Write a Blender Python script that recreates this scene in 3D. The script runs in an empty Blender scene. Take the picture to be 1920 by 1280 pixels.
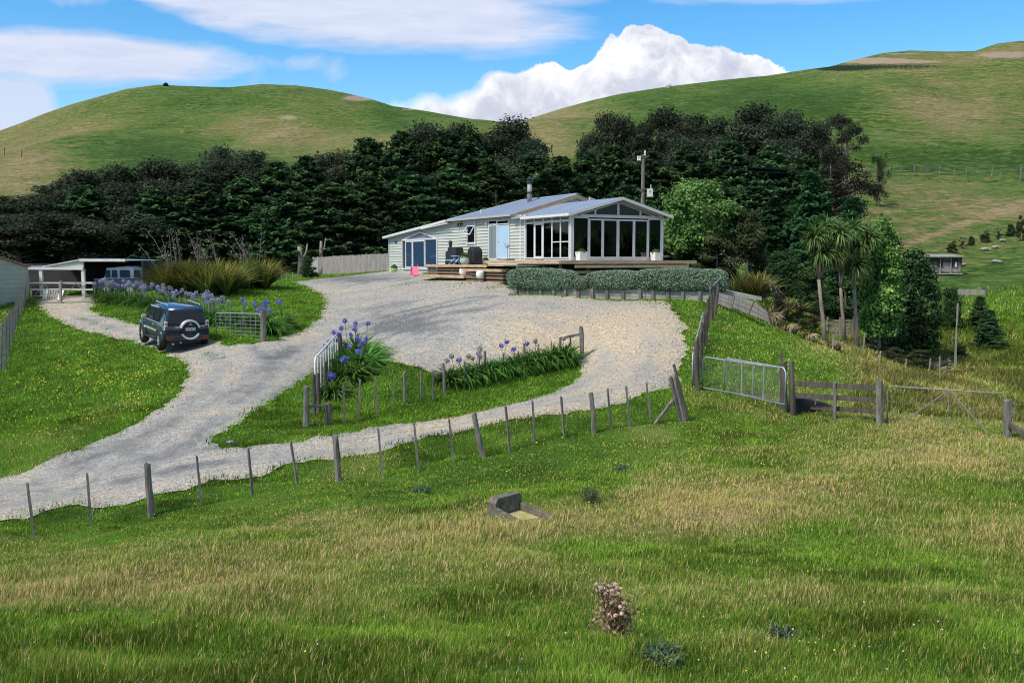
import bpy, bmesh, math, random
import numpy as np
from mathutils import Vector, Matrix, geometry

random.seed(7)
RNG = np.random.default_rng(11)
R = math.radians
scene = bpy.context.scene
COL = scene.collection

# ------------------------------------------------------------------ camera model
F = 1800.0
PITCH = math.atan(150.0 / F)
SP, CP = math.sin(PITCH), math.cos(PITCH)

def ray(px, py):
    x = (px - 960.0) / F
    yv = -(py - 640.0) / F
    return Vector((x, CP + yv * SP, -SP + yv * CP))

def P(px, py, Y):
    d = ray(px, py)
    return d * (Y / d.y)

def proj(X, Y, Z):
    depth = Y * CP - Z * SP
    v = Y * SP + Z * CP
    return 960 + F * X / depth, 640 - F * v / depth

cam_data = bpy.data.cameras.new("camera")
cam_data.sensor_width = 36.0
cam_data.lens = 36.0 * F / 1920.0
cam_data.clip_start = 0.1
cam_data.clip_end = 6000.0
cam = bpy.data.objects.new("camera", cam_data)
cam.rotation_euler = (math.pi / 2 - PITCH, 0, 0)
COL.objects.link(cam)
scene.camera = cam

# ------------------------------------------------------------------ noise
def _h(ix, iy, s):
    n = (ix.astype(np.int64) * 374761393 + iy.astype(np.int64) * 668265263 + s * 1274126177) & 0xffffffff
    n = ((n ^ (n >> 13)) * 1274126177) & 0xffffffff
    return ((n ^ (n >> 16)) & 0xffff) / 65535.0

def vnoise(x, y, s=0):
    x = np.asarray(x, float); y = np.asarray(y, float)
    ix = np.floor(x); iy = np.floor(y)
    fx = x - ix; fy = y - iy
    fx = fx * fx * (3 - 2 * fx); fy = fy * fy * (3 - 2 * fy)
    a = _h(ix, iy, s); b = _h(ix + 1, iy, s); c = _h(ix, iy + 1, s); d = _h(ix + 1, iy + 1, s)
    return a + (b - a) * fx + (c - a) * fy + (a - b - c + d) * fx * fy

def fbm(x, y, s=0, o=4):
    t = 0; a = .5; n = 0
    for i in range(o):
        t = t + a * vnoise(np.asarray(x) * 2 ** i, np.asarray(y) * 2 ** i, s + i * 17); n += a; a *= .5
    return t / n

def sstep(a, b, x):
    t = np.clip((np.asarray(x, float) - a) / (b - a), 0, 1)
    return t * t * (3 - 2 * t)

# ------------------------------------------------------------------ terrain: thin plate spline through surveyed points
TP = [
 (-400,1280,6.6),(300,1280,6.6),(960,1280,6.6),(1500,1280,6.6),(2300,1280,6.6),
 (-300,1130,10),(960,1120,10.5),(2200,1110,10.5),
 (-100,1060,14.3),(400,1030,14.8),(960,1000,15),(1500,990,15),(2050,985,15),
 (1500,900,19),(1900,890,19),
 (50,1005,19),(278,966,20.2),(468,927,21.5),(630,907,22),(780,880,23),(898,857,23.8),(1000,834,24.8),(1111,812,25.8),(1265,790,27.3),
 (1480,778,28.5),(1650,792,27.3),(1888,820,25.3),(2150,850,24),(1307,727,31.5),(1390,750,30),
 (575,800,27.5),(700,772,30),(832,738,32.5),(960,712,34),(1090,692,35),(620,850,25),(900,800,27.2),
 (0,975,20.2),(0,890,25.3),(200,800,28.8),(340,700,35.3),(355,655,40.5),(280,640,43.5),(150,600,50),(69,576,56),(155,555,62),(0,650,42.5),(0,560,60),
 (-300,700,40),(-400,900,26),(-300,570,60),
 (492,640,39.5),(400,625,43),(597,722,34.2),(637,682,37.5),(600,600,46),(594,554,57),(450,570,52),(350,550,57),(450,535,62),(540,528,70),(590,518,76),(728,508,74),
 (755,508,70),(850,521,58),(950,525,51),(957,553,44.3),(1150,563,43.3),(1340,568,42.5),
 (1000,600,38.5),(1200,620,37),(900,620,37.5),(760,690,33.5),(1180,700,32),(1000,762,28.6),(1280,600,39),(700,600,44),
 (1000,520,52),(1200,520,52),(1300,530,50),
 (1350,590,41),(1450,640,37.5),(1580,712,33),(1450,700,32.3),(1400,620,38.5),
 (1450,612,43),(1547,640,44.5),(1605,652,46),(1640,657,48),(1700,745,33),(1700,700,42),(1790,695,48),(1850,705,42.5),(1920,745,36),(2100,740,37),
 (1760,530,84),(1760,516,97),(1720,600,66),(1870,600,62),(1920,520,90),(1920,420,130),(1700,430,125),(1900,318,180),(1640,318,180),(1900,200,260),(1650,190,270),(2150,300,180),(2150,480,95),
 (1200,495,85),(900,490,88),(600,495,90),(300,500,90),(60,505,86),(1400,500,70),(1500,530,68),
 (900,430,115),(300,440,115),(600,430,115),(0,440,115),(1200,420,115),(1450,420,115),
 (300,330,175),(0,365,155),(600,285,215),(900,270,250),(1100,270,220),(1300,230,250),(1500,200,270),(-300,400,150),
]
CREST = [(-900,330),(-400,300),(-150,270),(0,250),(50,232),(100,212),(150,195),(200,181),(250,167),(310,159),(370,162),(440,164),(500,158),(560,160),(620,168),(660,176),(700,186),(740,199),(800,208),(860,219),(920,229),(955,234),(968,233),(1000,220),(1050,204),(1100,190),(1160,176),(1250,162),(1350,150),(1430,142),(1500,131),(1545,125),(1590,112),(1640,100),(1690,95),(1760,97),(1810,96),(1850,82),(1890,77),(1930,79),(2100,90),(2400,120),(2900,160)]
YC = 380.0
_cu = np.array([(c[0] - 960) / F for c in CREST]); _ce = []
for c in CREST:
    r_ = ray(*c); _ce.append(r_.z / r_.y)
_ce = np.array(_ce)
for _px in range(-300, 2300, 200):
    _py = np.interp(_px, [c[0] for c in CREST], [c[1] for c in CREST]); TP.append((_px, float(_py), YC))
_src = []
for (px, py, Y) in TP:
    r_ = ray(px, py); _src.append((r_.x / r_.y * 4.5, math.log(Y) * 3.0, r_.z / r_.y))
_src = np.array(_src)

def _ker(r2):
    return 0.5 * r2 * np.log(r2 + 1e-12)
_n = len(_src)
_A = np.zeros((_n + 3, _n + 3))
_d2 = ((_src[:, None, :2] - _src[None, :, :2]) ** 2).sum(-1)
_A[:_n, :_n] = _ker(_d2) + np.eye(_n) * 0.004
_A[:_n, _n] = 1; _A[:_n, _n + 1:] = _src[:, :2]; _A[_n, :_n] = 1; _A[_n + 1:, :_n] = _src[:, :2].T
_w = np.linalg.solve(_A, np.concatenate([_src[:, 2], np.zeros(3)]))

def _elev(u, Y):
    U = np.clip(u, -1.0, 1.0) * 4.5; V = np.log(Y) * 3.0
    out = np.empty(U.shape); fu, fv, fo = U.ravel(), V.ravel(), out.ravel()
    for i in range(0, len(fu), 20000):
        a = fu[i:i + 20000]; b = fv[i:i + 20000]
        r2 = (a[:, None] - _src[None, :, 0]) ** 2 + (b[:, None] - _src[None, :, 1]) ** 2
        fo[i:i + 20000] = _ker(r2) @ _w[:_n] + _w[_n] + a * _w[_n + 1] + b * _w[_n + 2]
    return fo.reshape(U.shape)

_GU = np.linspace(-1.0, 1.0, 701); _GV = np.linspace(math.log(3.0), math.log(YC), 701)
_GE = None
def _fast(u, Yc):
    """bilinear lookup of the spline"""
    global _GE
    if _GE is None:
        A, B = np.meshgrid(_GU, np.exp(_GV)); _GE = _elev(A, B)
    fu = (np.clip(u, -1, 1) + 1) / 2 * 700; fv = (np.log(Yc) - _GV[0]) / (_GV[-1] - _GV[0]) * 700
    iu = np.clip(fu.astype(int), 0, 699); iv = np.clip(fv.astype(int), 0, 699); fu = fu - iu; fv = fv - iv
    return (_GE[iv, iu] * (1 - fu) + _GE[iv, iu + 1] * fu) * (1 - fv) + (_GE[iv + 1, iu] * (1 - fu) + _GE[iv + 1, iu + 1] * fu) * fv

def T(X, Y):
    """ground height at X, Y (metres, eye level is 0)"""
    X = np.atleast_1d(np.asarray(X, float)); Y = np.atleast_1d(np.asarray(Y, float))
    Yc = np.clip(Y, 3.0, YC); u = X / Yc
    e = _fast(u, Yc)
    ec = np.interp(u, _cu, _ce)
    et = _fast(u, np.full_like(Yc, YC))
    b = sstep(math.log(170), math.log(YC), np.log(Yc))
    e = e + b * (ec - et)
    z = e * Yc
    # spurs and gullies on the hills, bumps in the paddock
    far = sstep(130, 190, Yc) * (1 - sstep(300, 372, Yc))
    z = z + far * (fbm(X / 55, Y / 70, 5, 3) - .5) * 13
    mid = sstep(60, 110, Yc)
    z = z + mid * (1 - sstep(340, 372, Yc)) * (np.sin(z * 2.6 + 5 * fbm(X / 30, Y / 30, 9, 2)) * .16 * fbm(X / 9, Y / 9, 3, 2))
    near = 1 - sstep(24, 30, Yc)
    z = z + near * ((fbm(X / 1.3, Y / 1.1, 21, 3) - .5) * .30 + (fbm(X / 3.5, Y / 3.5, 23, 2) - .5) * .16)
    z = np.where(Y > YC, z - (Y - YC) * .42, z)
    return z

def tz(x, y):
    return float(T([x], [y])[0])

_YS = np.exp(np.linspace(math.log(5.5), math.log(375), 900))
def G(px, py, ymin=0):
    """first ground point seen at that pixel"""
    r_ = ray(px, py); u = r_.x / r_.y; e = r_.z / r_.y
    zz = T(u * _YS, _YS); d = e * _YS - zz
    for i in range(1, len(_YS)):
        if _YS[i] >= ymin and d[i] <= 0 and d[i - 1] > 0:
            t = d[i - 1] / (d[i - 1] - d[i]); Y = _YS[i - 1] + t * (_YS[i] - _YS[i - 1])
            return Vector((u * Y, Y, e * Y))
    Y = max(ymin, 50); return Vector((u * Y, Y, tz(u * Y, Y)))

# ------------------------------------------------------------------ materials
MATS = {}
def newmat(name):
    m = bpy.data.materials.new(name); m.use_nodes = True
    nt = m.node_tree; nt.nodes.clear()
    out = nt.nodes.new('ShaderNodeOutputMaterial')
    MATS[name] = m
    return m, nt, out

def N(nt, t, **kw):
    n = nt.nodes.new(t)
    for k, v in kw.items():
        if k in ('inputs',):
            for a, b in v.items(): n.inputs[a].default_value = b
        else: setattr(n, k, v)
    return n

def L(nt, a, b): nt.links.new(a, b)

def ramp(nt, fac, stops):
    r = nt.nodes.new('ShaderNodeValToRGB')
    el = r.color_ramp.elements
    while len(el) < len(stops): el.new(0.5)
    for e, (p, c) in zip(el, stops): e.position = p; e.color = (c[0], c[1], c[2], 1)
    L(nt, fac, r.inputs[0]); return r.outputs[0]

def noise(nt, vec, scale, detail=4, rough=.55, dist=0):
    n = nt.nodes.new('ShaderNodeTexNoise'); n.inputs['Scale'].default_value = scale; n.inputs['Detail'].default_value = detail
    n.inputs['Roughness'].default_value = rough; n.inputs['Distortion'].default_value = dist
    if vec is not None: L(nt, vec, n.inputs['Vector'])
    return n.outputs['Fac']

def mixc(nt, fac, a, b, mode='MIX'):
    n = nt.nodes.new('ShaderNodeMix'); n.data_type = 'RGBA'; n.blend_type = mode
    for v, i in ((fac, 0), (a, 6), (b, 7)):
        if isinstance(v, (int, float)): n.inputs[i].default_value = v
        elif isinstance(v, tuple): n.inputs[i].default_value = (v[0], v[1], v[2], 1)
        else: L(nt, v, n.inputs[i])
    return n.outputs[2]

def mathn(nt, op, a, b=None, c=None):
    n = nt.nodes.new('ShaderNodeMath'); n.operation = op
    for i, v in enumerate((a, b, c)):
        if v is None: continue
        if isinstance(v, (int, float)): n.inputs[i].default_value = v
        else: L(nt, v, n.inputs[i])
    return n.outputs[0]

def mapping(nt, scale=(1, 1, 1), rot=(0, 0, 0), src='Object'):
    tc = nt.nodes.new('ShaderNodeTexCoord'); mp = nt.nodes.new('ShaderNodeMapping')
    mp.inputs['Scale'].default_value = scale; mp.inputs['Rotation'].default_value = rot
    L(nt, tc.outputs[src], mp.inputs['Vector']); return mp.outputs[0]

def bumpn(nt, h, strength, dist):
    b = nt.nodes.new('ShaderNodeBump'); b.inputs['Strength'].default_value = strength; b.inputs['Distance'].default_value = dist
    L(nt, h, b.inputs['Height']); return b.outputs[0]

def worn(name, c1, c2, scale=3.0, rough=.7, stretch=(1, 1, 1), bump=.3, bdist=.01, metal=0, detail=5, spec=.3, fine=None):
    """two-tone weathered surface"""
    m, nt, out = newmat(name)
    v = mapping(nt, stretch)
    n1 = noise(nt, v, scale, detail, .6, .3)
    n2 = noise(nt, v, scale * 6, 3, .6)
    mx = mathn(nt, 'ADD', mathn(nt, 'MULTIPLY', n1, .65), mathn(nt, 'MULTIPLY', n2, .35))
    col = ramp(nt, mx, [(.34, c1), (.66, c2)])
    p = N(nt, 'ShaderNodeBsdfPrincipled'); L(nt, col, p.inputs['Base Color'])
    p.inputs['Roughness'].default_value = rough; p.inputs['Metallic'].default_value = metal
    p.inputs['Specular IOR Level'].default_value = spec
    if bump: L(nt, bumpn(nt, mx, bump, bdist), p.inputs['Normal'])
    L(nt, p.outputs[0], out.inputs[0]); return m

def leafmat(name, trans=.3, gain=1.0, var=.25, tint=(1, 1, 1)):
    m, nt, out = newmat(name)
    at = N(nt, 'ShaderNodeAttribute', attribute_name='Col')
    oi = N(nt, 'ShaderNodeObjectInfo')
    v = mathn(nt, 'MULTIPLY_ADD', oi.outputs['Random'], var * 2, gain - var)
    if var: v = mathn(nt, 'MULTIPLY', v, mathn(nt, 'MULTIPLY_ADD', noise(nt, mapping(nt), .55, 4, .6), 1.3, .35))
    h = N(nt, 'ShaderNodeHueSaturation'); L(nt, at.outputs['Color'], h.inputs['Color']); L(nt, v, h.inputs['Value'])
    hv = mathn(nt, 'MULTIPLY_ADD', oi.outputs['Random'], .03, .485); L(nt, hv, h.inputs['Hue'])
    d = N(nt, 'ShaderNodeBsdfPrincipled'); L(nt, h.outputs[0], d.inputs['Base Color']); d.inputs['Roughness'].default_value = .8
    d.inputs['Specular IOR Level'].default_value = .06
    t = N(nt, 'ShaderNodeBsdfTranslucent'); L(nt, h.outputs[0], t.inputs[0])
    mx = N(nt, 'ShaderNodeMixShader'); mx.inputs[0].default_value = trans
    L(nt, d.outputs[0], mx.inputs[1]); L(nt, t.outputs[0], mx.inputs[2]); L(nt, mx.outputs[0], out.inputs[0])
    return m

def glassmat(name, gloss, tint, base=None):
    """window glass: mirror layer over clear tinted pane (or over an opaque backing colour)"""
    m, nt, out = newmat(name)
    g = N(nt, 'ShaderNodeBsdfGlossy'); g.inputs['Roughness'].default_value = .015; g.inputs['Color'].default_value = (.85, .92, 1, 1)
    if base is None:
        t = N(nt, 'ShaderNodeBsdfTransparent'); t.inputs[0].default_value = (*tint, 1)
    else:
        t = N(nt, 'ShaderNodeBsdfDiffuse'); t.inputs[0].default_value = (*base, 1)
    ge = N(nt, 'ShaderNodeNewGeometry'); vd = N(nt, 'ShaderNodeVectorMath', operation='DOT_PRODUCT'); L(nt, ge.outputs['Incoming'], vd.inputs[0]); L(nt, ge.outputs['Normal'], vd.inputs[1])
    c_ = mathn(nt, 'SUBTRACT', 1.0, mathn(nt, 'ABSOLUTE', vd.outputs['Value']))
    fac = mathn(nt, 'MULTIPLY_ADD', mathn(nt, 'POWER', c_, 5), .9, .04 + gloss)
    mx = N(nt, 'ShaderNodeMixShader'); L(nt, fac, mx.inputs[0]); L(nt, t.outputs[0], mx.inputs[1]); L(nt, g.outputs[0], mx.inputs[2])
    L(nt, mx.outputs[0], out.inputs[0]); return m

def paint(name, c, rough=.35, metal=0, spec=.5, coat=0, var=.08):
    m, nt, out = newmat(name)
    v = mapping(nt); n1 = noise(nt, v, 2.5, 5)
    c2 = tuple(x * (1 - var * 2) for x in c)
    p = N(nt, 'ShaderNodeBsdfPrincipled'); L(nt, ramp(nt, n1, [(.3, c2), (.7, c)]), p.inputs['Base Color'])
    p.inputs['Roughness'].default_value = rough; p.inputs['Metallic'].default_value = metal; p.inputs['Specular IOR Level'].default_value = spec
    p.inputs['Coat Weight'].default_value = coat; p.inputs['Coat Roughness'].default_value = .05
    L(nt, p.outputs[0], out.inputs[0]); return m

# ground ------------------------------------------------
def ground_material(name):
    m, nt, out = newmat(name)
    tc = N(nt, 'ShaderNodeTexCoord'); v = tc.outputs['Object']
    at = N(nt, 'ShaderNodeAttribute', attribute_name='Col')
    sep = N(nt, 'ShaderNodeSeparateColor'); L(nt, at.outputs['Color'], sep.inputs[0])
    dry, bare, lush = sep.outputs[0], sep.outputs[1], sep.outputs[2]
    sx = N(nt, 'ShaderNodeSeparateXYZ'); L(nt, v, sx.inputs[0])
    mr = N(nt, 'ShaderNodeMapRange'); mr.inputs['From Min'].default_value = 45; mr.inputs['From Max'].default_value = 90; L(nt, sx.outputs[1], mr.inputs['Value'])
    farf = mr.outputs[0]
    # hill pasture: terracettes along the contours
    mp = N(nt, 'ShaderNodeMapping'); mp.inputs['Scale'].default_value = (.11, .11, .55); L(nt, v, mp.inputs[0])
    band = noise(nt, mp.outputs[0], 1.6, 5, .68, .8)
    mp2 = N(nt, 'ShaderNodeMapping'); mp2.inputs['Scale'].default_value = (.42, .42, 2.1); L(nt, v, mp2.inputs[0])
    band2 = noise(nt, mp2.outputs[0], 1.7, 5, .75, .6)
    spk = noise(nt, v, 1.3, 5, .8)
    d = mathn(nt, 'ADD', mathn(nt, 'ADD', dry, mathn(nt, 'MULTIPLY_ADD', band, 1.2, -.6)), mathn(nt, 'ADD', mathn(nt, 'MULTIPLY_ADD', band2, 2.3, -1.15), mathn(nt, 'MULTIPLY_ADD', spk, .5, -.25)))
    # stock tracks: thin wandering lines along the contours
    wv = mathn(nt, 'SINE', mathn(nt, 'MULTIPLY_ADD', sx.outputs[2], 4.6, mathn(nt, 'MULTIPLY', noise(nt, v, .045, 4, .6), 60)))
    patch = ramp(nt, noise(nt, v, .05, 4, .6), [(.38, (0, 0, 0)), (.60, (1, 1, 1))])
    wv = mathn(nt, 'MULTIPLY', mathn(nt, 'MULTIPLY', wv, patch), mathn(nt, 'MULTIPLY_ADD', spk, 1.4, -.2))
    d = mathn(nt, 'ADD', d, mathn(nt, 'MULTIPLY', wv, .42))
    colf = ramp(nt, d, [(.0, (.048, .100, .018)), (.3, (.100, .185, .032)), (.52, (.170, .215, .055)), (.75, (.27, .22, .09)), (1.0, (.38, .30, .155))])
    blobn = noise(nt, v, .35, 4, .8)
    colf = mixc(nt, ramp(nt, blobn, [(.66, (0, 0, 0)), (.72, (1, 1, 1))]), colf, (.045, .065, .028))
    # near grass sole
    n1 = noise(nt, v, .35, 6, .7); n2 = noise(nt, v, 5, 6, .75); n3 = noise(nt, v, 38, 4, .7)
    a = mathn(nt, 'ADD', mathn(nt, 'MULTIPLY_ADD', n1, .5, -.25), mathn(nt, 'ADD', mathn(nt, 'MULTIPLY_ADD', n2, .5, -.25), mathn(nt, 'MULTIPLY_ADD', n3, .6, -.3)))
    coln = ramp(nt, mathn(nt, 'ADD', dry, a), [(.0, (.035, .090, .010)), (.28, (.085, .180, .018)), (.5, (.13, .195, .034)), (.75, (.21, .19, .075)), (1.0, (.34, .26, .13))])
    col = mixc(nt, farf, coln, colf)
    soil = ramp(nt, spk, [(.3, (.16, .115, .075)), (.7, (.30, .23, .16))])
    barec = mixc(nt, farf, soil, ramp(nt, spk, [(.3, (.34, .245, .165)), (.7, (.52, .40, .29))]))
    bm = ramp(nt, mathn(nt, 'ADD', bare, mathn(nt, 'ADD', mathn(nt, 'MULTIPLY_ADD', noise(nt, v, .12, 6, .7, .5), 1.3, -.65), mathn(nt, 'MULTIPLY_ADD', band2, 1.3, -.65))), [(.45, (0, 0, 0)), (.57, (1, 1, 1))])
    col = mixc(nt, bm, col, barec)
    dk = ramp(nt, mathn(nt, 'ADD', lush, mathn(nt, 'MULTIPLY_ADD', spk, 1.3, -.65)), [(.5, (0, 0, 0)), (.58, (1, 1, 1))])
    col = mixc(nt, dk, col, (.022, .040, .02))
    hn = mathn(nt, 'ADD', mathn(nt, 'MULTIPLY', n3, .6), n2)
    hf = mathn(nt, 'ADD', mathn(nt, 'MULTIPLY_ADD', wv, -.18, band), mathn(nt, 'MULTIPLY', band2, 1.2))
    nf_ = bumpn(nt, hf, 1.0, 1.3); nn_ = bumpn(nt, hn, 1.0, .10)
    mxn = N(nt, 'ShaderNodeMix'); mxn.data_type = 'VECTOR'; L(nt, farf, mxn.inputs[0]); L(nt, nn_, mxn.inputs[4]); L(nt, nf_, mxn.inputs[5])
    p = N(nt, 'ShaderNodeBsdfPrincipled'); L(nt, col, p.inputs['Base Color']); p.inputs['Roughness'].default_value = .95
    p.inputs['Specular IOR Level'].default_value = .1
    L(nt, mxn.outputs[1], p.inputs['Normal']); L(nt, p.outputs[0], out.inputs[0]); return m

def gravel_material():
    m, nt, out = newmat('gravel')
    tc = N(nt, 'ShaderNodeTexCoord'); v = tc.outputs['Object']
    at = N(nt, 'ShaderNodeAttribute', attribute_name='Col')
    sep = N(nt, 'ShaderNodeSeparateColor'); L(nt, at.outputs['Color'], sep.inputs[0])
    vo = N(nt, 'ShaderNodeTexVoronoi'); vo.inputs['Scale'].default_value = 26; L(nt, v, vo.inputs['Vector'])
    vo2 = N(nt, 'ShaderNodeTexVoronoi'); vo2.inputs['Scale'].default_value = 62; L(nt, v, vo2.inputs['Vector'])
    n1 = noise(nt, v, .45, 6, .7, .5); n2 = noise(nt, v, 6, 6, .8); n3 = noise(nt, v, 1.6, 5, .7)
    tone = mathn(nt, 'ADD', sep.outputs[0], mathn(nt, 'MULTIPLY_ADD', n1, 1.2, -.6))
    tone = mathn(nt, 'ADD', tone, mathn(nt, 'MULTIPLY_ADD', n3, .5, -.25))
    base = ramp(nt, tone, [(.12, (.53, .43, .31)), (.38, (.46, .405, .33)), (.58, (.37, .355, .325)), (.9, (.17, .172, .175))])
    s1 = N(nt, 'ShaderNodeSeparateColor'); L(nt, vo.outputs['Color'], s1.inputs[0])
    s2 = N(nt, 'ShaderNodeSeparateColor'); L(nt, vo2.outputs['Color'], s2.inputs[0])
    g = mathn(nt, 'ADD', mathn(nt, 'MULTIPLY_ADD', s1.outputs[0], .55, .30), mathn(nt, 'MULTIPLY_ADD', s2.outputs[0], .55, .0))
    flat_ = mathn(nt, 'SUBTRACT', 1.0, mathn(nt, 'MULTIPLY', sep.outputs[1], .6))
    g = mathn(nt, 'MULTIPLY', g, mathn(nt, 'MULTIPLY_ADD', n2, 1.1, .42))
    g = mathn(nt, 'MULTIPLY_ADD', mathn(nt, 'SUBTRACT', g, .80), flat_, .80)
    gr = N(nt, 'ShaderNodeCombineColor'); [L(nt, g, gr.inputs[i]) for i in range(3)]
    col = mixc(nt, 1.0, base, gr.outputs[0], 'MULTIPLY')
    h = mathn(nt, 'ADD', mathn(nt, 'MULTIPLY', n2, .7), mathn(nt, 'ADD', mathn(nt, 'MULTIPLY', s1.outputs[1], .4), n3))
    p = N(nt, 'ShaderNodeBsdfPrincipled'); L(nt, col, p.inputs['Base Color']); p.inputs['Roughness'].default_value = .95
    p.inputs['Specular IOR Level'].default_value = .1
    L(nt, bumpn(nt, h, .8, .06), p.inputs['Normal']); L(nt, p.outputs[0], out.inputs[0]); return m

M = {}
M['ground'] = ground_material('pasture')
M['hills'] = M['ground']
M['gravel'] = gravel_material()
M['grass'] = leafmat('grass_blades', .35, 1.0, .0)
M['leaf'] = leafmat('leaf_green', .25, 1.0, .24)
M['flower'] = leafmat('flower_petal', .3, 1.0, .0)
M['post'] = worn('weathered_post', (.07, .06, .05), (.24, .225, .20), 5, .85, (1.5, 1.5, .25), .5, .02)
M['postdark'] = worn('dark_post', (.035, .03, .025), (.13, .115, .095), 5, .85, (1.5, 1.5, .25), .5, .02)
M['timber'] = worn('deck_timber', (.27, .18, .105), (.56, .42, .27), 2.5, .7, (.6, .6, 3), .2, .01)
M['timberdark'] = worn('deck_timber_shade', (.12, .075, .05), (.22, .15, .10), 2.5, .75, (.6, .6, 3), .2, .01)  # darker copy of the deck timber, shade put into the colour
M['greywood'] = worn('grey_paling', (.17, .155, .145), (.36, .33, .31), 4, .85, (2.5, 2.5, .3), .4, .015)
M['retain'] = worn('retaining_board', (.20, .19, .16), (.42, .41, .36), 2, .85, (.5, .5, 3), .4, .015)
M['sideboard'] = worn('pale_green_weatherboard', (.385, .41, .365), (.46, .485, .44), 1.2, .6, (1, 1, 1), .05, .003)
M['white'] = paint('white_paint', (.64, .64, .65), .4)
M['whitepot'] = worn('white_pot_glaze', (.62, .62, .60), (.78, .78, .76), 4, .5, bump=.1)
M['roof'] = worn('blue_grey_roof', (.22, .265, .34), (.275, .325, .41), 1, .45, (1, 1, 1), .05, .005, spec=.5)
M['barge'] = worn('varnished_barge', (.26, .18, .11), (.42, .31, .20), 2, .6)
M['soffit'] = worn('grey_soffit', (.30, .30, .32), (.40, .40, .42), 2, .7)
M['bluedoor'] = worn('light_blue_door', (.30, .46, .62), (.36, .53, .68), 1.5, .45, bump=.05)
M['glass'] = glassmat('window_glass', .05, (.24, .27, .32))
M['glassgable'] = glassmat('gable_glass', -.02, (.20, .23, .30))
M['glassblue'] = glassmat('sliding_door_glass', .42, None, (.05, .10, .19))  # blue backing colour stands in for the sky it reflects
M['glassdark'] = glassmat('car_glass', -.01, None, (.006, .007, .010))
M['curtain'] = worn('curtain_cloth', (.06, .07, .11), (.17, .19, .25), 3, .9, (6, 6, .3))
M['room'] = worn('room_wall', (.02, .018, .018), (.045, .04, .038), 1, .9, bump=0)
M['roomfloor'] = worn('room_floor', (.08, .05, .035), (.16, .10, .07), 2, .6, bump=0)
M['black'] = worn('black_cover', (.010, .010, .013), (.03, .03, .036), 3, .6, bump=.4, bdist=.03)
M['blueboard'] = worn('pale_blue_board', (.22, .42, .58), (.38, .58, .72), 3, .6)
M['pink'] = paint('pink_plastic', (.88, .16, .26), .4)
M['steel'] = worn('galvanised_steel', (.26, .28, .29), (.44, .46, .47), 6, .42, metal=.35, bump=.1, spec=.5)
M['rusty'] = worn('old_pale_pipe', (.13, .125, .11), (.27, .255, .23), 6, .6, metal=.1, bump=.1)
M['wire'] = paint('wire', (.16, .16, .16), .6, .3)
M['concrete'] = worn('lichen_concrete', (.10, .095, .08), (.34, .32, .28), 7, .9, bump=.6, bdist=.03)
M['rust'] = worn('pot_metal', (.20, .17, .15), (.35, .33, .32), 5, .6)
M['carpaint'] = paint('dark_slate_car_paint', (.014, .022, .038), .28, .5, .5, .8, .05)
M['carroof'] = paint('sky_reflection_car_roof', (.045, .09, .16), .24, .3, .5, .9, .05)  # blue is the sky's reflection put into the roof colour
M['silver'] = paint('silver_trim', (.62, .66, .68), .3, .5, .5, .3)
M['tyre'] = worn('tyre_rubber', (.012, .012, .012), (.03, .03, .03), 8, .85)
M['plastic'] = paint('dark_plastic', (.018, .020, .024), .5)
M['redlamp'] = paint('red_lens', (.35, .012, .012), .2)
M['clearlamp'] = paint('clear_lens', (.62, .60, .60), .15)
M['shed'] = worn('pale_green_cladding', (.38, .40, .30), (.50, .52, .41), 1.2, .7, (1, 1, 3), .15)
M['shedwhite'] = worn('old_white_paint', (.48, .47, .47), (.66, .65, .65), 3, .7)
M['shedin'] = worn('dark_lining_and_shade', (.02, .02, .022), (.05, .045, .045), 2, .9)
M['redroof'] = worn('rusty_red_roof', (.28, .12, .08), (.42, .26, .20), 3, .8)
M['bark'] = worn('tree_bark', (.10, .085, .07), (.26, .225, .19), 5, .9, (2, 2, .4), .6, .03)
M['palebark'] = worn('pale_bark', (.15, .12, .095), (.30, .25, .20), 5, .9, (2, 2, .5), .5, .02)
M['core'] = worn('inner_foliage', (.006, .009, .006), (.014, .02, .012), 2, 1.0, bump=.5, bdist=.2, spec=.05)
M['rock'] = worn('pale_rock', (.20, .19, .17), (.40, .39, .36), 3, .9, bump=.6, bdist=.1)
M['soil'] = worn('dark_soil', (.05, .035, .025), (.13, .10, .07), 6, .95)
M['skin'] = M['white']

# ------------------------------------------------------------------ object helpers
def tag(o, label=None, cat=None, group=None, kind=None):
    if label: o['label'] = label
    if cat: o['category'] = cat
    if group: o['group'] = group
    if kind: o['kind'] = kind
    return o

def empty(name, loc, rz=0, label=None, cat=None, group=None):
    o = bpy.data.objects.new(name, None); o.empty_display_size = .2
    o.location = loc; o.rotation_euler = (0, 0, rz); COL.objects.link(o)
    return tag(o, label, cat, group)

def link(name, me, mat, parent=None, smooth=False):
    o = bpy.data.objects.new(name, me); COL.objects.link(o)
    if mat is not None:
        me.materials.append(mat)
    if parent is not None: o.parent = parent
    if smooth:
        me.polygons.foreach_set('use_smooth', [True] * len(me.polygons))
    return o

def npmesh(name, verts, faces, col=None):
    """faces: (n,k) int array, k = 3 or 4"""
    me = bpy.data.meshes.new(name)
    verts = np.asarray(verts, np.float32); faces = np.asarray(faces, np.int32)
    n, k = faces.shape
    me.vertices.add(len(verts)); me.vertices.foreach_set('co', verts.ravel())
    me.loops.add(n * k); me.loops.foreach_set('vertex_index', faces.ravel())
    me.polygons.add(n); me.polygons.foreach_set('loop_start', np.arange(0, n * k, k, dtype=np.int32))
    me.update(calc_edges=True)
    if col is not None:
        c = np.ones((len(verts), 4), np.float32); c[:, :3] = col
        a = me.color_attributes.new('Col', 'FLOAT_COLOR', 'POINT'); a.data.foreach_set('color', c.ravel())
    return me

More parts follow.
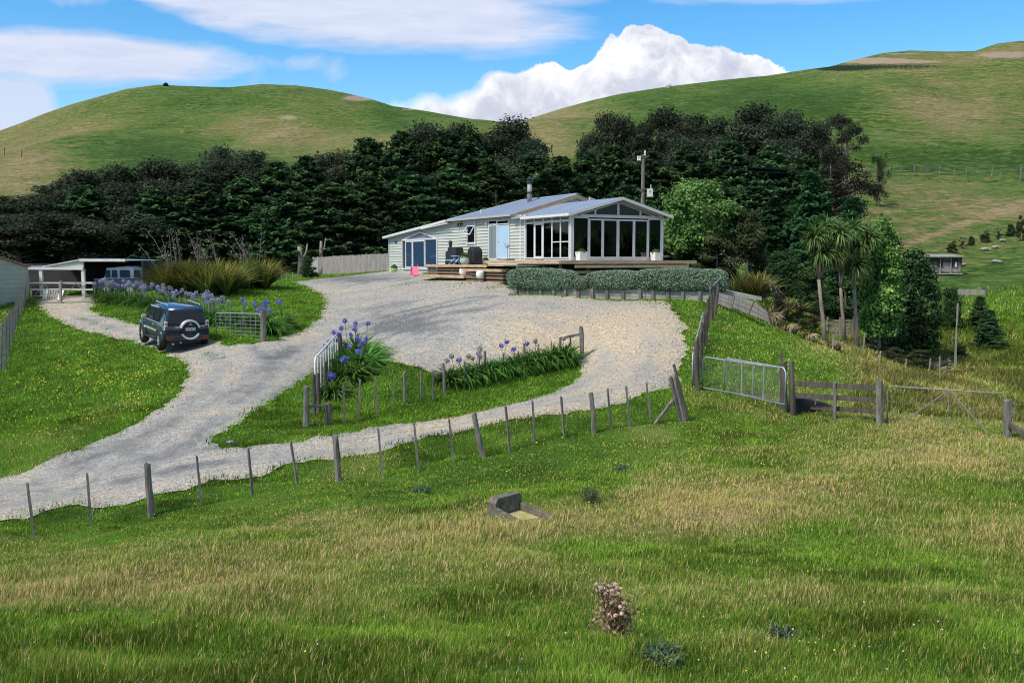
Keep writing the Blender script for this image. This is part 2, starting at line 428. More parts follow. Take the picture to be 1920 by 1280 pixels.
class MB:
    def __init__(s, M4=None): s.v = []; s.f = []; s.M = M4
    def add(s, vs, fs):
        b = len(s.v)
        for p in vs:
            p = Vector(p)
            s.v.append(tuple(s.M @ p) if s.M else tuple(p))
        s.f += [tuple(b + i for i in f) for f in fs]
    def box(s, c, size, rot=None):
        x, y, z = (k / 2 for k in size)
        vs = [Vector((i * x, j * y, k * z)) for k in (-1, 1) for j in (-1, 1) for i in (-1, 1)]
        if rot is not None: vs = [rot @ v for v in vs]
        vs = [v + Vector(c) for v in vs]
        s.add(vs, [(0, 2, 3, 1), (4, 5, 7, 6), (0, 1, 5, 4), (2, 6, 7, 3), (0, 4, 6, 2), (1, 3, 7, 5)])
    def beam(s, p0, p1, w, h, up=(0, 0, 1)):
        p0 = Vector(p0); p1 = Vector(p1); d = (p1 - p0); 
        if d.length < 1e-6: return
        d.normalize(); up = Vector(up)
        if abs(d.dot(up)) > .98: up = Vector((1, 0, 0)) if abs(d.x) < .9 else Vector((0, 1, 0))
        sd = d.cross(up).normalized() * (w / 2); u = sd.cross(d).normalized() * (h / 2)
        vs = [p + a * sd + b * u for p in (p0, p1) for a, b in ((-1, -1), (1, -1), (1, 1), (-1, 1))]
        s.add(vs, [(0, 1, 2, 3), (7, 6, 5, 4), (0, 4, 5, 1), (1, 5, 6, 2), (2, 6, 7, 3), (3, 7, 4, 0)])
    def tube(s, pts, rad, n=6, cap=True):
        pts = [Vector(p) for p in pts]
        if not isinstance(rad, (list, tuple)): rad = [rad] * len(pts)
        vs = []
        ref = None
        for i, p in enumerate(pts):
            d = (pts[min(i + 1, len(pts) - 1)] - pts[max(i - 1, 0)]).normalized()
            if ref is None: ref = Vector((0, 0, 1)) if abs(d.z) < .9 else Vector((1, 0, 0))
            a = d.cross(ref)
            if a.length < 1e-4: a = d.orthogonal()
            a.normalize(); b = a.cross(d).normalized(); ref = -b if False else ref
            for k in range(n):
                t = 2 * math.pi * k / n; vs.append(p + (a * math.cos(t) + b * math.sin(t)) * rad[i])
        fs = []
        for i in range(len(pts) - 1):
            for k in range(n):
                fs.append((i * n + k, i * n + (k + 1) % n, (i + 1) * n + (k + 1) % n, (i + 1) * n + k))
        if cap:
            fs.append(tuple(range(n))[::-1]); fs.append(tuple(range((len(pts) - 1) * n, len(pts) * n)))
        s.add(vs, fs)
    def lathe(s, c, prof, n=16):
        vs = []
        for r, z in prof:
            for k in range(n):
                t = 2 * math.pi * k / n; vs.append((c[0] + r * math.cos(t), c[1] + r * math.sin(t), c[2] + z))
        fs = [(i * n + k, i * n + (k + 1) % n, (i + 1) * n + (k + 1) % n, (i + 1) * n + k) for i in range(len(prof) - 1) for k in range(n)]
        fs.append(tuple(range(n))[::-1]); fs.append(tuple(range((len(prof) - 1) * n, len(prof) * n)))
        s.add(vs, fs)
    def prism(s, poly, off):
        """polygon (3d points) extruded by vector off"""
        n = len(poly); off = Vector(off)
        vs = [Vector(p) for p in poly] + [Vector(p) + off for p in poly]
        s.add(vs, [tuple(range(n))[::-1], tuple(range(n, 2 * n))] + [(i, (i + 1) % n, (i + 1) % n + n, i + n) for i in range(n)])
    def ring(s, poly, nrm, w, depth):
        """mitred frame inside convex polygon, front face moved out along nrm"""
        poly = [Vector(p) for p in poly]; nrm = Vector(nrm).normalized(); n = len(poly); c = sum(poly, Vector()) / n
        inner = []
        for i in range(n):
            p = poly[i]; a = (p - poly[i - 1]).normalized(); b = (poly[(i + 1) % n] - p).normalized()
            na = nrm.cross(a); nb = nrm.cross(b)
            if na.dot(c - p) < 0: na = -na
            if nb.dot(c - p) < 0: nb = -nb
            k = (na + nb); k = k / max(.3, (1 + na.dot(nb)))
            inner.append(p + k * w)
        o = nrm * depth
        vs = poly + inner + [p + o for p in poly] + [p + o for p in inner]
        fs = []
        for i in range(n):
            j = (i + 1) % n
            fs += [(2 * n + i, 2 * n + j, 3 * n + j, 3 * n + i), (i, j, 2 * n + j, 2 * n + i), (n + i, 3 * n + i, 3 * n + j, n + j), (i, n + i, n + j, j)]
        s.add(vs, fs); return inner
    def build(s, name, mat, parent=None, smooth=False, bevel=0):
        me = bpy.data.meshes.new(name); me.from_pydata(s.v, [], s.f); me.update()
        bm = bmesh.new(); bm.from_mesh(me); bmesh.ops.recalc_face_normals(bm, faces=bm.faces); bm.to_mesh(me); bm.free()
        o = link(name, me, mat, parent, smooth)
        if bevel:
            md = o.modifiers.new('edge', 'BEVEL'); md.width = bevel; md.segments = 2; md.limit_method = 'ANGLE'
        return o

def copy_tree(o, parent=None):
    c = o.copy(); COL.objects.link(c); c.parent = parent
    for ch in [k for k in o.children]: copy_tree(ch, c)
    return c

# ------------------------------------------------------------------ driveway outline (traced on the ground)
def resample(px, step=.35, jit=.09, seed=0, closed=True):
    pts = [G(*p) for p in px]; pts = [Vector((p.x, p.y)) for p in pts]
    out = []
    n = len(pts)
    for i in range(n):
        a, b = pts[i], pts[(i + 1) % n]; k = max(1, int((b - a).length / step))
        nr = Vector((-(b - a).y, (b - a).x)).normalized() if (b - a).length > 0 else Vector((0, 0))
        for j in range(k):
            p = a.lerp(b, j / k)
            d = (float(fbm([p.x * 1.1], [p.y * 1.1], 40 + seed, 4)[0]) - .5) * jit * 6
            d += (float(fbm([p.x * 3.5], [p.y * 3.5], 140 + seed, 3)[0]) - .5) * .55
            out.append(p + nr * d)
    return out
DRIVE_PX = [(-700,1130),(-480,1080),(-260,1030),(-60,988),(0,975),(150,953),(270,935),(400,905),(520,882),(649,860),(790,824),(915,799),(1009,786),(1071,774),(1140,764),(1200,744),(1240,728),(1268,712),(1280,690),(1284,665),(1284,635),(1288,616),(1277,594),(1258,577),(1250,566),
 (1105,561),(957,555),(948,530),(915,524),(850,519),(795,517),(790,508),(755,508),(730,509),(659,517),(594,524),(540,530),(567,536),(585,544),(600,553),(607,565),(608,578),(598,596),(583,608),(565,624),(510,638),(474,647),(437,649),(401,640),(330,622),(266,609),(219,600),(190,593),(168,582),(182,570),(180,556),(100,553),(72,562),(69,576),(95,597),(137,616),(200,631),(250,643),(306,662),(341,679),(355,702),(339,735),(306,764),(255,793),(197,826),(109,859),(55,884),(0,897),(-220,948),(-450,1000),(-700,1060)]
ISLE_PX = [(394,832),(412,840),(456,841),(547,832),(620,819),(700,803),(743,797),(852,783),(915,769),(977,755),(1027,742),(1065,724),(1092,705),(1090,690),(1078,676),(1000,692),(900,714),(850,722),(820,712),(787,690),(759,682),(702,686),(660,690),(630,690),(587,702),(559,714),(540,732),(474,775),(425,806)]
DRIVE = resample(DRIVE_PX, .22, .07, 1)
ISLE = resample(ISLE_PX, .22, .05, 2)

def inpoly(X, Y, poly):
    X = np.asarray(X); Y = np.asarray(Y); c = np.zeros(X.shape, bool)
    px = np.array([p[0] for p in poly]); py = np.array([p[1] for p in poly])
    j = len(px) - 1
    for i in range(len(px)):
        if py[i] != py[j]:
            m = (py[i] > Y) != (py[j] > Y)
            xi = (px[j] - px[i]) * (Y - py[i]) / (py[j] - py[i]) + px[i]
            c ^= m & (X < xi)
        j = i
    return c
def ondrive(X, Y): return inpoly(X, Y, DRIVE) & ~inpoly(X, Y, ISLE)

def blob(px, py, cx, cy, rx, ry):
    return np.exp(-(((px - cx) / rx) ** 2 + ((py - cy) / ry) ** 2))

def dryness(X, Y, Z):
    """how straw-coloured the grass is there, 0 lush .. 1 dry"""
    px, py = proj(X, Y, Z)
    d = np.full(X.shape, .16)
    d = d + .62 * blob(px, py, 250, 1095, 420, 62) + .5 * blob(px, py, 800, 1010, 330, 60) + .62 * blob(px, py, 1350, 960, 420, 62) + .55 * blob(px, py, 1800, 860, 330, 55) + .3 * blob(px, py, 1900, 1000, 300, 50)
    d = d + .3 * blob(px, py, 100, 1250, 260, 40) + .25 * blob(px, py, 1000, 1150, 500, 50) + .22 * blob(px, py, 1500, 1100, 500, 40)
    d = d + .6 * blob(px, py, 1780, 740, 180, 70) + .6 * blob(px, py, 1640, 690, 50, 40) + .5 * blob(px, py, 1560, 650, 60, 18) + .15 * blob(px, py, 1850, 640, 130, 50)
    d = d - .5 * blob(px, py, 1030, 925, 130, 32) - .4 * blob(px, py, 1500, 990, 120, 14) - .35 * blob(px, py, 1660, 1080, 220, 30) - .35 * blob(px, py, 1150, 1030, 180, 20)
    near = np.asarray(Y) < 32
    d = d + np.where(near, (fbm(X / 1.9, Y / 2.6, 61, 4) - .5) * .95, (fbm(X / 4, Y / 4, 61, 3) - .5) * .25)
    return np.clip(d, 0, 1)

# ------------------------------------------------------------------ ground and hills
def build_terrain():
    us = np.concatenate([np.linspace(-1.25, -.60, 40, endpoint=False), np.linspace(-.60, .60, 820), np.linspace(.60, 1.25, 41)[1:]])
    ys = np.exp(np.linspace(math.log(3.0), math.log(95), 430)).tolist()
    ysplit = len(ys) - 1
    ys += np.exp(np.linspace(math.log(95), math.log(YC), 300))[1:].tolist()
    ys += [384, 390, 400, 420, 450, 500, 600]
    ys = np.array(ys)
    UU, YY = np.meshgrid(us, ys)
    XX = UU * YY
    ZZ = T(XX.ravel(), YY.ravel()).reshape(XX.shape)
    px, py = proj(XX, YY, ZZ)
    dry = dryness(XX, YY, ZZ)
    # pasture zones on the hills
    fars = sstep(60, 110, YY)
    hd = .44 + (fbm(XX / 45, YY / 60, 71, 4) - .5) * .9 + (fbm(XX / 14, YY / 20, 77, 3) - .5) * .35
    hd = hd - .55 * blob(px, py, 300, 290, 190, 48) - .3 * blob(px, py, 420, 180, 150, 26) + .6 * blob(px, py, 40, 310, 110, 50) + .42 * blob(px, py, 500, 250, 150, 36) + .25 * blob(px, py, 160, 235, 120, 20) - .3 * blob(px, py, 780, 225, 130, 30)
    hd = hd - .5 * blob(px, py, 1440, 185, 210, 45) + .42 * blob(px, py, 1030, 250, 70, 50) + .45 * blob(px, py, 1740, 205, 110, 55) + .1 * blob(px, py, 1850, 240, 150, 50) - .28 * blob(px, py, 1770, 290, 200, 26) + .2 * blob(px, py, 1800, 350, 200, 20)
    hd = hd + .28 * blob(px, py, 1830, 395, 160, 26) - .16 * blob(px, py, 1850, 500, 160, 50) - .25 * blob(px, py, 1820, 600, 120, 60) - .1 * blob(px, py, 1700, 380, 60, 30)
    lane = np.abs(py - (462 - (px - 1690) * .36)); hd = hd + .5 * np.exp(-(lane / 7) ** 2) * (px > 1670) * (YY > 80)
    dry = dry * (1 - fars) + np.clip(hd, 0, 1) * fars
    bare = .8 * blob(px, py, 540, 221, 34, 6) + .5 * blob(px, py, 575, 233, 22, 3) + 1.0 * blob(px, py, 672, 184, 34, 6) * (YY > 200) + .7 * blob(px, py, 770, 205, 26, 3) \
        + 1.2 * blob(px, py, 1640, 114, 75, 6) * (YY > 150) + .8 * blob(px, py, 1720, 116, 60, 3) * (YY > 150) + 1.2 * blob(px, py, 1890, 103, 60, 6) * (YY > 150) + .6 * blob(px, py, 1700, 101, 90, 2.5) * (YY > 150) + .5 * blob(px, py, 1670, 398, 30, 5) + .5 * blob(px, py, 1770, 492, 8, 3)
    bare = bare + .7 * blob(px, py, 8, 590, 45, 55) * (YY < 62) * (px < 34) + .9 * blob(px, py, 1570, 600, 75, 42) * (YY > 41) * (YY < 60) + .45 * blob(px, py, 1385, 580, 40, 14)
    bare = bare + .35 * blob(px, py, 1297, 640, 12, 60)
    lush = .62 * blob(px, py, 1680, 125, 190, 9) * (YY > 150) + .5 * blob(px, py, 1570, 130, 60, 6) * (YY > 150)
    # under the shelter belt nothing much grows
    sh = ((YY > 78) & (YY < 135) & (px < 1560)).astype(float)
    bare = bare + .45 * sh * (YY < 110)
    col = np.stack([dry, np.clip(bare, 0, 1), np.clip(lush, 0, 1)], -1).reshape(-1, 3)
    V = np.stack([XX, YY, ZZ], -1).reshape(-1, 3)
    nu = len(us)
    def grid(r0, r1):
        i = np.arange(r0, r1)[:, None] * nu + np.arange(nu - 1)[None, :]
        return np.stack([i, i + 1, i + nu + 1, i + nu], -1).reshape(-1, 4)
    def part(name, r0, r1, mat):
        a, b = r0 * nu, (r1 + 1) * nu
        me = npmesh(name, V[a:b], grid(r0, r1) - a, col[a:b]); o = link(name, me, mat, None, True); tag(o, kind='structure'); return o
    part('ground', 0, ysplit, M['ground'])
    part('hills', ysplit, len(ys) - 1, M['hills'])
    # the country behind and beside the viewpoint
    gx = np.linspace(-600, 600, 121); gy = np.linspace(-620, 3.0, 90)
    A, B = np.meshgrid(gx, gy)
    base = T(np.clip(A.ravel(), -3, 3), np.full(A.size, 3.0)).reshape(A.shape)
    rr = np.hypot(A, B)
    rise = sstep(150, 430, rr) * (14 + 20 * fbm(A / 60, B / 60, 91, 4))
    Z = base - sstep(2, 60, rr) * 4 - .02 + rise
    me = npmesh('hills', np.stack([A, B, Z], -1).reshape(-1, 3), (lambda n: np.stack([(np.arange(89)[:, None] * n + np.arange(n - 1)), (np.arange(89)[:, None] * n + np.arange(n - 1)) + 1, (np.arange(89)[:, None] * n + np.arange(n - 1)) + n + 1, (np.arange(89)[:, None] * n + np.arange(n - 1)) + n], -1).reshape(-1, 4))(121),
                np.tile([[.1, 0, .9]], (A.size, 1)))
    tag(link('hills', me, M['hills'], None, True), kind='structure')
build_terrain()

def sheet(name, outline, hole, mat, lift, step, colfn):
    pts = list(outline); n0 = len(pts); edges = [(i, (i + 1) % n0) for i in range(n0)]
    if hole:
        n1 = len(hole); edges += [(n0 + i, n0 + (i + 1) % n1) for i in range(n1)]; pts += list(hole)
    xs = [p.x for p in outline]; ys = [p.y for p in outline]
    X, Y = np.meshgrid(np.arange(min(xs), max(xs), step), np.arange(min(ys), max(ys), step))
    X = X.ravel() + RNG.uniform(-.1, .1, X.size) * step; Y = Y.ravel() + RNG.uniform(-.1, .1, Y.size) * step
    m = inpoly(X, Y, outline)
    if hole: m &= ~inpoly(X, Y, hole)
    X = X[m]; Y = Y[m]
    allp = pts + [Vector((a, b)) for a, b in zip(X, Y)]
    vo, eo, fo, _, _, _ = geometry.delaunay_2d_cdt(allp, edges, [], 0, 1e-5)
    vx = np.array([v[0] for v in vo]); vy = np.array([v[1] for v in vo])
    tri = np.array([f for f in fo if len(f) == 3])
    cx = vx[tri].mean(1); cy = vy[tri].mean(1)
    k = inpoly(cx, cy, outline)
    if hole: k &= ~inpoly(cx, cy, hole)
    tri = tri[k]
    z = T(vx, vy) + lift
    px, py = proj(vx, vy, z)
    me = npmesh(name, np.stack([vx, vy, z], -1), tri, colfn(vx, vy, px, py))
    o = link(name, me, mat, None, True); return o

def _path(px):
    q = [G(*p) for p in px]; q = [(p.x, p.y) for p in q]
    for _ in range(2):
        n = [q[0]]
        for a, b in zip(q[:-1], q[1:]): n += [(a[0] * .75 + b[0] * .25, a[1] * .75 + b[1] * .25), (a[0] * .25 + b[0] * .75, a[1] * .25 + b[1] * .75)]
        q = n + [q[-1]]
    return q
TRACKS = [_path([(-150, 985), (100, 915), (300, 835), (440, 760), (540, 690), (620, 640), (720, 600), (820, 575), (900, 560)]),
          _path([(300, 845), (420, 740), (470, 690), (430, 655), (330, 628), (220, 608), (130, 580)]),
          _path([(150, 905), (400, 855), (640, 835), (880, 780), (1060, 745), (1160, 705), (1190, 650), (1130, 610), (1000, 590), (880, 590), (760, 610), (640, 660)])]
def drivecol(x, y, px, py):
    t = .42 + .38 * blob(px, py, 750, 600, 120, 40) + .16 * blob(px, py, 250, 850, 300, 80) - .3 * blob(px, py, 1050, 640, 150, 60) - .32 * blob(px, py, 1180, 610, 120, 40) + .22 * blob(px, py, 1200, 575, 70, 10) - .15 * blob(px, py, 900, 790, 350, 30) - .2 * blob(px, py, 110, 580, 70, 20) + .2 * blob(px, py, 520, 690, 80, 40) + .1 * blob(px, py, 1000, 570, 200, 14)
    t = t + .3 * blob(px, py, 800, 615, 110, 12) + .38 * blob(px, py, 680, 522, 130, 11)
    # wheel tracks: compacted, greyer strips with a paler crown between them
    tr = np.zeros_like(t)
    for path in TRACKS:
        dmin = np.full(len(x), 99.)
        for a, b in zip(path[:-1], path[1:]):
            ab = np.array(b) - np.array(a); L2 = (ab ** 2).sum(); s = np.clip(((x - a[0]) * ab[0] + (y - a[1]) * ab[1]) / L2, 0, 1)
            dmin = np.minimum(dmin, np.hypot(x - a[0] - s * ab[0], y - a[1] - s * ab[1]))
        wob = (fbm(x / 2.5, y / 2.5, 19, 2) - .5) * .5
        tr = np.maximum(tr, np.exp(-((dmin + wob - .78) / .3) ** 2))
    return np.stack([t + tr * .2, tr, t * 0], -1)
drive = sheet('driveway', DRIVE, ISLE, M['gravel'], .035, .28, drivecol)
tag(drive, kind='structure')
# ------------------------------------------------------------------ sky, clouds and sun
SUN_EL, SUN_AZ = R(52), R(-128)      # azimuth measured clockwise from +Y (view direction); sun behind the viewer's left shoulder
def build_world():
    w = bpy.data.worlds.new("World"); scene.world = w; w.use_nodes = True
    nt = w.node_tree; nt.nodes.clear()
    out = N(nt, 'ShaderNodeOutputWorld'); bg = N(nt, 'ShaderNodeBackground')
    sky = N(nt, 'ShaderNodeTexSky', sky_type='NISHITA'); sky.sun_disc = False
    sky.sun_elevation = SUN_EL; sky.sun_rotation = SUN_AZ; sky.altitude = 50; sky.air_density = 1.0; sky.dust_density = .4; sky.ozone_density = 2.2
    hs = N(nt, 'ShaderNodeHueSaturation'); hs.inputs['Saturation'].default_value = 1.42; hs.inputs['Value'].default_value = 1.12; hs.inputs['Hue'].default_value = .497
    L(nt, sky.outputs[0], hs.inputs['Color'])
    tc = N(nt, 'ShaderNodeTexCoord'); sx = N(nt, 'ShaderNodeSeparateXYZ'); L(nt, tc.outputs['Generated'], sx.inputs[0])
    X, Y, Z = sx.outputs
    Ys = mathn(nt, 'MAXIMUM', Y, .05)
    u = mathn(nt, 'DIVIDE', X, Ys); e = mathn(nt, 'DIVIDE', Z, Ys)
    def ue(px, py):
        r_ = ray(px, py); return r_.x / r_.y, r_.z / r_.y
    cv = N(nt, 'ShaderNodeCombineXYZ'); L(nt, u, cv.inputs[0]); L(nt, e, cv.inputs[1])
    puff = noise(nt, cv.outputs[0], 26, 7, .62, .35)
    puff2 = noise(nt, cv.outputs[0], 9, 5, .6, .6)
    # billow noise: rounded bumps like cauliflower
    vo = N(nt, 'ShaderNodeTexVoronoi', feature='SMOOTH_F1'); vo.inputs['Scale'].default_value = 34; vo.inputs['Smoothness'].default_value = .4
    warp = mixc(nt, .035, cv.outputs[0], mixc(nt, .0, (0, 0, 0), (0, 0, 0)))
    L(nt, cv.outputs[0], vo.inputs['Vector'])
    front = mathn(nt, 'GREATER_THAN', Y, .06)
    # big cumulus over the saddle: height of its top along the skyline
    tops = [(600,300),(690,215),(720,187),(756,174),(803,160),(834,165),(870,150),(897,138),(912,126),(935,120),(965,124),(996,110),(1032,105),(1058,115),(1080,114),(1100,107),(1120,88),(1147,62),(1170,52),(1199,46),(1240,46),(1272,56),(1293,72),(1329,78),(1360,80),(1392,84),(1418,100),(1432,112),(1444,106),(1475,114),(1506,127),(1530,140),(1580,220),(1700,300)]
    fc = N(nt, 'ShaderNodeFloatCurve'); cur = fc.mapping.curves[0]
    u0, u1 = ue(560, 300)[0], ue(1740, 300)[0]; e0, e1 = 0.08, .27
    pts = [((ue(*t)[0] - u0) / (u1 - u0), (ue(*t)[1] - e0) / (e1 - e0)) for t in tops]
    while len(cur.points) < len(pts) : cur.points.new(.5, .5)
    for p_, (a, b) in zip(cur.points, pts): p_.location = (a, b); p_.handle_type = 'VECTOR'
    fc.mapping.use_clip = False; fc.mapping.update()
    L(nt, mathn(nt, 'DIVIDE', mathn(nt, 'SUBTRACT', u, u0), u1 - u0), fc.inputs['Value'])
    top = mathn(nt, 'MULTIPLY_ADD', fc.outputs[0], e1 - e0, e0)
    bump = mathn(nt, 'ADD', mathn(nt, 'MULTIPLY_ADD', puff, .030, -.015), mathn(nt, 'MULTIPLY_ADD', vo.outputs['Distance'], -.016, .004))
    dist = mathn(nt, 'SUBTRACT', mathn(nt, 'ADD', top, bump), e)
    # soft ragged left side, crisp right side
    soft = mathn(nt, 'MULTIPLY_ADD', mathn(nt, 'MAXIMUM', mathn(nt, 'SUBTRACT', ue(1010, 0)[0], u), 0), .16, .0022)
    cmask = mathn(nt, 'DIVIDE', dist, soft); cl = N(nt, 'ShaderNodeClamp'); L(nt, cmask, cl.inputs[0]); cum = mathn(nt, 'MULTIPLY', cl.outputs[0], front)
    depth = mathn(nt, 'MULTIPLY', dist, 11.0)
    shade = mathn(nt, 'ADD', mathn(nt, 'MULTIPLY_ADD', depth, .55, .10), mathn(nt, 'ADD', mathn(nt, 'MULTIPLY_ADD', puff2, 1.5, -.74), mathn(nt, 'MULTIPLY_ADD', puff, 1.15, -.62)))
    cumcol = ramp(nt, shade, [(.0, (6.5, 6.5, 6.55)), (.12, (5.6, 5.7, 6.05)), (.32, (4.2, 4.4, 5.1)), (.75, (3.0, 3.25, 4.1))])
    # soft cloud layers
    mp = N(nt, 'ShaderNodeMapping'); mp.inputs['Scale'].default_value = (3.0, 12, 1); mp.inputs['Rotation'].default_value = (0, 0, R(13)); L(nt, cv.outputs[0], mp.inputs[0])
    st = noise(nt, mp.outputs[0], 2.2, 6, .55, .4)
    mpb = N(nt, 'ShaderNodeMapping'); mpb.inputs['Scale'].default_value = (6, 40, 1); mpb.inputs['Rotation'].default_value = (0, 0, R(16)); L(nt, cv.outputs[0], mpb.inputs[0])
    st2 = noise(nt, mpb.outputs[0], 2.0, 5, .6, .3)
    def ell(px, py, rx, ry, rot, amp, pw=2):
        a, b = ue(px, py); c, s_ = math.cos(R(rot)), math.sin(R(rot))
        du = mathn(nt, 'SUBTRACT', u, a); de = mathn(nt, 'SUBTRACT', e, b)
        p_ = mathn(nt, 'ADD', mathn(nt, 'MULTIPLY', du, c * F / rx), mathn(nt, 'MULTIPLY', de, s_ * F / rx))
        q_ = mathn(nt, 'ADD', mathn(nt, 'MULTIPLY', du, -s_ * F / ry), mathn(nt, 'MULTIPLY', de, c * F / ry))
        r2 = mathn(nt, 'ADD', mathn(nt, 'MULTIPLY', p_, p_), mathn(nt, 'POWER', mathn(nt, 'ABSOLUTE', q_), 2))
        return mathn(nt, 'MULTIPLY', mathn(nt, 'EXPONENT', mathn(nt, 'MULTIPLY', mathn(nt, 'POWER', r2, pw / 2), -1)), amp)
    def union(*a):
        r_ = a[0]
        for b in a[1:]: r_ = mathn(nt, 'MAXIMUM', r_, b)
        return r_
    hi = union(ell(150, 108, 330, 58, -3, 1.25, 3), ell(700, 10, 400, 90, -5, 1.35, 3), ell(400, 22, 200, 40, -16, 1.0, 3), ell(1010, -10, 220, 40, 3, 1.0), ell(1470, -12, 330, 26, 0, .85), ell(760, -160, 800, 110, 0, 1.2, 4))
    him = mathn(nt, 'ADD', hi, mathn(nt, 'ADD', mathn(nt, 'MULTIPLY_ADD', st, 1.0, -.5), mathn(nt, 'MULTIPLY_ADD', st2, .36, -.18)))
    him = mathn(nt, 'MULTIPLY_ADD', him, 1.9, -.85)
    c2 = N(nt, 'ShaderNodeClamp'); L(nt, him, c2.inputs[0]); him = mathn(nt, 'MULTIPLY', mathn(nt, 'MULTIPLY', c2.outputs[0], .93), front)
    lo = union(ell(25, 215, 82, 68, 0, 1.3, 4), ell(560, 118, 80, 22, -4, .50), ell(630, 132, 34, 34, -50, .42), ell(170, 0, 70, 14, 0, .4))
    lom = mathn(nt, 'MULTIPLY_ADD', mathn(nt, 'ADD', lo, mathn(nt, 'ADD', mathn(nt, 'MULTIPLY_ADD', puff2, 1.5, -.75), mathn(nt, 'MULTIPLY_ADD', puff, .5, -.25))), 1.9, -.42)
    c3 = N(nt, 'ShaderNodeClamp'); L(nt, lom, c3.inputs[0]); lom = mathn(nt, 'MULTIPLY', mathn(nt, 'MULTIPLY', c3.outputs[0], .8), front)
    # broken cloud over the rest of the sky (seen only in reflections)
    zz = mathn(nt, 'MAXIMUM', Z, .06); cb = N(nt, 'ShaderNodeCombineXYZ'); L(nt, mathn(nt, 'DIVIDE', X, zz), cb.inputs[0]); L(nt, mathn(nt, 'DIVIDE', Y, zz), cb.inputs[1])
    bk = noise(nt, cb.outputs[0], .5, 6, .6, .3)
    bkm = mathn(nt, 'MULTIPLY_ADD', bk, 5, -2.2); c4 = N(nt, 'ShaderNodeClamp'); L(nt, bkm, c4.inputs[0])
    bkm = mathn(nt, 'MULTIPLY', c4.outputs[0], mathn(nt, 'SUBTRACT', 1.0, front))
    col = mixc(nt, bkm, hs.outputs[0], (5.6, 5.8, 6.2))
    hicol = ramp(nt, mathn(nt, 'MULTIPLY_ADD', st2, .5, mathn(nt, 'MULTIPLY', st, .5)), [(.35, (3.7, 4.15, 5.4)), (.65, (4.9, 5.1, 5.9))])
    col = mixc(nt, him, col, hicol)
    col = mixc(nt, lom, col, (4.3, 4.6, 5.6))
    col = mixc(nt, cum, col, cumcol)
    L(nt, col, bg.inputs[0]); bg.inputs[1].default_value = .125; L(nt, bg.outputs[0], out.inputs[0])
build_world()
sd = bpy.data.lights.new('sun', 'SUN'); sd.energy = 3.7; sd.angle = R(12); sd.color = (1, .93, .79)
so = bpy.data.objects.new('sun', sd); COL.objects.link(so)
# light travels from the sun direction towards the scene
_sdv = Vector((math.sin(SUN_AZ) * math.cos(SUN_EL), math.cos(SUN_AZ) * math.cos(SUN_EL), math.sin(SUN_EL)))
so.rotation_euler = (-_sdv).to_track_quat('-Z', 'Y').to_euler()
vs_ = scene.view_settings; vs_.view_transform = 'Standard'; vs_.look = 'None'; vs_.gamma = 1; vs_.exposure = 0.42
scene.render.resolution_x = 1024; scene.render.resolution_y = 682
scene.cycles.filter_width = 1.1; scene.cycles.max_bounces = 6; scene.cycles.transparent_max_bounces = 12; scene.cycles.diffuse_bounces = 3
# ------------------------------------------------------------------ farmhouse (local frame: x along the glazed gable front, y along the long facade, z up)
TH = R(28.4)
HC = Vector((3.01, 49.3, 0)); HF = Vector((math.cos(TH), math.sin(TH), 0)); HS = Vector((-math.sin(TH), math.cos(TH), 0))
def onA(px, py, a0=0.0):
    r_ = ray(px, py); t = (a0 + HC.dot(HF)) / r_.dot(HF); p = r_ * t - HC; return p.dot(HS), p.z
def onB(px, py, b0=0.0):
    r_ = ray(px, py); t = (b0 + HC.dot(HS)) / r_.dot(HS); p = r_ * t - HC; return p.dot(HF), p.z
def toLocal(p): q = Vector(p) - HC; return Vector((q.dot(HF), q.dot(HS), q.z))
def toWorld(a, b, z): return HC + HF * a + HS * b + Vector((0, 0, z))
HROT = TH

house = empty('farmhouse', HC, HROT, 'single storey weatherboard farmhouse with blue grey roof and a glazed gable end facing the drive', 'house')

def clip(poly, zlo, zhi):
    def half(ps, f):
        out = []
        for i in range(len(ps)):
            a, b = ps[i], ps[(i + 1) % len(ps)]; fa, fb = f(a), f(b)
            if fa >= 0: out.append(a)
            if (fa >= 0) != (fb >= 0):
                t = fa / (fa - fb); out.append((a[0] + (b[0] - a[0]) * t, a[1] + (b[1] - a[1]) * t))
        return out
    return half(half(poly, lambda p: p[1] - zlo), lambda p: zhi - p[1])

def siding(mb, poly, place, nrm, bh=.185, lip=.045):
    """lapped boards over polygon [(h, z)] ; place(h, z) -> 3d, nrm outward"""
    zs = [p[1] for p in poly]; z = min(zs); nrm = Vector(nrm)
    while z < max(zs) - .01:
        q = clip(poly, z, z + bh)
        if len(q) >= 3:
            top = [Vector(place(*p)) + nrm * (lip * (1 - (p[1] - z) / bh) + .004) for p in q]
            mb.add(top, [tuple(range(len(q)))])
            lows = [p for p in q if abs(p[1] - z) < 1e-6]
            if len(lows) >= 2:
                l0 = min(lows); l1 = max(lows)
                mb.add([Vector(place(*l0)) + nrm * (lip + .004), Vector(place(*l1)) + nrm * (lip + .004), Vector(place(*l1)), Vector(place(*l0))], [(0, 1, 2, 3)])
        z += bh

A0 = lambda h, z: (0, h, z)
zE = onA(960, 404)[1]                         # eave height of the main roof
b_main0, b_main1 = 4.77, 14.43
bw1 = onA(730, 480)[0]                        # far end of the low wing
zw = onA(728, 446)[1]; zb = -.78
# weatherboards
mb = MB()
siding(mb, [(b_main0 - .1, -.75), (b_main1, -.75), (b_main1, zE), (b_main0 - .1, zE)], A0, (-1, 0, 0))
siding(mb, [(b_main1, -.75), (bw1, -.75), (bw1, zw), (b_main1, zE - .05)], A0, (-1, 0, 0))
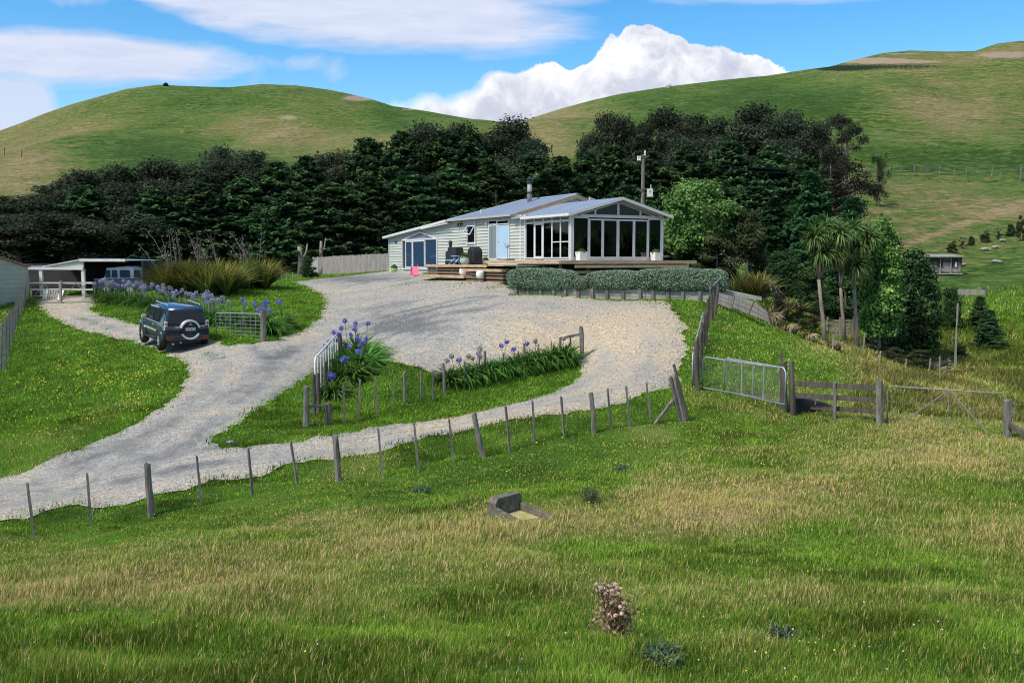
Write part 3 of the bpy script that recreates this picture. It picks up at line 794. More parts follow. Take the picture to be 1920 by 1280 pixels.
# structure walls behind the boards, end walls
mb.prism([(0, b_main0 - .1, -.9), (0, b_main1, -.9), (0, b_main1, zE - .02), (0, b_main0 - .1, zE - .02)], (.1, 0, 0))
mb.prism([(0.003, b_main1, -.9), (0.003, bw1, -.9), (0.003, bw1, zw - .02), (0.003, b_main1, zE - .08)], (.1, 0, 0))
mb.prism([(.1, bw1, -.9), (6, bw1, -.9), (6, bw1, zw + .3), (.1, bw1, zw - .02)], (0, -.1, 0))
mb.prism([(8.1, b_main0, -.9), (8.1, bw1, -.9), (8.1, bw1, zw), (8.1, b_main0, zE)], (-.1, 0, 0))
mb.prism([(4.3, 4.9, -.5), (8.0, 4.9, -.5), (8.0, 4.9, zE), (4.3, 4.9, zE + 1.1)], (0, .1, 0))
# gable infill above the sunroom roof
mb.prism([(.05, 6.05, zE - .1), (8.0, 6.05, zE - .1), (4.05, 6.05, zE + 1.2)], (0, .1, 0))
mb.build('weatherboard_wall', M['sideboard'], house)
# corner boards and trims
mb = MB()
for px in (977, 985.5):
    b = onA(px, 480)[0]; mb = MB(); mb.box((-.045, b, (zE + .03) / 2 - .02), (.03, .13, zE + .0)); mb.build('corner_board', M['white'], house)
mb = MB(); mb.box((-.045, bw1 - .06, (zw - .8) / 2), (.03, .12, zw + .76)); mb.build('corner_board', M['white'], house)
b_dp = onA(1329/1329*890 + 2, 440)[0]
mb = MB(); bq = onA(893.5, 440)[0]; mb.tube([(-.09, bq, -.6), (-.09, bq, zE - .05)], .035, 8); mb.build('downpipe', M['white'], house)

# roofs
roof = None
zR = onA(1080, 366, 4.05)[1]
def slab(mb, pts, th=.05):
    mb.prism(pts, (0, 0, th))
mb = MB()
e_l, e_r = -.28, 8.35
slab(mb, [(e_l, 5.9, zE), (4.05, 5.9, zR), (4.05, 12.6, zR), (e_l, 14.6, zE)])
slab(mb, [(4.054, 5.9, zR), (e_r, 5.9, zE), (e_r, 14.6, zE), (4.054, 12.6, zR)])
slab(mb, [(e_l, 14.604, zE - .003), (4.05, 12.604, zR - .003), (e_r, 14.604, zE - .003)])
# standing ribs
k = 0
b = 6.3
while b < 14.2:
    top_b = min(b, 12.6); fr = 1.0 if b <= 12.6 else (14.6 - b) / 2.0
    mb.beam((e_l, b, zE + .06), (e_l + (4.05 - e_l) * fr, b, zE + .06 + (zR - zE) * fr), .03, .02)
    b += .5
main_roof = mb.build('roof', M['roof'], house)
mb = MB(); mb.tube([(4.05, 5.85, zR + .06), (4.05, 12.6, zR + .06)], .06, 8); mb.tube([(4.05, 12.6, zR + .06), (e_l, 14.6, zE + .05)], .05, 6)
mb.build('ridge_cap', M['roof'], main_roof)
mb = MB()
for (p, q) in (((e_l, 5.88, zE - .08), (4.05, 5.88, zR - .08)), ((4.05, 5.88, zR - .08), (e_r, 5.88, zE - .08))):
    mb.beam(p, q, .05, .22)
mb.build('barge_board', M['barge'], main_roof)
mb = MB(); mb.beam((e_l - .05, 5.86, zE + .0), (e_l - .05, 14.6, zE + .0), .10, .11); mb.build('gutter', M['soffit'], main_roof)
# low wing roof (falls away along the facade)
mb = MB()
zj = zE - .03
mb.prism([(-.35, b_main1 + .05, zj), (-.35, bw1 + .35, zw), (6.2, bw1 + .35, zw + .25), (6.2, b_main1 + .05, zj + .25)], (0, 0, .05))
wr = mb.build('wing_roof', M['roof'], house)
mb = MB(); mb.beam((-.37, b_main1 + .2, zj + .02), (-.37, bw1 + .38, zw + .02), .04, .16)
mb.beam((-.37, bw1 + .38, zw + .02), (6.2, bw1 + .38, zw + .27), .04, .16)
bs = onA(800, 424)[0]; mb.beam((-.42, b_main1 - .2, zj - .14), (-.42, bs, zj - .16 + (zw - zj) * (bs - b_main1) / (bw1 - b_main1) + .08), .05, .06)
mb.build('fascia', M['white'], wr)
mb = MB(); mb.prism([(-.33, b_main1 + .1, zj - .08), (-.33, bw1 + .3, zw - .08), (0, bw1 + .3, zw - .08), (0, b_main1 + .1, zj - .08)], (0, 0, .03)); mb.build('soffit', M['soffit'], wr)

# chimney flue on the main roof
ca, cb = 3.2, None
r_ = ray(993, 377)
# where the flue meets the near slope: march along the roof plane
best = min(((abs(proj(*toWorld(3.3, bb, zR - .2))[0] - 993), bb) for bb in np.arange(8, 13, .05)))
cb = best[1]; zc0 = zR - .25
ztop = (lambda w: P(993, 331, w.y).z)(toWorld(3.3, cb, 0))
mb = MB(); mb.tube([(3.3, cb, zc0), (3.3, cb, ztop - .42)], .145, 14); flue = mb.build('chimney', M['rust'], main_roof, True)
mb = MB(); mb.tube([(3.3, cb, zc0 + .55), (3.3, cb, zc0 + .68)], .15, 14); mb.build('flue_band', M['plastic'], main_roof)
mb = MB(); mb.lathe((3.3, cb, ztop - .42), [(.19, 0), (.21, .06), (.16, .1), (.16, .2), (.22, .24), (.05, .38), (.03, .42)], 14)
mb.build('flue_cap', M['plastic'], main_roof)
mb = MB()
pa = onA(886, 394, .3); mb.tube([(.9, pa[0], zE + .1), (.9, pa[0], zE + .62)], .045, 8); mb.build('vent_pipe', M['white'], main_roof)
pa = onA(930, 386, 2.2)
mb = MB(); mb.tube([(2.2, pa[0], zE + .5), (2.2, pa[0], P(930, 356, toWorld(2.2, pa[0], 0).y).z)], .012, 5); mb.build('aerial_mast', M['wire'], main_roof)

# sunroom ------------------------------------------------------------
SL, SB = onB(1241, 487)[0], 4.77
zs0 = onB(1072, 484)[1]                    # sill
zf = zs0 - .14
zl = onB(1072, 405.5)[1]                   # top of the tall glazing, underside of gable band
zse = onB(1072, 400)[1]
apA = SL / 2
zap = onB(1162, 373, 0)[1]
DK = zf - .0
def opening(name, poly, nrm, w, depth, matf, matg, parent=house, pane='pane', back=.02):
    mb = MB(); inner = mb.ring(poly, nrm, w, depth); f = mb.build(name, matf, parent)
    mb = MB(); o = Vector(nrm).normalized() * (depth * .4)
    mb.prism([p + o for p in inner], Vector(nrm).normalized() * .008); g = mb.build(pane, matg, f)
    return f, g
# front wall bays
xs = [onB(p, 470)[0] for p in (1074, 1103, 1129, 1157.5, 1187.5, 1214, 1238)]
xs[0] = .09; xs[-1] = SL - .09
FN = (0, -1, 0)
for i in range(6):
    a0, a1 = xs[i], xs[i + 1]
    z0_, z1_ = zs0, zl - .03
    nm = 'sliding_door' if 0 < i < 5 else 'window'
    w = .075 if 0 < i < 5 else .055
    opening(nm, [(a0 + .006, 0, z0_), (a1 - .006, 0, z0_), (a1 - .006, 0, z1_ - (.07 if 0 < i < 5 else 0)), (a0 + .006, 0, z1_ - (.07 if 0 < i < 5 else 0))], FN, w, .06 if i % 2 else .045, M['white'], M['glass'])
# gable panes
def zroof(a): return zse + .0 + (zap - zse) * (1 - abs(a - apA) / apA)
gx_ = [.09] + [onB(p, 400)[0] for p in (1115.5, 1158, 1200)] + [SL - .09]
zg0 = zl + .07
for i in range(4):
    a0, a1 = gx_[i] + .005, gx_[i + 1] - .005
    t0, t1 = zroof(a0) - .16, zroof(a1) - .16
    poly = [(a0, 0, zg0), (a1, 0, zg0), (a1, 0, max(t1, zg0 + .02)), (a0, 0, max(t0, zg0 + .02))]
    if i == 0: poly = [(a0 + .15, 0, zg0), (a1, 0, zg0), (a1, 0, t1), (a0 + .15, 0, zroof(a0 + .15) - .16)]
    if i == 3: poly = [(a0, 0, zg0), (a1 - .15, 0, zg0), (a1 - .15, 0, zroof(a1 - .15) - .16), (a0, 0, t0)]
    opening('gable_window', poly, FN, .05, .05, M['white'], M['glassgable'])
# posts, band and sill
mb = MB()
mb.box((.02, .02, (zf + zse) / 2), (.13, .13, zse - zf)); mb.box((SL - .02, .02, (zf + zse) / 2), (.13, .13, zse - zf))
mb.box((SL / 2, .02, zl + .035), (SL - .17, .09, .13)); mb.box((SL / 2, .03, zs0 - .07), (SL - .17, .13, .135))
mb.beam((.0, .01, zse - .02), (apA, .01, zap - .07), .08, .14); mb.beam((apA, .012, zap - .07), (SL, .012, zse - .02), .08, .14)
mb.box((apA, -.0, (zg0 + zap) / 2 - .12), (.11, .10, zap - zg0 - .12))
mb.box((.06, SB / 2, zs0 - .07), (.10, SB - .2, .133))
mb.box((.06, SB / 2, zse - .06), (.10, SB - .2, .10))
mb.build('sunroom_frame', M['white'], house)
# side wall bays
bs_ = [onA(p, 470)[0] for p in (1067.5, 1052, 1036, 1019.5, 1003, 987)]
bs_[0] = .10
SN = (-1, 0, 0)
zt = onA(1052, 415)[1]
for i in range(5):
    b0, b1 = bs_[i] + .005, bs_[i + 1] - .005
    opening('transom_window', [(0, b0, zt + .03), (0, b1, zt + .03), (0, b1, zse - .12), (0, b0, zse - .12)], SN, .045, .05, M['white'], M['glassgable'])
    if i == 3:
        opening('glazed_door', [(0, b0, zs0 - .02), (0, b1, zs0 - .02), (0, b1, zt + .02), (0, b0, zt + .02)], SN, .13, .06, M['white'], M['glassgable'])
    else:
        f, g = opening('window', [(0, b0, zs0), (0, b1, zs0), (0, b1, zt + .02), (0, b0, zt + .02)], SN, .05, .05, M['white'], M['glassgable'])
        if i in (0, 1):
            mb = MB(); mb.box((-.02, (b0 + b1) / 2, zs0 + .85), (.05, b1 - b0 - .1, .05)); mb.build('mid_rail', M['white'], f)
# interior: floor, back wall, right wall, curtains, some furniture seen through the glass
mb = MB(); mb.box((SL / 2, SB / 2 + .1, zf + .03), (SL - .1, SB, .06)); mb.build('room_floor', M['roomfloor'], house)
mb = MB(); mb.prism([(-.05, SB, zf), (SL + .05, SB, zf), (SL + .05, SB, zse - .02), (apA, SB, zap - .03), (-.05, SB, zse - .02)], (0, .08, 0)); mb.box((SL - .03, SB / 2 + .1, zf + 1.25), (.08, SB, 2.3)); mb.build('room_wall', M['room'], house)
mb = MB()
for i in (3, 4):
    b0, b1 = bs_[i] + .1, bs_[i + 1] - .1; n = 9
    for k in range(n):
        bb = b0 + (b1 - b0) * k / n; mb.box((.22 + .03 * (k % 2), bb, (zs0 + zt) / 2), (.03, (b1 - b0) / n * .8, zt - zs0))
mb.build('curtain', M['curtain'], house)
# sunroom ceiling and roof
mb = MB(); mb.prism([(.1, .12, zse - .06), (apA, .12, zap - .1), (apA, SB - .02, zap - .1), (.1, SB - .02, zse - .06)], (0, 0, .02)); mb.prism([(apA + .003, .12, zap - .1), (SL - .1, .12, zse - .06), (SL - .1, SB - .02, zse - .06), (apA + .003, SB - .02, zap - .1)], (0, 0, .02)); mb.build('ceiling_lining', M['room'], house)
mb = MB()
ov = .34
ze_ = zse + .02; sl = (zap - zse) / apA
b0_, b1_ = -.42, 5.86
mb.prism([(-ov, b0_, ze_ - sl * ov), (apA, b0_, zap + .02), (apA, b1_, zap + .02), (-ov, b1_, ze_ - sl * ov)], (0, 0, .045))
mb.prism([(apA + .003, b0_, zap + .02), (SL + ov, b0_, ze_ - sl * ov), (SL + ov, b1_, ze_ - sl * ov), (apA + .003, b1_, zap + .02)], (0, 0, .045))
b = 0.0
while b < 5.8:
    mb.beam((-ov, b, ze_ - sl * ov + .05), (apA, b, zap + .07), .03, .02); b += .5
sr = mb.build('sunroom_roof', M['roof'], house)
mb = MB()
mb.beam((-ov, b0_ - .02, ze_ - sl * ov - .0), (apA, b0_ - .02, zap + .0), .03, .15); mb.beam((apA, b0_ - .022, zap), (SL + ov, b0_ - .022, ze_ - sl * ov), .03, .15)
mb.beam((-ov - .03, b0_, ze_ - sl * ov - .0), (-ov - .03, b1_ - 1.2, ze_ - sl * ov), .07, .13); mb.beam((SL + ov + .03, b0_, ze_ - sl * ov), (SL + ov + .03, b1_, ze_ - sl * ov), .07, .13)
mb.build('fascia', M['white'], sr)

# facade openings ----------------------------------------------------
def rectA(px0, px1, py0, py1, off=0.0):
    b0, z1 = onA(px1, py0); b1, _ = onA(px0, py0); _, z0 = onA(px1, py1)
    return b0, b1, z0, z1
def rp(b0, b1, z0, z1, x=-.035): return [(x, b0, z0), (x, b1, z0), (x, b1, z1), (x, b0, z1)]
# entrance unit
b0, b1, z0, z1 = rectA(918, 933.5, 421, 486)
fz0 = z0
f, g = opening('window', rp(b0, b1, z0, z1), SN, .06, .05, M['white'], glassmat('patterned_glass', .05, None, (.20, .25, .27)))
mb = MB()
pts_ = [(-.062, b0 + .62 * (b1 - b0) + (.05 if k % 2 else -.05), z0 + .15 + k * (z1 - z0 - .3) / 23) for k in range(24)]
mb.tube(pts_, .018, 4); mb.build('lace_strip', M['curtain'], f)
b0, b1, z0, z1 = rectA(934, 957, 421, 484)
mb = MB(); mb.ring(rp(b0, b1, z0 - .02, z1), SN, .07, .05); f = mb.build('door_frame', M['white'], house)
mb = MB(); mb.box((-.055, (b0 + b1) / 2, (z0 + z1) / 2), (.03, b1 - b0 - .15, z1 - z0 - .1)); dr = mb.build('door', M['bluedoor'], house)
mb = MB(); mb.box((-.085, b1 - .2, z0 + .95), (.04, .12, .03)); mb.build('handle', M['silver'], dr)
b0, b1, z0, z1 = rectA(918, 934, 412, 420.5); opening('transom_window', rp(b0, b1, z0, z1), SN, .05, .06, M['white'], M['glassdark'])
b0, b1, z0, z1 = rectA(934.5, 957, 411.5, 420); opening('transom_window', rp(b0, b1, z0, z1), SN, .05, .09, M['white'], M['glassdark'])
b0, b1, _, z1 = rectA(918, 933.5, 486, 496); mb = MB(); mb.box((-.05, (b0 + b1) / 2, fz0 - .1), (.04, b1 - b0, .18)); mb.build('door_step_panel', M['white'], house)
# awning window
b0, b1, z0, z1 = rectA(877.5, 892.5, 422, 456)
zm = z0 + (z1 - z0) * .46
mb = MB(); mb.ring(rp(b0, b1, z0, z1), SN, .07, .05); f = mb.build('window', M['white'], house)
mb = MB(); mb.box((-.06, (b0 + b1) / 2, z0 - .02), (.09, b1 - b0 + .12, .05)); mb.build('sill', M['white'], f)
mb = MB(); mb.box((-.045, (b0 + b1) / 2, (z0 + z1) / 2), (.01, b1 - b0 - .1, z1 - z0 - .1)); mb.build('pane', M['glassdark'], f)
mb = MB(); o = .34
poly = [(-.06 - o, b0 + .02, zm), (-.06 - o, b1 - .02, zm), (-.07, b1 - .02, z1 - .03), (-.07, b0 + .02, z1 - .03)]
nn = (Vector(poly[1]) - Vector(poly[0])).cross(Vector(poly[3]) - Vector(poly[0])); nn = nn if nn.x < 0 else -nn
inner = mb.ring(poly, nn, .06, .04); sash = mb.build('open_sash', M['white'], f)
# wing sliding door with small glazed gable
b0, b1, z0, z1 = rectA(756, 822, 446, 506.5)
pk = onA(789, 434); zt_ = onA(822, 446)[1]
x = -.12
zb_, zt2 = z0 + .02, zt_
mb = MB()
poly = [(x + .1, b0, zb_), (x + .1, b1, zb_), (x + .1, b1, zt2), (x + .1, (b0 + b1) / 2 - .2, pk[1]), (x + .1, b0, zt2)]
mb.ring(poly, SN, .09, .10); pf = mb.build('wing_door_frame', M['white'], house)
mb = MB(); mb.box((x, (b0 + b1) / 2, zt2 - .04), (.07, b1 - b0 - .2, .09)); mb.build('door_head', M['white'], pf)
mb = MB(); mb.prism([(x + .09, b0 + .12, zt2 + .01), (x + .09, b1 - .12, zt2 + .01), (x + .09, (b0 + b1) / 2 - .2, pk[1] - .12)], (-.02, 0, 0)); mb.build('gable_pane', paint('lilac_grey_panel', (.22, .23, .30), .2), pf)
cuts = [onA(p, 480)[0] for p in (763, 776.5, 799.5, 820)]
hb = b1 - .09
mb = MB(); mb.box((x + .08, (cuts[0] + hb) / 2, (zb_ + zt2) / 2), (.02, hb - cuts[0], zt2 - zb_ - .2)); mb.build('dark_doorway', M['shedin'], pf)
for i in range(3):
    q0, q1 = cuts[i + 1] + .01, cuts[i] - .01
    if i == 2: q0 = b0 + .1
    opening('sliding_door', [(x + (.03 if i < 2 else .06), q0, zb_ + .1), (x + (.03 if i < 2 else .06), q1, zb_ + .1), (x + (.03 if i < 2 else .06), q1, zt2 - .1), (x + (.03 if i < 2 else .06), q0, zt2 - .1)], SN, .09 if i < 2 else .03, .05, M['white'], M['glassblue'])
# lamps
def walllamp(px, py):
    b, z = onA(px, py); mb = MB(); mb.box((-.07, b, z), (.10, .22, .10)); mb.tube([(-.05, b, z - .02), (-.16, b, z - .05)], .05, 8); return mb.build('wall_light', M['plastic'], house)
walllamp(744, 453.5); 
b, z = onA(915, 417); mb = MB(); mb.box((-.07, b, z), (.08, .08, .16)); mb.tube([(-.1, b, z), (-.16, b, z - .14)], .045, 8); mb.build('wall_light', M['white'], house)
b, z = onA(865, 419.5); mb = MB(); mb.box((-.1, b, z), (.12, .5, .08)); mb.tube([(-.12, b - .15, z), (-.22, b - .2, z - .16)], .06, 8); mb.tube([(-.12, b + .15, z), (-.22, b + .2, z - .16)], .06, 8); mb.build('security_light', M['plastic'], house)

# furniture dimly seen in the sunroom
def roomchair(a, b, rz):
    e = empty('dining_chair', toWorld(a, b, zf + .06), HROT + rz)
    mb = MB(); mb.box((0, 0, .45), (.42, .42, .05)); mb.build('seat', M['barge'], e)
    mb = MB(); mb.box((0, .2, .75), (.42, .04, .5)); mb.build('backrest', M['barge'], e)
    for i in (-1, 1):
        for j in (-1, 1):
            mb = MB(); mb.box((i * .18, j * .18, .21), (.04, .04, .42)); mb.build('leg', M['barge'], e)
    return e
rc = roomchair(2.2, 1.6, .3); tag(rc, 'wooden chair seen dimly through the second glass door of the gable', 'chair', 'chairs inside the sunroom')
rc = roomchair(4.0, 1.9, -.5); tag(rc, 'wooden chair seen dimly through the glass right of the door handle', 'chair', 'chairs inside the sunroom')

# ------------------------------------------------------------------ deck and steps
def boards(mb, poly, z, th=.045, edge=.16):
    """deck slab with a fascia that stands proud"""
    mb.prism([(p[0], p[1], z - th) for p in poly], (0, 0, th))
deck = empty('upper_deck', toWorld(0, 0, 0), HROT, 'wide timber deck running under the glazed gable end', 'deck')
zd = zf + .0
lf = toLocal(P(943, 489, 45.6)); rt_ = onB(1305, 490, -2.2)[0]
mb = MB()
dpoly = [(-4.9, -2.2), (rt_, -2.2), (rt_, 3.0), (SL + .1, 3.0), (SL + .1, -.06), (-.06, -.06), (-.06, 5.5), (-1.3, 5.5), (-2.2, .3), (-4.9, .3)]
# clean polygons: front strip and left strip (butted)
def planks(mb, a0, a1, b0, b1, z, along='a', w=.14, gap=.008):
    if along == 'a':
        b = b0
        while b < b1 - .02:
            e_ = min(b + w - gap, b1); mb.box(((a0 + a1) / 2, (b + e_) / 2, z - .016), (a1 - a0, e_ - b, .032)); b += w
    else:
        a = a0
        while a < a1 - .02:
            e_ = min(a + w - gap, a1); mb.box(((a + e_) / 2, (b0 + b1) / 2, z - .016), (e_ - a, b1 - b0, .032)); a += w
planks(mb, -2.0, rt_, -2.2, -.07, zd)
planks(mb, SL + .12, rt_, -.06, 3.0, zd)
planks(mb, -2.0, -.07, -.06, 5.6, zd)
mb.build('decking', M['timber'], deck)
mb = MB()
mb.box(((rt_ - 2.0) / 2, -2.225, zd - .06), (rt_ + 2.0, .045, .17)); mb.box((rt_ + .024, .4, zd - .06), (.045, 5.2, .17)); mb.box((-2.025, 1.7, zd - .06), (.045, 7.8, .17))
mb.build('edge_board', M['timber'], deck)
mb = MB()
mb.box(((rt_ - .6) / 2 - .6, -2.32, zd - .27), (rt_ + .6, .045, .13)); mb.box(((rt_ - 2.2) / 2 - .2, -2.0, zd - .56), (rt_ + 2.0 - .2, .045, .14)); mb.box(((rt_ - 2.2) / 2 - .2, -1.99, zd - .78), (rt_ + 1.8, .045, .14))
mb.build('skirting_board', M['timber'], deck)
for a in np.arange(-1.8, rt_, 1.6):
    for b in (-1.93, -.4):
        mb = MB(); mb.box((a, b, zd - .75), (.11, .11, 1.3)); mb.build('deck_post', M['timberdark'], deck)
mb = MB(); mb.box(((rt_ - 1.8) / 2, -1.2, zd - .7), (rt_ + 1.4, .05, 1.2)); mb.build('under_deck_shade', M['shedin'], deck)  # near-black sheet that stands in for the shade beneath the deck

low = empty('lower_deck', toWorld(-2, 8, 0), HROT, 'low timber deck and steps below the blue front door', 'deck')
LB = Vector((-2, 8, 0))
def lowp(a, b, z): return (a + 2, b - 8, z)
zl1 = P(870, 496.5, 56).z
class OffMB(MB):
    def __init__(s): MB.__init__(s, Matrix.Translation((2, -8, 0)))
mb = OffMB()
planks(mb, -1.95, -.05, 5.7, 14.3, zl1, 'b' if False else 'b')
planks(mb, -1.95, -.05 - 2.0, 3.0, 5.7, zl1, 'b')
planks(mb, -4.1 + .0, -2.1, -.4, 1.6, zl1 - .0, 'b')
mb.build('decking', M['timber'], low)
mb = OffMB()
mb.box((-1.975, 10.0, zl1 - .06), (.045, 8.7, .15)); mb.box((-1.0, 14.325, zl1 - .06), (1.9, .045, .15))
mb.build('edge_board', M['timber'], low)
# slatted riser below
mb = OffMB()
for k in range(3): mb.box((-1.85, 10.0, zl1 - .27 - .2 * k), (.035, 8.2, .13)); mb.box((-.95, 14.1, zl1 - .27 - .2 * k), (1.8, .035, .13))
for b in (6.2, 10.5, 13.9): mb.box((-1.80, b, zl1 - .5), (.09, .09, .8))
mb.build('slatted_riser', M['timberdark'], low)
mb = OffMB(); mb.box((-1.2, 10, zl1 - .55), (.05, 8, .8)); mb.build('under_deck_shade', M['shedin'], low)  # dark sheet behind the slats, coloured as the shade of the gap
# second tier near the upper deck, then the long bottom step
zt2_ = P(930, 505, 50).z
mb = OffMB()
planks(mb, -3.1, -2.02, 1.2, 6.4, zt2_, 'b')
mb.box((-3.125, 3.8, zt2_ - .055), (.045, 5.25, .14)); mb.box((-2.6, 1.175, zt2_ - .055), (1.05, .045, .14)); mb.box((-2.6, 6.425, zt2_ - .055), (1.05, .045, .14))
zt3 = P(850, 516, 56).z
planks(mb, -3.0, -2.02, 6.5, 12.6, zt3, 'b')
mb.box((-3.025, 9.5, zt3 - .055), (.045, 6.3, .15))
mb.build('step', M['timber'], low)
mb = OffMB()
for k in range(3): mb.box((-3.02, 3.6, zt2_ - .25 - .2 * k), (.035, 4.9, .13)); mb.box((-2.55, 1.26, zt2_ - .25 - .2 * k), (.9, .035, .13))
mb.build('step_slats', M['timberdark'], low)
mb = OffMB(); mb.box((-2.6, 3.8, zt2_ - .5), (.05, 4.8, .8)); mb.build('step_void_shade', M['shedin'], low)  # dark sheet coloured as the shade inside the steps

# ------------------------------------------------------------------ things on the decks
def pot(name, px, py, Y, r, h, mat, label, plant=True, group=None, square=False, zbase=None):
    p = P(px, py, Y)
    if zbase is not None: p.z = zbase
    e = empty(name, p, HROT, label, 'planter', group)
    mb = MB()
    if square:
        w0, w1 = r * .8, r
        vs = []
        for w, z in ((w0, 0), (w1, h), (w1 * .85, h), (w0 * .8, h * .75)):
            vs += [(-w, -w, z), (w, -w, z), (w, w, z), (-w, w, z)]
        fs = [(0, 1, 2, 3)] + [(i * 4 + k, i * 4 + (k + 1) % 4, i * 4 + 4 + (k + 1) % 4, i * 4 + 4 + k) for i in range(3) for k in range(4)] + [(12, 13, 14, 15)]
        mb.add(vs, fs)
    else:
        mb.lathe((0, 0, 0), [(r * .7, 0), (r, h * .35), (r, h * .7), (r * .85, h), (r * .75, h), (r * .7, h * .8)], 20)
    mb.build('pot', mat, e, not square)
    if plant:
        n = 500
        c = RNG.normal(size=(n, 3)); c /= np.linalg.norm(c, axis=1)[:, None]; c[:, 2] = np.abs(c[:, 2])
        rad = r * 1.05 * RNG.uniform(.6, 1, n)[:, None]
        leafquads('foliage', c * rad + np.array([0, 0, h * .85]), c + RNG.normal(size=(n, 3)) * .5, RNG.uniform(.04, .08, n), (.05, .12, .02), (.10, .22, .04), e)
    return e

def leafmesh(name, cen, nrm, size, c0, c1, aspect=1.6, shade=None):
    cen = np.asarray(cen, float); n = len(cen)
    nrm = nrm / (np.linalg.norm(nrm, axis=1)[:, None] + 1e-9)
    r_ = RNG.normal(size=(n, 3)); a = np.cross(nrm, r_); a /= (np.linalg.norm(a, axis=1)[:, None] + 1e-9); b = np.cross(nrm, a)
    s = np.asarray(size)[:, None] * .5
    v = np.stack([cen - a * s * aspect, cen - b * s, cen + a * s * aspect, cen + b * s], 1).reshape(-1, 3)
    f = np.arange(n * 4).reshape(-1, 4)
    t = RNG.uniform(0, 1, n) if shade is None else np.clip(shade + RNG.normal(size=n) * .18, 0, 1)
    col = np.array(c0)[None] * (1 - t[:, None]) + np.array(c1)[None] * t[:, None]
    return npmesh(name, v, f, np.repeat(col, 4, 0))

def leafquads(name, cen, nrm, size, c0, c1, parent=None, aspect=1.6, shade=None, mat=None):
    return link(name, leafmesh(name, cen, nrm, size, c0, c1, aspect, shade), mat or M['leaf'], parent)
# the two square planters stand against the glazing
def planter_at(px, a_off, label):
    a = onB(px, 486, -.45)[0]; w = toWorld(a, -.45, zd)
    return pot('square_planter', 0, 0, 1, .23, .46, M['whitepot'], label, True, 'white planters by the sunroom glass', True) , w
for px, lb in ((1090, 'square white planter with clipped green ball beside the corner post of the sunroom'), (1230, 'square white planter with clipped green ball at the right end of the glass doors')):
    e, w = planter_at(px, 0, lb); e.location = w
def atw(px, a, z=None):
    """a point at facade distance a (negative = out on the deck) seen in column px"""
    b = onA(px, 490, a)[0]; w = toWorld(a, b, 0); w.z = zl1 if z is None else z; return w
w = atw(868, -2.5, zt3); e = pot('round_planter', 868, 0, 1, .21, .40, M['whitepot'], 'round white pot standing on the long bottom step, left one of two', False, 'round white pots on the steps'); e.location = w
w = atw(900, -2.62, zt2_ - .2 - .2); e = pot('round_planter', 900, 0, 1, .21, .42, M['whitepot'], 'round white pot standing on the steps, nearest the hedge', False, 'round white pots on the steps'); e.location = atw(900, -3.35, zt3 - .11)
w = atw(739, -.5, tz(*atw(739, -.5)[:2])); e = pot('green_planter', 0, 0, 1, .24, .34, worn('lime_pot', (.30, .36, .12), (.44, .50, .2), 4), 'small lime green pot against the wing wall beside the board fence', True); e.location = w
e = pot('glazed_planter', 0, 0, 1, .27, .48, worn('sage_pot', (.30, .37, .33), (.44, .50, .45), 3), 'large sage green pot next to the pale blue picnic table', True); e.location = atw(871, -1.6)
e = pot('shrub_planter', 0, 0, 1, .15, .3, M['rust'], 'small leafy pot plant between the black arched cover and the entrance', True); e.location = atw(911, -.6)

# covered barbecues
e = empty('covered_grill', atw(854, -.75), HROT + .1, 'bulky black covered barbecue with a tall hood post at its left', 'barbecue')
mb = MB(); mb.prism([(0, -.75, 0), (0, .55, 0), (0, .55, .72), (0, .5, .95), (0, .42, 1.18), (0, -.45, 1.18), (0, -.5, .92), (0, -.75, .88)], (.6, 0, 0)); mb.M = None
mb.v = [(x - .3, -y, z * .92) for x, y, z in mb.v]; mb.build('cover', M['black'], e, False, .05)
mb = MB(); mb.tube([(0, .60, .0), (0, .60, 1.28)], .10, 8); mb.lathe((0, .60, 1.28), [(.10, 0), (.13, .08), (.1, .18), (.03, .22)], 10); mb.build('flue', M['black'], e)
for y in (.6, -.55):
    mb = MB(); mb.tube([(-.33, y, .12), (-.27, y, .12)], .12, 12); mb.build('wheel', M['tyre'], e)
e = empty('covered_smoker', atw(890.5, -.75), HROT, 'smooth black arched cover over a patio heater beside the small window', 'barbecue')
mb = MB(); prof = [(-.44, 0), (.44, 0), (.44, .72), (.40, .86), (.26, .98), (.06, 1.06), (-.06, 1.06), (-.26, .98), (-.40, .86), (-.44, .72)]
mb.prism([(-.3, y, z) for y, z in prof], (.6, 0, 0)); mb.build('cover', M['black'], e, False, .05)
mb = MB(); [mb.box((-.32, y, .42), (.02, .012, .8)) for y in (-.2, .02, .22)]; mb.build('cover_seam', M['plastic'], e)
# little picnic table
e = empty('picnic_table', atw(857, -1.5), HROT, "small pale blue child's picnic table with crossed legs", 'table')
mb = MB(); 
for k in (-1, 0, 1): mb.box((k * .13, 0, .52), (.12, .95, .03))
mb.build('table_top', M['blueboard'], e)
for s in (-1, 1):
    mb = MB(); mb.box((s * .42, 0, .28), (.17, .95, .03)); mb.build('bench', M['blueboard'], e)
for y in (-.33, .33):
    for s in (-1, 1):
        mb = MB(); mb.beam((s * .40, y + s * .012, 0), (-s * .08, y + s * .012, .50), .03, .09, (0, 1, 0)); mb.build('leg', M['blueboard'], e)
    mb = MB(); mb.box((0, y + .04, .24), (.95, .03, .07)); mb.build('brace', M['blueboard'], e)
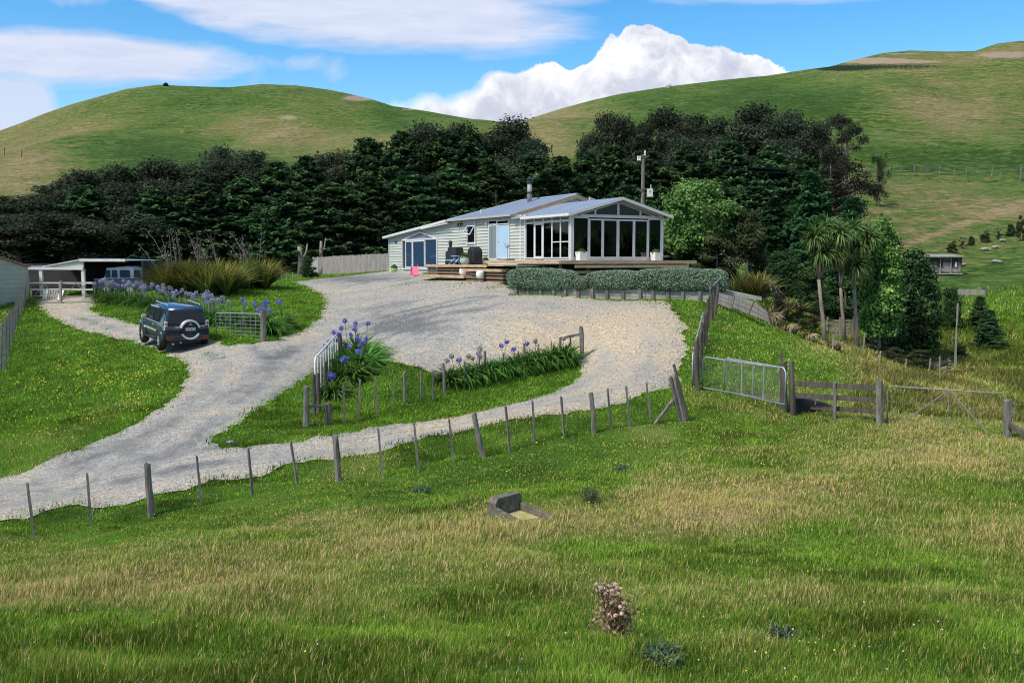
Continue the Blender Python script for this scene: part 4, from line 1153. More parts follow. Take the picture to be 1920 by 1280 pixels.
# slide
sl_w = atw(777.5, -1.6, 0); sl_w.z = tz(sl_w.x, sl_w.y) + .03
e = empty('toy_slide', sl_w, R(98), "small bright pink plastic child's slide on the grey forecourt", 'slide')
mb = MB()
n = 8; vs = []
for i in range(n + 1):
    t = i / n; x = -.75 + 1.15 * t; z = .05 + .55 * (t ** 1.25)
    vs += [(x, -.22, z + .1), (x, -.2, z), (x, .2, z), (x, .22, z + .1), (x, .2, z - .04), (x, -.2, z - .04)]
fs = [(i * 6 + k, i * 6 + (k + 1) % 6, (i + 1) * 6 + (k + 1) % 6, (i + 1) * 6 + k) for i in range(n) for k in range(6)] + [tuple(range(6)), tuple(range(n * 6, n * 6 + 6))]
mb.add(vs, fs); mb.build('chute', M['pink'], e)
mb = MB()
for s in (-1, 1): mb.beam((.42, s * .2, .7), (.72, s * .24, 0), .05, .05); 
for k in range(3): mb.box((.5 + .08 * k, 0, .45 - .17 * k), (.06, .4, .04))
mb.build('ladder', M['pink'], e)
# wire sculpture
b_s = onA(952, 486, -1.0)[0]
e = empty('garden_sculpture', toWorld(-1.0, b_s, zd), HROT, 'thin rusty bird-like sculpture on a post in front of the light blue door', 'sculpture')
mb = MB(); mb.box((0, 0, .06), (.55, .62, .12)); mb.build('plinth', M['rust'], e)
mb = MB(); mb.tube([(0, 0, .1), (0, 0, .8)], .02, 6); mb.build('stem', M['rust'], e)
mb = MB(); mb.tube([(0, .42, 1.02), (0, .34, .95), (0, .24, .82), (0, .1, .76), (0, -.06, .78), (0, -.16, .86), (0, -.22, .84)], [.012, .03, .05, .06, .05, .04, .01], 8); mb.tube([(0, .08, .84), (0, -.03, .9), (0, -.14, .9)], .015, 6); mb.build('figure', M['rust'], e)

# ------------------------------------------------------------------ retaining wall, garden bed, hedges
W0 = P(957, 554, 44.4); W1 = P(1345, 567, 42.4)
wd = Vector((W1.x - W0.x, W1.y - W0.y, 0)); WLn = wd.length; wd.normalize(); wn = Vector((-wd.y, wd.x, 0))   # wn points to the house
ang = math.atan2(wd.y, wd.x)
def wcol(px, off=0.0):
    """distance along the wall seen in column px"""
    r_ = ray(px, 550); o = W0 + wn * off
    t = (o.dot(wn)) / (r_.dot(wn)); p = r_ * t; return (p - o).dot(wd)
zt0, zt1_ = P(960, 535, 44.4).z, P(1340, 546, 42.4).z
rw = empty('retaining_wall', W0 * 1.0, ang, 'low grey timber retaining wall under the clipped hedge', 'wall')
rw.location = Vector((W0.x, W0.y, 0))
mb = MB()
zb0, zb1 = W0.z - .15, W1.z - .15
for k in range(5):
    for (s0, s1) in ((0, .33), (.331, .66), (.661, 1)):
        x0, x1 = s0 * WLn + .02 * k, s1 * WLn + .02 * k - .015
        def zz(x): return zt0 + (zt1_ - zt0) * x / WLn - .10 - k * .165
        mb.beam((x0, .0 + .008 * (k % 2), zz(x0)), (x1, .0 + .008 * (k % 2), zz(x1)), .045, .15)
mb.build('board', M['retain'], rw)
for px in (968, 990, 1014, 1038, 1060, 1084, 1110, 1138, 1167, 1200, 1224, 1252, 1280, 1311, 1336):
    x = wcol(px); f_ = x / WLn; zt_ = zt0 + (zt1_ - zt0) * f_; zb_ = W0.z + (W1.z - W0.z) * f_ - .25
    mb = MB(); h = .02 + random.uniform(-.05, .03); mb.beam((x, -.09, zb_), (x + random.uniform(-.02, .02), -.07, zt_ + h), .12, .11, (0, 1, 0)); mb.build('post', M['post'], rw)
bed = MB()
bed.prism([(-.0, .05, zt0 - .12), (WLn, .05, zt1_ - .12), (WLn, 3.6, zt1_ - .12), (-.0, 2.6, zt0 - .12)], (0, 0, -.9)); bo = bed.build('garden_bed', M['soil'], None); bo.location = rw.location; bo.rotation_euler = (0, 0, ang); tag(bo, kind='structure')

def hedge(px0, px1, ytop0, ytop1, ybot, label, depth=1.35, round_=.5):
    x0, x1 = wcol(px0, .1), wcol(px1, .1)
    Yf = (W0 + wd * (x0 + x1) / 2).y
    zt0_, zt1b = P(px0, ytop0, Yf).z, P(px1, ytop1, Yf).z; zb_ = P((px0 + px1) / 2, ybot, Yf).z
    c = W0 + wd * ((x0 + x1) / 2) + wn * (depth / 2 - .25); c.z = zb_
    e = empty('clipped_hedge', c, ang, label, 'hedge', 'grey green hedges on the retaining wall')
    Lx, H = (x1 - x0) / 2, ((zt0_ + zt1b) / 2 - zb_)
    n = int(10500 * Lx)
    d = RNG.normal(size=(n, 3)); d /= np.linalg.norm(d, axis=1)[:, None]
    # superellipsoid surface
    def surf(d, k=4.5):
        s = (np.abs(d[:, 0] / Lx) ** k + np.abs(d[:, 1] / (depth / 2)) ** k + np.abs(d[:, 2] / (H / 2)) ** k) ** (-1 / k)
        return d * s[:, None]
    d[:, 0] *= Lx / (depth / 2)
    p = surf(d)
    lump = 1 + (fbm(p[:, 0] * 1.3 + 7, p[:, 2] * 2 + p[:, 1], 31, 3) - .5)[:, None] * .22
    tz_ = (zt1b - zt0_) * p[:, 0] / (2 * Lx)
    q = p * lump * (1 - RNG.uniform(0, .07, n))[:, None]; q[:, 2] += H / 2 + tz_ * (p[:, 2] > 0)
    nr = p / np.array([Lx, depth / 2, H / 2]) ** 2
    leafquads('foliage', q, nr / np.linalg.norm(nr, axis=1)[:, None] + RNG.normal(size=(n, 3)) * .75, RNG.uniform(.03, .07, n), (.085, .135, .085), (.27, .345, .245), e, 1.5)
    mb = MB(); uu = 28; vv = 14; vs = []
    for j in range(vv + 1):
        for i in range(uu):
            th_ = 2 * math.pi * i / uu; ph = math.pi * j / vv - math.pi / 2
            vs.append((math.cos(th_) * math.cos(ph) * Lx / (depth / 2), math.sin(th_) * math.cos(ph), math.sin(ph)))
    vv_ = surf(np.array(vs)) * .93; vv_[:, 2] += H / 2
    mb.add([tuple(a) for a in vv_], [(j * uu + i, j * uu + (i + 1) % uu, (j + 1) * uu + (i + 1) % uu, (j + 1) * uu + i) for j in range(vv) for i in range(uu)])
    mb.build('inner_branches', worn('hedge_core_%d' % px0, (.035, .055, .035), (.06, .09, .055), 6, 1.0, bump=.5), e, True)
hedge(954, 1082, 502, 504, 546, 'clipped grey green hedge at the steps end of the retaining wall')
hedge(1076, 1104, 517, 519, 544, 'short low tuft of hedge in the gap between the clipped hedges', 1.0)
hedge(1099, 1206, 509, 506, 545, 'middle clipped hedge of the retaining wall, below the glass doors')
hedge(1192, 1366, 503, 503, 548, 'longest clipped hedge, at the flax end of the retaining wall')

# ------------------------------------------------------------------ board fence by the house
def boardfence():
    p0 = P(728, 507, 74.5); p1 = P(586, 517, 79)
    e = empty('board_fence', Vector((p0.x, p0.y, 0)), 0, 'grey vertical board fence between the house wing and the dark trees', 'fence')
    n = 62; mb = MB()
    for i in range(n):
        t = i / n; t2 = (i + .9) / n
        a = p0.lerp(p1, t) - p0; b = p0.lerp(p1, t2) - p0
        top = P(728 + (580 - 728) * t, 475 + 7.5 * t, 74.5 + 4.5 * t).z + random.uniform(-.04, .04); bot = min(p0.z, p0.lerp(p1, t).z) - .3
        mb.prism([(a.x, a.y, bot), (b.x, b.y, bot), (b.x, b.y, top), (a.x, a.y, top)], (0, .025 + .01 * (i % 2), 0))
    mb.build('paling', M['greywood'], e)
    mb = MB()
    for zz in (.3, 1.1):
        a = Vector((0, .05, p0.z + zz)); b = p1 - p0; mb.beam(a, (b.x, b.y + .05, p1.z + zz), .05, .1)
    mb.build('rail', M['greywood'], e)
    # pale sheet leaning at its far end
    q = P(585, 500, 78.2); mb = MB(); mb.box((0, 0, .55), (.9, .04, 1.25)); o = mb.build('leaning_sheet', M['shedwhite'], None); o.location = (q.x, q.y, tz(q.x, q.y)); o.rotation_euler = (.12, .05, .1)
    tag(o, 'pale flat panel leaning at the tree end of the board fence', 'panel')
boardfence()

# ------------------------------------------------------------------ power pole
def powerpole():
    Y = 75; b = P(1206, 300, Y); g = tz(b.x, Y)
    e = empty('power_pole', (b.x, Y, g), 0, 'weathered power pole with insulators and a meter box behind the sunroom roof', 'power pole')
    zt = P(1206, 290, Y).z - g
    mb = MB(); mb.tube([(0, 0, 0), (0, 0, zt)], [.17, .13], 10); mb.build('pole', M['post'], e)
    mb = MB(); mb.box((0, -.12, zt - .15), (.9, .1, .12)); mb.build('crossarm', M['postdark'], e)
    for x in (-.42, -.26, .12):
        mb = MB(); mb.lathe((x, -.14, zt - .5 if x < 0 else zt - .1), [(.03, 0), (.08, .05), (.05, .1), (.08, .16), (.05, .22), (.07, .28), (.02, .42)], 8); mb.build('insulator', M['whitepot'], e)
    zz = P(1205, 355, Y).z - g
    mb = MB(); mb.box((.05, -.2, zz), (1.1, .06, .08)); mb.tube([(-.2, -.2, zz), (-.55, -.25, zz - .12), (-.65, -.3, zz - .3)], .025, 5); mb.build('bracket', M['postdark'], e)
    zb_ = P(1217, 362, Y).z - g
    mb = MB(); mb.box((.5, -.28, zb_), (.42, .3, .62)); bx = mb.build('meter_box', M['white'], e)
    mb = MB(); mb.tube([(.58, -.28, zb_ + .3), (.58, -.28, zb_ + .62)], .05, 8); mb.box((.5, -.44, zb_ + .1), (.14, .02, .14)); mb.build('box_fitting', M['steel'], bx)
    mb = MB()
    for (y0, px1, y1) in ((300, 2000, 296), (304, 2000, 312), (298, 2000, 303)):
        a = Vector((.1, -.1, P(1206, y0, Y).z - g)); q = P(px1, y1, 96) - Vector((b.x, Y, g))
        pts = [a.lerp(q, t) - Vector((0, 0, 1.0 * 4 * t * (1 - t))) for t in np.linspace(0, 1, 14)]
        mb.tube(pts, .014, 4)
    mb.build('power_line', M['plastic'], e)
powerpole()
# ------------------------------------------------------------------ trees
def crown_cloud(lobes, nper, size, up=.25, flat=1.0, seed=0):
    """leaf clumps spread over and inside a set of ellipsoid lobes [(cx,cy,cz,rx,ry,rz)]"""
    rng = np.random.default_rng(seed); C = []; Nn = []; Sh = []
    for i, (cx, cy, cz, rx, ry, rz) in enumerate(lobes):
        n = int(nper * (rx * ry + rx * rz + ry * rz) / 3)
        d = rng.normal(size=(n, 3)); d /= np.linalg.norm(d, axis=1)[:, None]
        rad = rng.uniform(.0, 1, n) ** .35
        bmp = 1 + (fbm(d[:, 0] * 3 + i, d[:, 1] * 3 + d[:, 2] * 2.3, seed + 3, 3) - .5) * .7
        p = d * (rad * bmp)[:, None] * np.array([rx, ry, rz]) + np.array([cx, cy, cz])
        C.append(p); Nn.append(d + np.array([0, 0, up])); Sh.append(rng.uniform(.15, .65) + rng.uniform(-.15, .15, n))
    C = np.concatenate(C); Nn = np.concatenate(Nn); Sh = np.concatenate(Sh)
    C = C + rng.normal(size=C.shape) * .17
    Nn = Nn + rng.normal(size=Nn.shape) * .55
    s = rng.uniform(.6, 1.4, len(C)) * size
    return C, Nn, s, Sh

def trunkmesh(h, r0, r1, limbs, lean=0, seed=0, fork=0):
    rnd = random.Random(seed); mb = MB()
    pts = [(0, 0, -.4)]; x = y = 0
    k = 7
    for i in range(1, k + 1):
        x += rnd.uniform(-.06, .06) * h * .3 + lean * h / k; y += rnd.uniform(-.06, .06) * h * .3; pts.append((x, y, h * i / k))
    mb.tube(pts, [r0 + (r1 - r0) * i / k for i in range(k + 1)], 8)
    for (t, dx, dy, dz, r) in limbs:
        i = min(k - 1, int(t * k)); b = Vector(pts[i]); e_ = b + Vector((dx, dy, dz)); m = b.lerp(e_, .5) + Vector((0, 0, -.1 * dz if dz else 0))
        mb.tube([b, m, e_], [r, r * .7, r * .25], 5)
    return mb

def randlimbs(h, rad, n, seed, z0=.25):
    rnd = random.Random(seed); out = []
    for i in range(n):
        t = rnd.uniform(z0, .92); a = rnd.uniform(0, 6.28); l = rad * rnd.uniform(.5, .95) * (1.15 - t * .5)
        out.append((t, math.cos(a) * l, math.sin(a) * l, l * rnd.uniform(.2, .6), .05 + .06 * (1 - t)))
    return out

PROTO = {}
def proto_mesh_pair(kind, v):
    key = (kind, v)
    if key in PROTO: return PROTO[key]
    seed = sum(ord(c) for c in kind) * 31 + v * 101
    rng = np.random.default_rng(seed)
    if kind == 'kanuka':          # rounded, brown-dark domes of many small lobes, 10 m tall
        lobes = []
        for i in range(30):
            a = rng.uniform(0, 6.28); rr = rng.uniform(.2, 1) ** .6 * 3.0; z = 8.6 - (rr / 3.0) ** 2 * 3.2 - rng.uniform(0, 1) * 1.2
            if i > 17: z = rng.uniform(1.2, 6.2); rr = rng.uniform(1.5, 3.1)
            s = rng.uniform(.75, 1.45); lobes.append((rr * math.cos(a), rr * math.sin(a), z, s, s, s * .62))
        C, Nn, s, Sh = crown_cloud(lobes, 780, .135, .5, seed=seed)
        me = leafmesh('crown', C, Nn, s, (.016, .028, .018), (.085, .108, .060), 1.7, Sh)
        tb = trunkmesh(5.8, .24, .08, randlimbs(5.8, 2.6, 9, seed), seed=seed)
    elif kind == 'sparse':
        lobes = []
        for i in range(22):
            a = rng.uniform(0, 6.28); rr = rng.uniform(.1, 1) * 2.6; z = rng.uniform(5.6, 9.4) - rr * .3
            s = rng.uniform(.5, 1.05); lobes.append((rr * math.cos(a), rr * math.sin(a), z, s * 1.2, s, s * .5))
        C, Nn, s, Sh = crown_cloud(lobes, 420, .13, .5, seed=seed)
        me = leafmesh('crown', C, Nn, s, (.016, .022, .016), (.07, .078, .055), 1.7, Sh)
        tb = trunkmesh(8.6, .28, .07, [(.35 + .05 * i, l[0] * .9, l[1] * .9, l[2] - 4.0 - .2 * i if l[2] > 4 else 1, .12) for i, l in enumerate(lobes[:9])], seed=seed)
    elif kind == 'scrub':         # thin brown understorey
        lobes = []
        for i in range(20):
            a = rng.uniform(0, 6.28); rr = rng.uniform(.0, 1) * 3; z = rng.uniform(1, 9)
            s = rng.uniform(.5, 1.2); lobes.append((rr * math.cos(a), rr * math.sin(a), z, s, s, s * .8))
        C, Nn, s, Sh = crown_cloud(lobes, 330, .125, .3, seed=seed)
        me = leafmesh('crown', C, Nn, s, (.018, .018, .013), (.06, .055, .04), 1.9, Sh)
        tb = trunkmesh(8.6, .2, .05, randlimbs(8.6, 3, 16, seed, .1), seed=seed)
    elif kind in ('conifer', 'feather'):
        # dark shelter-belt conifer: boughs carrying flat upswept sprays
        C = []; Nn = []; S = []; Sh = []
        nb = 330 if kind == 'conifer' else 210
        for i in range(nb):
            t = rng.uniform(0, 1) ** .9; z = .7 + 9.1 * t
            R_ = (3.3 * (1 - t) ** .55 * (1 + .25 * math.sin(i)) + .25) if kind == 'conifer' else (3.4 * (1 - t) ** .75 + .2)
            a = rng.uniform(0, 6.28); l = R_ * rng.uniform(.55, 1.12)
            tip = np.array([l * math.cos(a), l * math.sin(a), z + rng.uniform(-.1, .35)])
            dirv = np.array([math.cos(a), math.sin(a), rng.uniform(.05, .5)]); side = np.array([-math.sin(a), math.cos(a), 0])
            L_ = rng.uniform(.7, 1.3); n = int(rng.uniform(85, 130))
            s_ = rng.uniform(0, 1, n); w = (1 - s_) * .6 + .06
            p = tip - dirv * (1 - s_)[:, None] * L_ + side * (rng.normal(size=n) * w * .6)[:, None] + np.array([0, 0, 1.]) * (rng.normal(size=n) * .09)[:, None]
            C.append(p); Nn.append(np.tile(np.array([0, 0, 1.0]) + dirv * .45, (n, 1)) + rng.normal(size=(n, 3)) * .42)
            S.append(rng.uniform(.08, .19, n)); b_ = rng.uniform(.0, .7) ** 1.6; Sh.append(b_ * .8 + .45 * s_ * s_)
        C = np.concatenate(C); Nn = np.concatenate(Nn); S = np.concatenate(S); Sh = np.concatenate(Sh)
        # inner mass
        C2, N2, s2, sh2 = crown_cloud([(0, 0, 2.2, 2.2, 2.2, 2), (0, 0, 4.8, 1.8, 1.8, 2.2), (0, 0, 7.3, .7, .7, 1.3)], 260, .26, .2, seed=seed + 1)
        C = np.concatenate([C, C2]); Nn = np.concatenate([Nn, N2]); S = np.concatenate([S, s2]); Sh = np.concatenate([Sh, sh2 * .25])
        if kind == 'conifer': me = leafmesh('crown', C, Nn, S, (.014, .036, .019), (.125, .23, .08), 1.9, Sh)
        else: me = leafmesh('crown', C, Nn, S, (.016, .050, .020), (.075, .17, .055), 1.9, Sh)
        tb = trunkmesh(9, .3, .04, randlimbs(9, 2.2, 14, seed, .1), seed=seed)
    elif kind == 'broad':         # light green rounded tree
        lobes = [(0, 0, 5.2, 3.3, 3.3, 3.4)]
        for i in range(34):
            a = rng.uniform(0, 6.28); ph = rng.uniform(-.6, 1.5); s = rng.uniform(.7, 1.25)
            lobes.append((3.3 * math.cos(a) * math.cos(ph), 3.3 * math.sin(a) * math.cos(ph), 5.2 + 3.7 * math.sin(ph), s, s, s * .8))
        C, Nn, s, Sh = crown_cloud(lobes, 420, .19, .5, seed=seed)
        Sh = np.clip(Sh, 0, 1)
        me = leafmesh('crown', C, Nn, s, (.045, .115, .03), (.25, .42, .115), 1.5, Sh)
        tb = trunkmesh(6, .22, .08, randlimbs(6, 2.5, 8, seed), seed=seed)
    elif kind == 'column':        # tall light green tree on a slim stem
        lobes = []
        for i in range(46):
            t = rng.uniform(0, 1); a = rng.uniform(0, 6.28); R_ = 1.75 * math.sin(math.pi * min(1, t * .9 + .13)) ** .6
            s = rng.uniform(.45, .9); lobes.append((R_ * math.cos(a) * rng.uniform(.3, 1), R_ * math.sin(a) * rng.uniform(.3, 1), 1.6 + 8.2 * t, s, s, s * .9))
        C, Nn, s, Sh = crown_cloud(lobes, 560, .19, .45, seed=seed)
        me = leafmesh('crown', C, Nn, s, (.06, .16, .04), (.32, .58, .14), 1.5, Sh)
        tb = trunkmesh(8, .17, .05, randlimbs(8, 1.4, 10, seed), seed=seed)
    elif kind == 'bush':          # dark dense shrub reaching the ground
        lobes = []
        for i in range(80):
            a = rng.uniform(0, 6.28); t = rng.uniform(0, 1) ** 1.2; R_ = 3.3 * (1 - t * .72)
            s = rng.uniform(.45, 1.25); lobes.append((R_ * math.cos(a) * rng.uniform(.3, 1), R_ * math.sin(a) * rng.uniform(.3, 1), .8 + 8.2 * t, s, s, s * .8))
        C, Nn, s, Sh = crown_cloud(lobes, 230, .20, .4, seed=seed)
        me = leafmesh('crown', C, Nn, s, (.018, .044, .018), (.075, .13, .045), 1.6, Sh)
        tb = trunkmesh(7, .2, .05, randlimbs(7, 2, 10, seed, .05), seed=seed)
    elif kind == 'mixed':
        lobes = []
        for i in range(30):
            a = rng.uniform(0, 6.28); t = rng.uniform(0, 1); R_ = 3.6 * (1 - t * .6)
            s = rng.uniform(.7, 1.4); lobes.append((R_ * math.cos(a) * rng.uniform(.3, 1), R_ * math.sin(a) * rng.uniform(.3, 1), 1 + 8.2 * t, s, s, s * .7))
        C, Nn, s, Sh = crown_cloud(lobes, 330, .21, .4, seed=seed)
        me = leafmesh('crown', C, Nn, s, (.022, .040, .016), (.11, .12, .055), 1.6, Sh)
        tb = trunkmesh(7, .2, .05, randlimbs(7, 2, 10, seed, .05), seed=seed)
    bm_ = bpy.data.meshes.new('trunk'); bm_.from_pydata(tb.v, [], tb.f); bm_.update(); bm_.materials.append(M['bark'])
    me.materials.append(M['leaf'])
    zz = np.empty(len(me.vertices) * 3, np.float32); me.vertices.foreach_get('co', zz); top_ = float(np.percentile(zz[2::3], 99.7))
    PROTO[key] = (me, bm_, top_)
    return PROTO[key]

LABELS = set()
def tree(name, kind, px, Y, topy, r, label, group=None, v=None, base=None, rot=None):
    x = (px - 960) / F * Y * 1.0
    x = P(px, topy, Y).x
    g = tz(x, Y) if base is None else base
    H = P(px, topy, Y).z - g
    me, tm, top_ = proto_mesh_pair(kind, (v if v is not None else random.randrange(3)))
    e = empty(name, (x, Y, g), random.uniform(0, 6.28) if rot is None else rot, label, 'tree' if 'tree' in name or name in ('pine', 'conifer') else 'shrub', group)
    sc = H / top_; e.scale = (r / 3.5, r / 3.5, sc)
    assert label not in LABELS, label
    LABELS.add(label)
    c = bpy.data.objects.new('crown' if kind not in ('bush', 'mixed') else 'foliage', me); COL.objects.link(c); c.parent = e
    t = bpy.data.objects.new('trunk', tm); COL.objects.link(t); t.parent = e
    return e

GK = 'dark rounded trees of the shelter belt'; GC = 'dark conifers of the shelter belt'
def K(px, Y, top, r, where, kind='kanuka'):
    tree({'kanuka': 'kanuka_tree', 'scrub': 'scrub_tree', 'sparse': 'kanuka_tree'}[kind], kind, px, Y, top, r, where, GK)
def Cn(px, Y, top, r, where): tree('conifer_tree', 'conifer', px, Y, top, r, where, GC)
K(-50, 84, 392, 5.5, 'brown-dark rounded tree cut by the photo edge behind the pale shed')
K(35, 92, 366, 5.0, 'brown-dark rounded tree rising over the pale green shed')
K(105, 96, 346, 5.0, 'brown-dark rounded tree rising over the middle bay of the open carport')
K(180, 99, 322, 5.0, 'brown-dark rounded tree rising above the bay where the van is parked')
K(250, 103, 312, 5.0, 'brown-dark rounded tree above the left end of the big flax bushes')
K(325, 106, 304, 5.0, 'brown-dark rounded tree above the middle of the big flax bushes')
K(428, 112, 276, 3.4, 'small dark dome of a tree standing highest above the smaller flax bush')
K(385, 108, 296, 4.5, 'brown-dark tree just left of the small high dome on the left skyline of the belt')
K(490, 110, 287, 4.8, 'brown-dark tree between the small high dome and the first tall conifers')
K(30, 82, 420, 5.2, 'low brownish tree close behind the pale green shed wall')
K(115, 84, 398, 5.0, 'low brownish tree close behind the open carport')
K(205, 86, 388, 5.0, 'low brownish tree close behind the parked van')
Cn(160, 92, 350, 4.6, 'dark green conifer between brown trees above the carport roof')
Cn(290, 88, 358, 5.0, 'dark green conifer directly behind the flower stalks of the large flax')
Cn(375, 90, 345, 5.0, 'dark green conifer behind the gap between the two flax bushes')
Cn(455, 92, 338, 5.0, 'dark green conifer behind the smaller flax bush')
Cn(515, 94, 306, 4.6, 'first tall conifer from the left whose top breaks into the left hill')
Cn(575, 97, 296, 4.6, 'tall conifer above the bare grey trunk at the fence end')
K(640, 104, 284, 4.6, 'brown-dark rounded crown wedged among the tall green conifers')
Cn(690, 100, 262, 4.8, 'tall conifer with a side shoot standing out against the left hill')
Cn(755, 103, 250, 4.8, 'tall conifer rising above the low end of the house wing')
K(800, 110, 238, 4.6, 'dark dome of a tree behind the conifers above the wing')
Cn(835, 106, 247, 5.0, 'tall conifer rising above the covered barbecue')
Cn(885, 108, 252, 5.0, 'tall conifer rising above the small awning window')
K(880, 116, 232, 4.6, 'dark rounded tree at the summit of the left mass, left of its highest dome')
K(938, 116, 226, 5.4, 'largest dark dome at the top of the left mass, beside the valley notch')
K(975, 108, 262, 3.8, 'dark crown that ends the left mass beside the valley notch')
Cn(545, 84, 360, 4.6, 'lower conifer in front, between the flax and the board fence')
Cn(620, 86, 345, 5.0, 'lower conifer right behind the left half of the board fence')
Cn(695, 88, 335, 5.0, 'lower conifer right behind the right half of the board fence')
Cn(770, 90, 325, 5.0, 'lower conifer touching the roof of the house wing')
Cn(845, 92, 318, 5.0, 'lower conifer behind the left corner of the main roof')
Cn(925, 94, 312, 5.0, 'lower conifer behind the thin aerial on the main roof')
Cn(995, 96, 290, 4.6, 'conifer directly behind the chimney flue')
Cn(1050, 98, 296, 4.4, 'conifer below the valley notch, right of the chimney flue')
Cn(1100, 100, 288, 4.4, 'conifer behind the ridge of the sunroom roof')
Cn(1150, 102, 276, 4.8, 'conifer just left of the power pole top')
K(1115, 118, 248, 2.6, 'small dark tree standing apart at the left edge of the right mass')
K(1160, 120, 214, 4.4, 'dark tree with pale bare stems above the power pole', 'kanuka')
K(1235, 124, 203, 4.6, 'dark rounded tree at the left top of the right mass')
K(1310, 126, 218, 4.6, 'dark rounded tree in the dip of the right mass skyline')
K(1395, 128, 196, 6.2, 'broadest dark dome crowning the right mass of trees')
K(1455, 124, 210, 4.8, 'dark rounded tree on the right shoulder of the broadest dome')
K(1520, 120, 234, 4.2, 'dark tree stepping down towards the lone tree on the hill')
K(1250, 110, 262, 5.0, 'brownish tree below the skyline of the right mass, above the light green round tree')
K(1340, 112, 258, 5.0, 'brownish tree below the broadest dome, on its left')
K(1430, 112, 262, 5.0, 'brownish tree below the broadest dome, on its right')
Cn(1215, 104, 282, 4.8, 'conifer immediately right of the power pole')
Cn(1290, 104, 276, 4.8, 'conifer standing above the light green round tree')
Cn(1370, 104, 268, 5.0, 'conifer in the middle of the right mass, below the broadest dome')
Cn(1445, 103, 276, 5.0, 'conifer above the feathery green tree on its left')
Cn(1510, 102, 296, 4.6, 'conifer above the feathery green tree on its right')
K(1565, 106, 300, 4.0, 'thin brownish tree at the right end of the belt below the lone tree', 'scrub')
K(1602, 112, 318, 3.4, 'sparse twiggy tree at the foot of the lone tree on the hill', 'scrub')
K(1545, 114, 268, 3.2, 'thin brown tree between the right mass and the lone hill tree', 'scrub')
Cn(1180, 88, 350, 4.6, 'low conifer right behind the sunroom roof, by the meter box')
Cn(1345, 88, 348, 4.6, 'low conifer behind the right side of the light green round tree')
Cn(1415, 86, 352, 4.6, 'low conifer between the round tree and the feathery tree')
tree('kanuka_tree', 'sparse', 1590, 152, 214, 4.2, 'lone windswept tree with bare forked stems on the right hillside', v=1)
tree('kanuka_tree', 'scrub', 1650, 140, 288, 1.6, 'bare twiggy sapling right of the lone hillside tree', v=1)
tree('young_tree', 'scrub', 380, 150, 281, .9, 'thin dark sapling standing alone on the left hillside above the belt', v=2)
# garden trees on the right
tree('broadleaf_tree', 'broad', 1308, 58, 338, 2.25, 'light green round tree beside the sunroom gable', v=0)
tree('broadleaf_tree', 'column', 1655, 46.5, 412, 1.95, 'tall light green tree on a slim pale stem right of the cabbage trees', v=0, base=tz(P(1640, 655, 48).x, 46.5))
tree('feathery_tree', 'feather', 1520, 66, 326, 3.2, 'feathery mid green conifer behind the cabbage trees', v=0)
tree('feathery_tree', 'feather', 1450, 68, 372, 2.6, 'feathery green conifer left of the larger feathery one', v=1)
tree('feathery_tree', 'feather', 1600, 62, 372, 2.3, 'dark feathery conifer behind the tall light green tree', v=2)
tree('garden_shrub', 'mixed', 1400, 57, 392, 1.7, 'brownish green shrub with reddish tips right of the light green round tree', v=0)
tree('garden_shrub', 'mixed', 1345, 56, 430, 1.5, 'low brownish shrub in the shade of the light green round tree', v=1)
tree('garden_shrub', 'bush', 1305, 58, 440, 2.1, 'dark undergrowth at the foot of the light green round tree', v=1)
tree('garden_shrub', 'bush', 1470, 55, 470, 1.6, 'dark shrub behind the dead flax leaves', v=2)
tree('garden_shrub', 'bush', 1520, 54, 500, 1.4, 'dark green shrub between the dead flax and the first cabbage tree', v=0)
tree('garden_shrub', 'bush', 1590, 56, 470, 1.9, 'dark thicket behind the pale cabbage tree stems', v=2)
tree('garden_shrub', 'bush', 1718, 50, 470, 2.0, 'large dark green bush right of the tall light green tree', v=0)
tree('garden_shrub', 'bush', 1712, 50, 560, 1.8, 'dark brown-green bush at the foot of the large dark bush', v=1)
tree('garden_shrub', 'bush', 1665, 58, 440, 1.7, 'dark bush whose top shows above the hut', v=2)
tree('garden_shrub', 'bush', 1785, 60, 540, .9, 'small dark shrub between the hut and the leaning wire post', v=1)
tree('young_pine', 'conifer', 1838, 60, 556, .8, 'young dark pine on the slope, the farther of two', v=0)
tree('young_pine', 'conifer', 1856, 54, 582, .95, 'young dark pine on the slope, the nearer of two', v=2)
tree('young_pine', 'conifer', 1822, 44, 690, .38, 'tiny dark pine seedling above the bare far gate', v=1)
tree('garden_shrub', 'bush', 578, 75, 480, .8, 'leafy dark green shrub at the tree end of the board fence', v=0)
for i, (px, Y, t, rr, w) in enumerate([(1752, 104, 484, .55, 'behind the left end of the hut roof'), (1785, 112, 446, .7, 'left one of the row up the slope behind the hut'), (1805, 114, 440, .7, 'second of the row up the slope behind the hut'), (1822, 116, 437, .6, 'third of the row up the slope behind the hut'), (1848, 118, 428, .8, 'fourth of the row up the slope behind the hut'), (1872, 120, 422, .7, 'fifth of the row, just above the scattered rocks'), (1896, 122, 414, .8, 'last of the row, nearest the dirt track'), (1915, 118, 398, .7, 'topmost sapling by the dirt track at the photo edge')]):
    tree('young_pine', ['bush', 'mixed', 'scrub'][(i * 7) % 3], px, Y, t + 6, rr * .9, 'small dark sapling, ' + w, 'saplings planted up the slope behind the hut', v=i % 3)

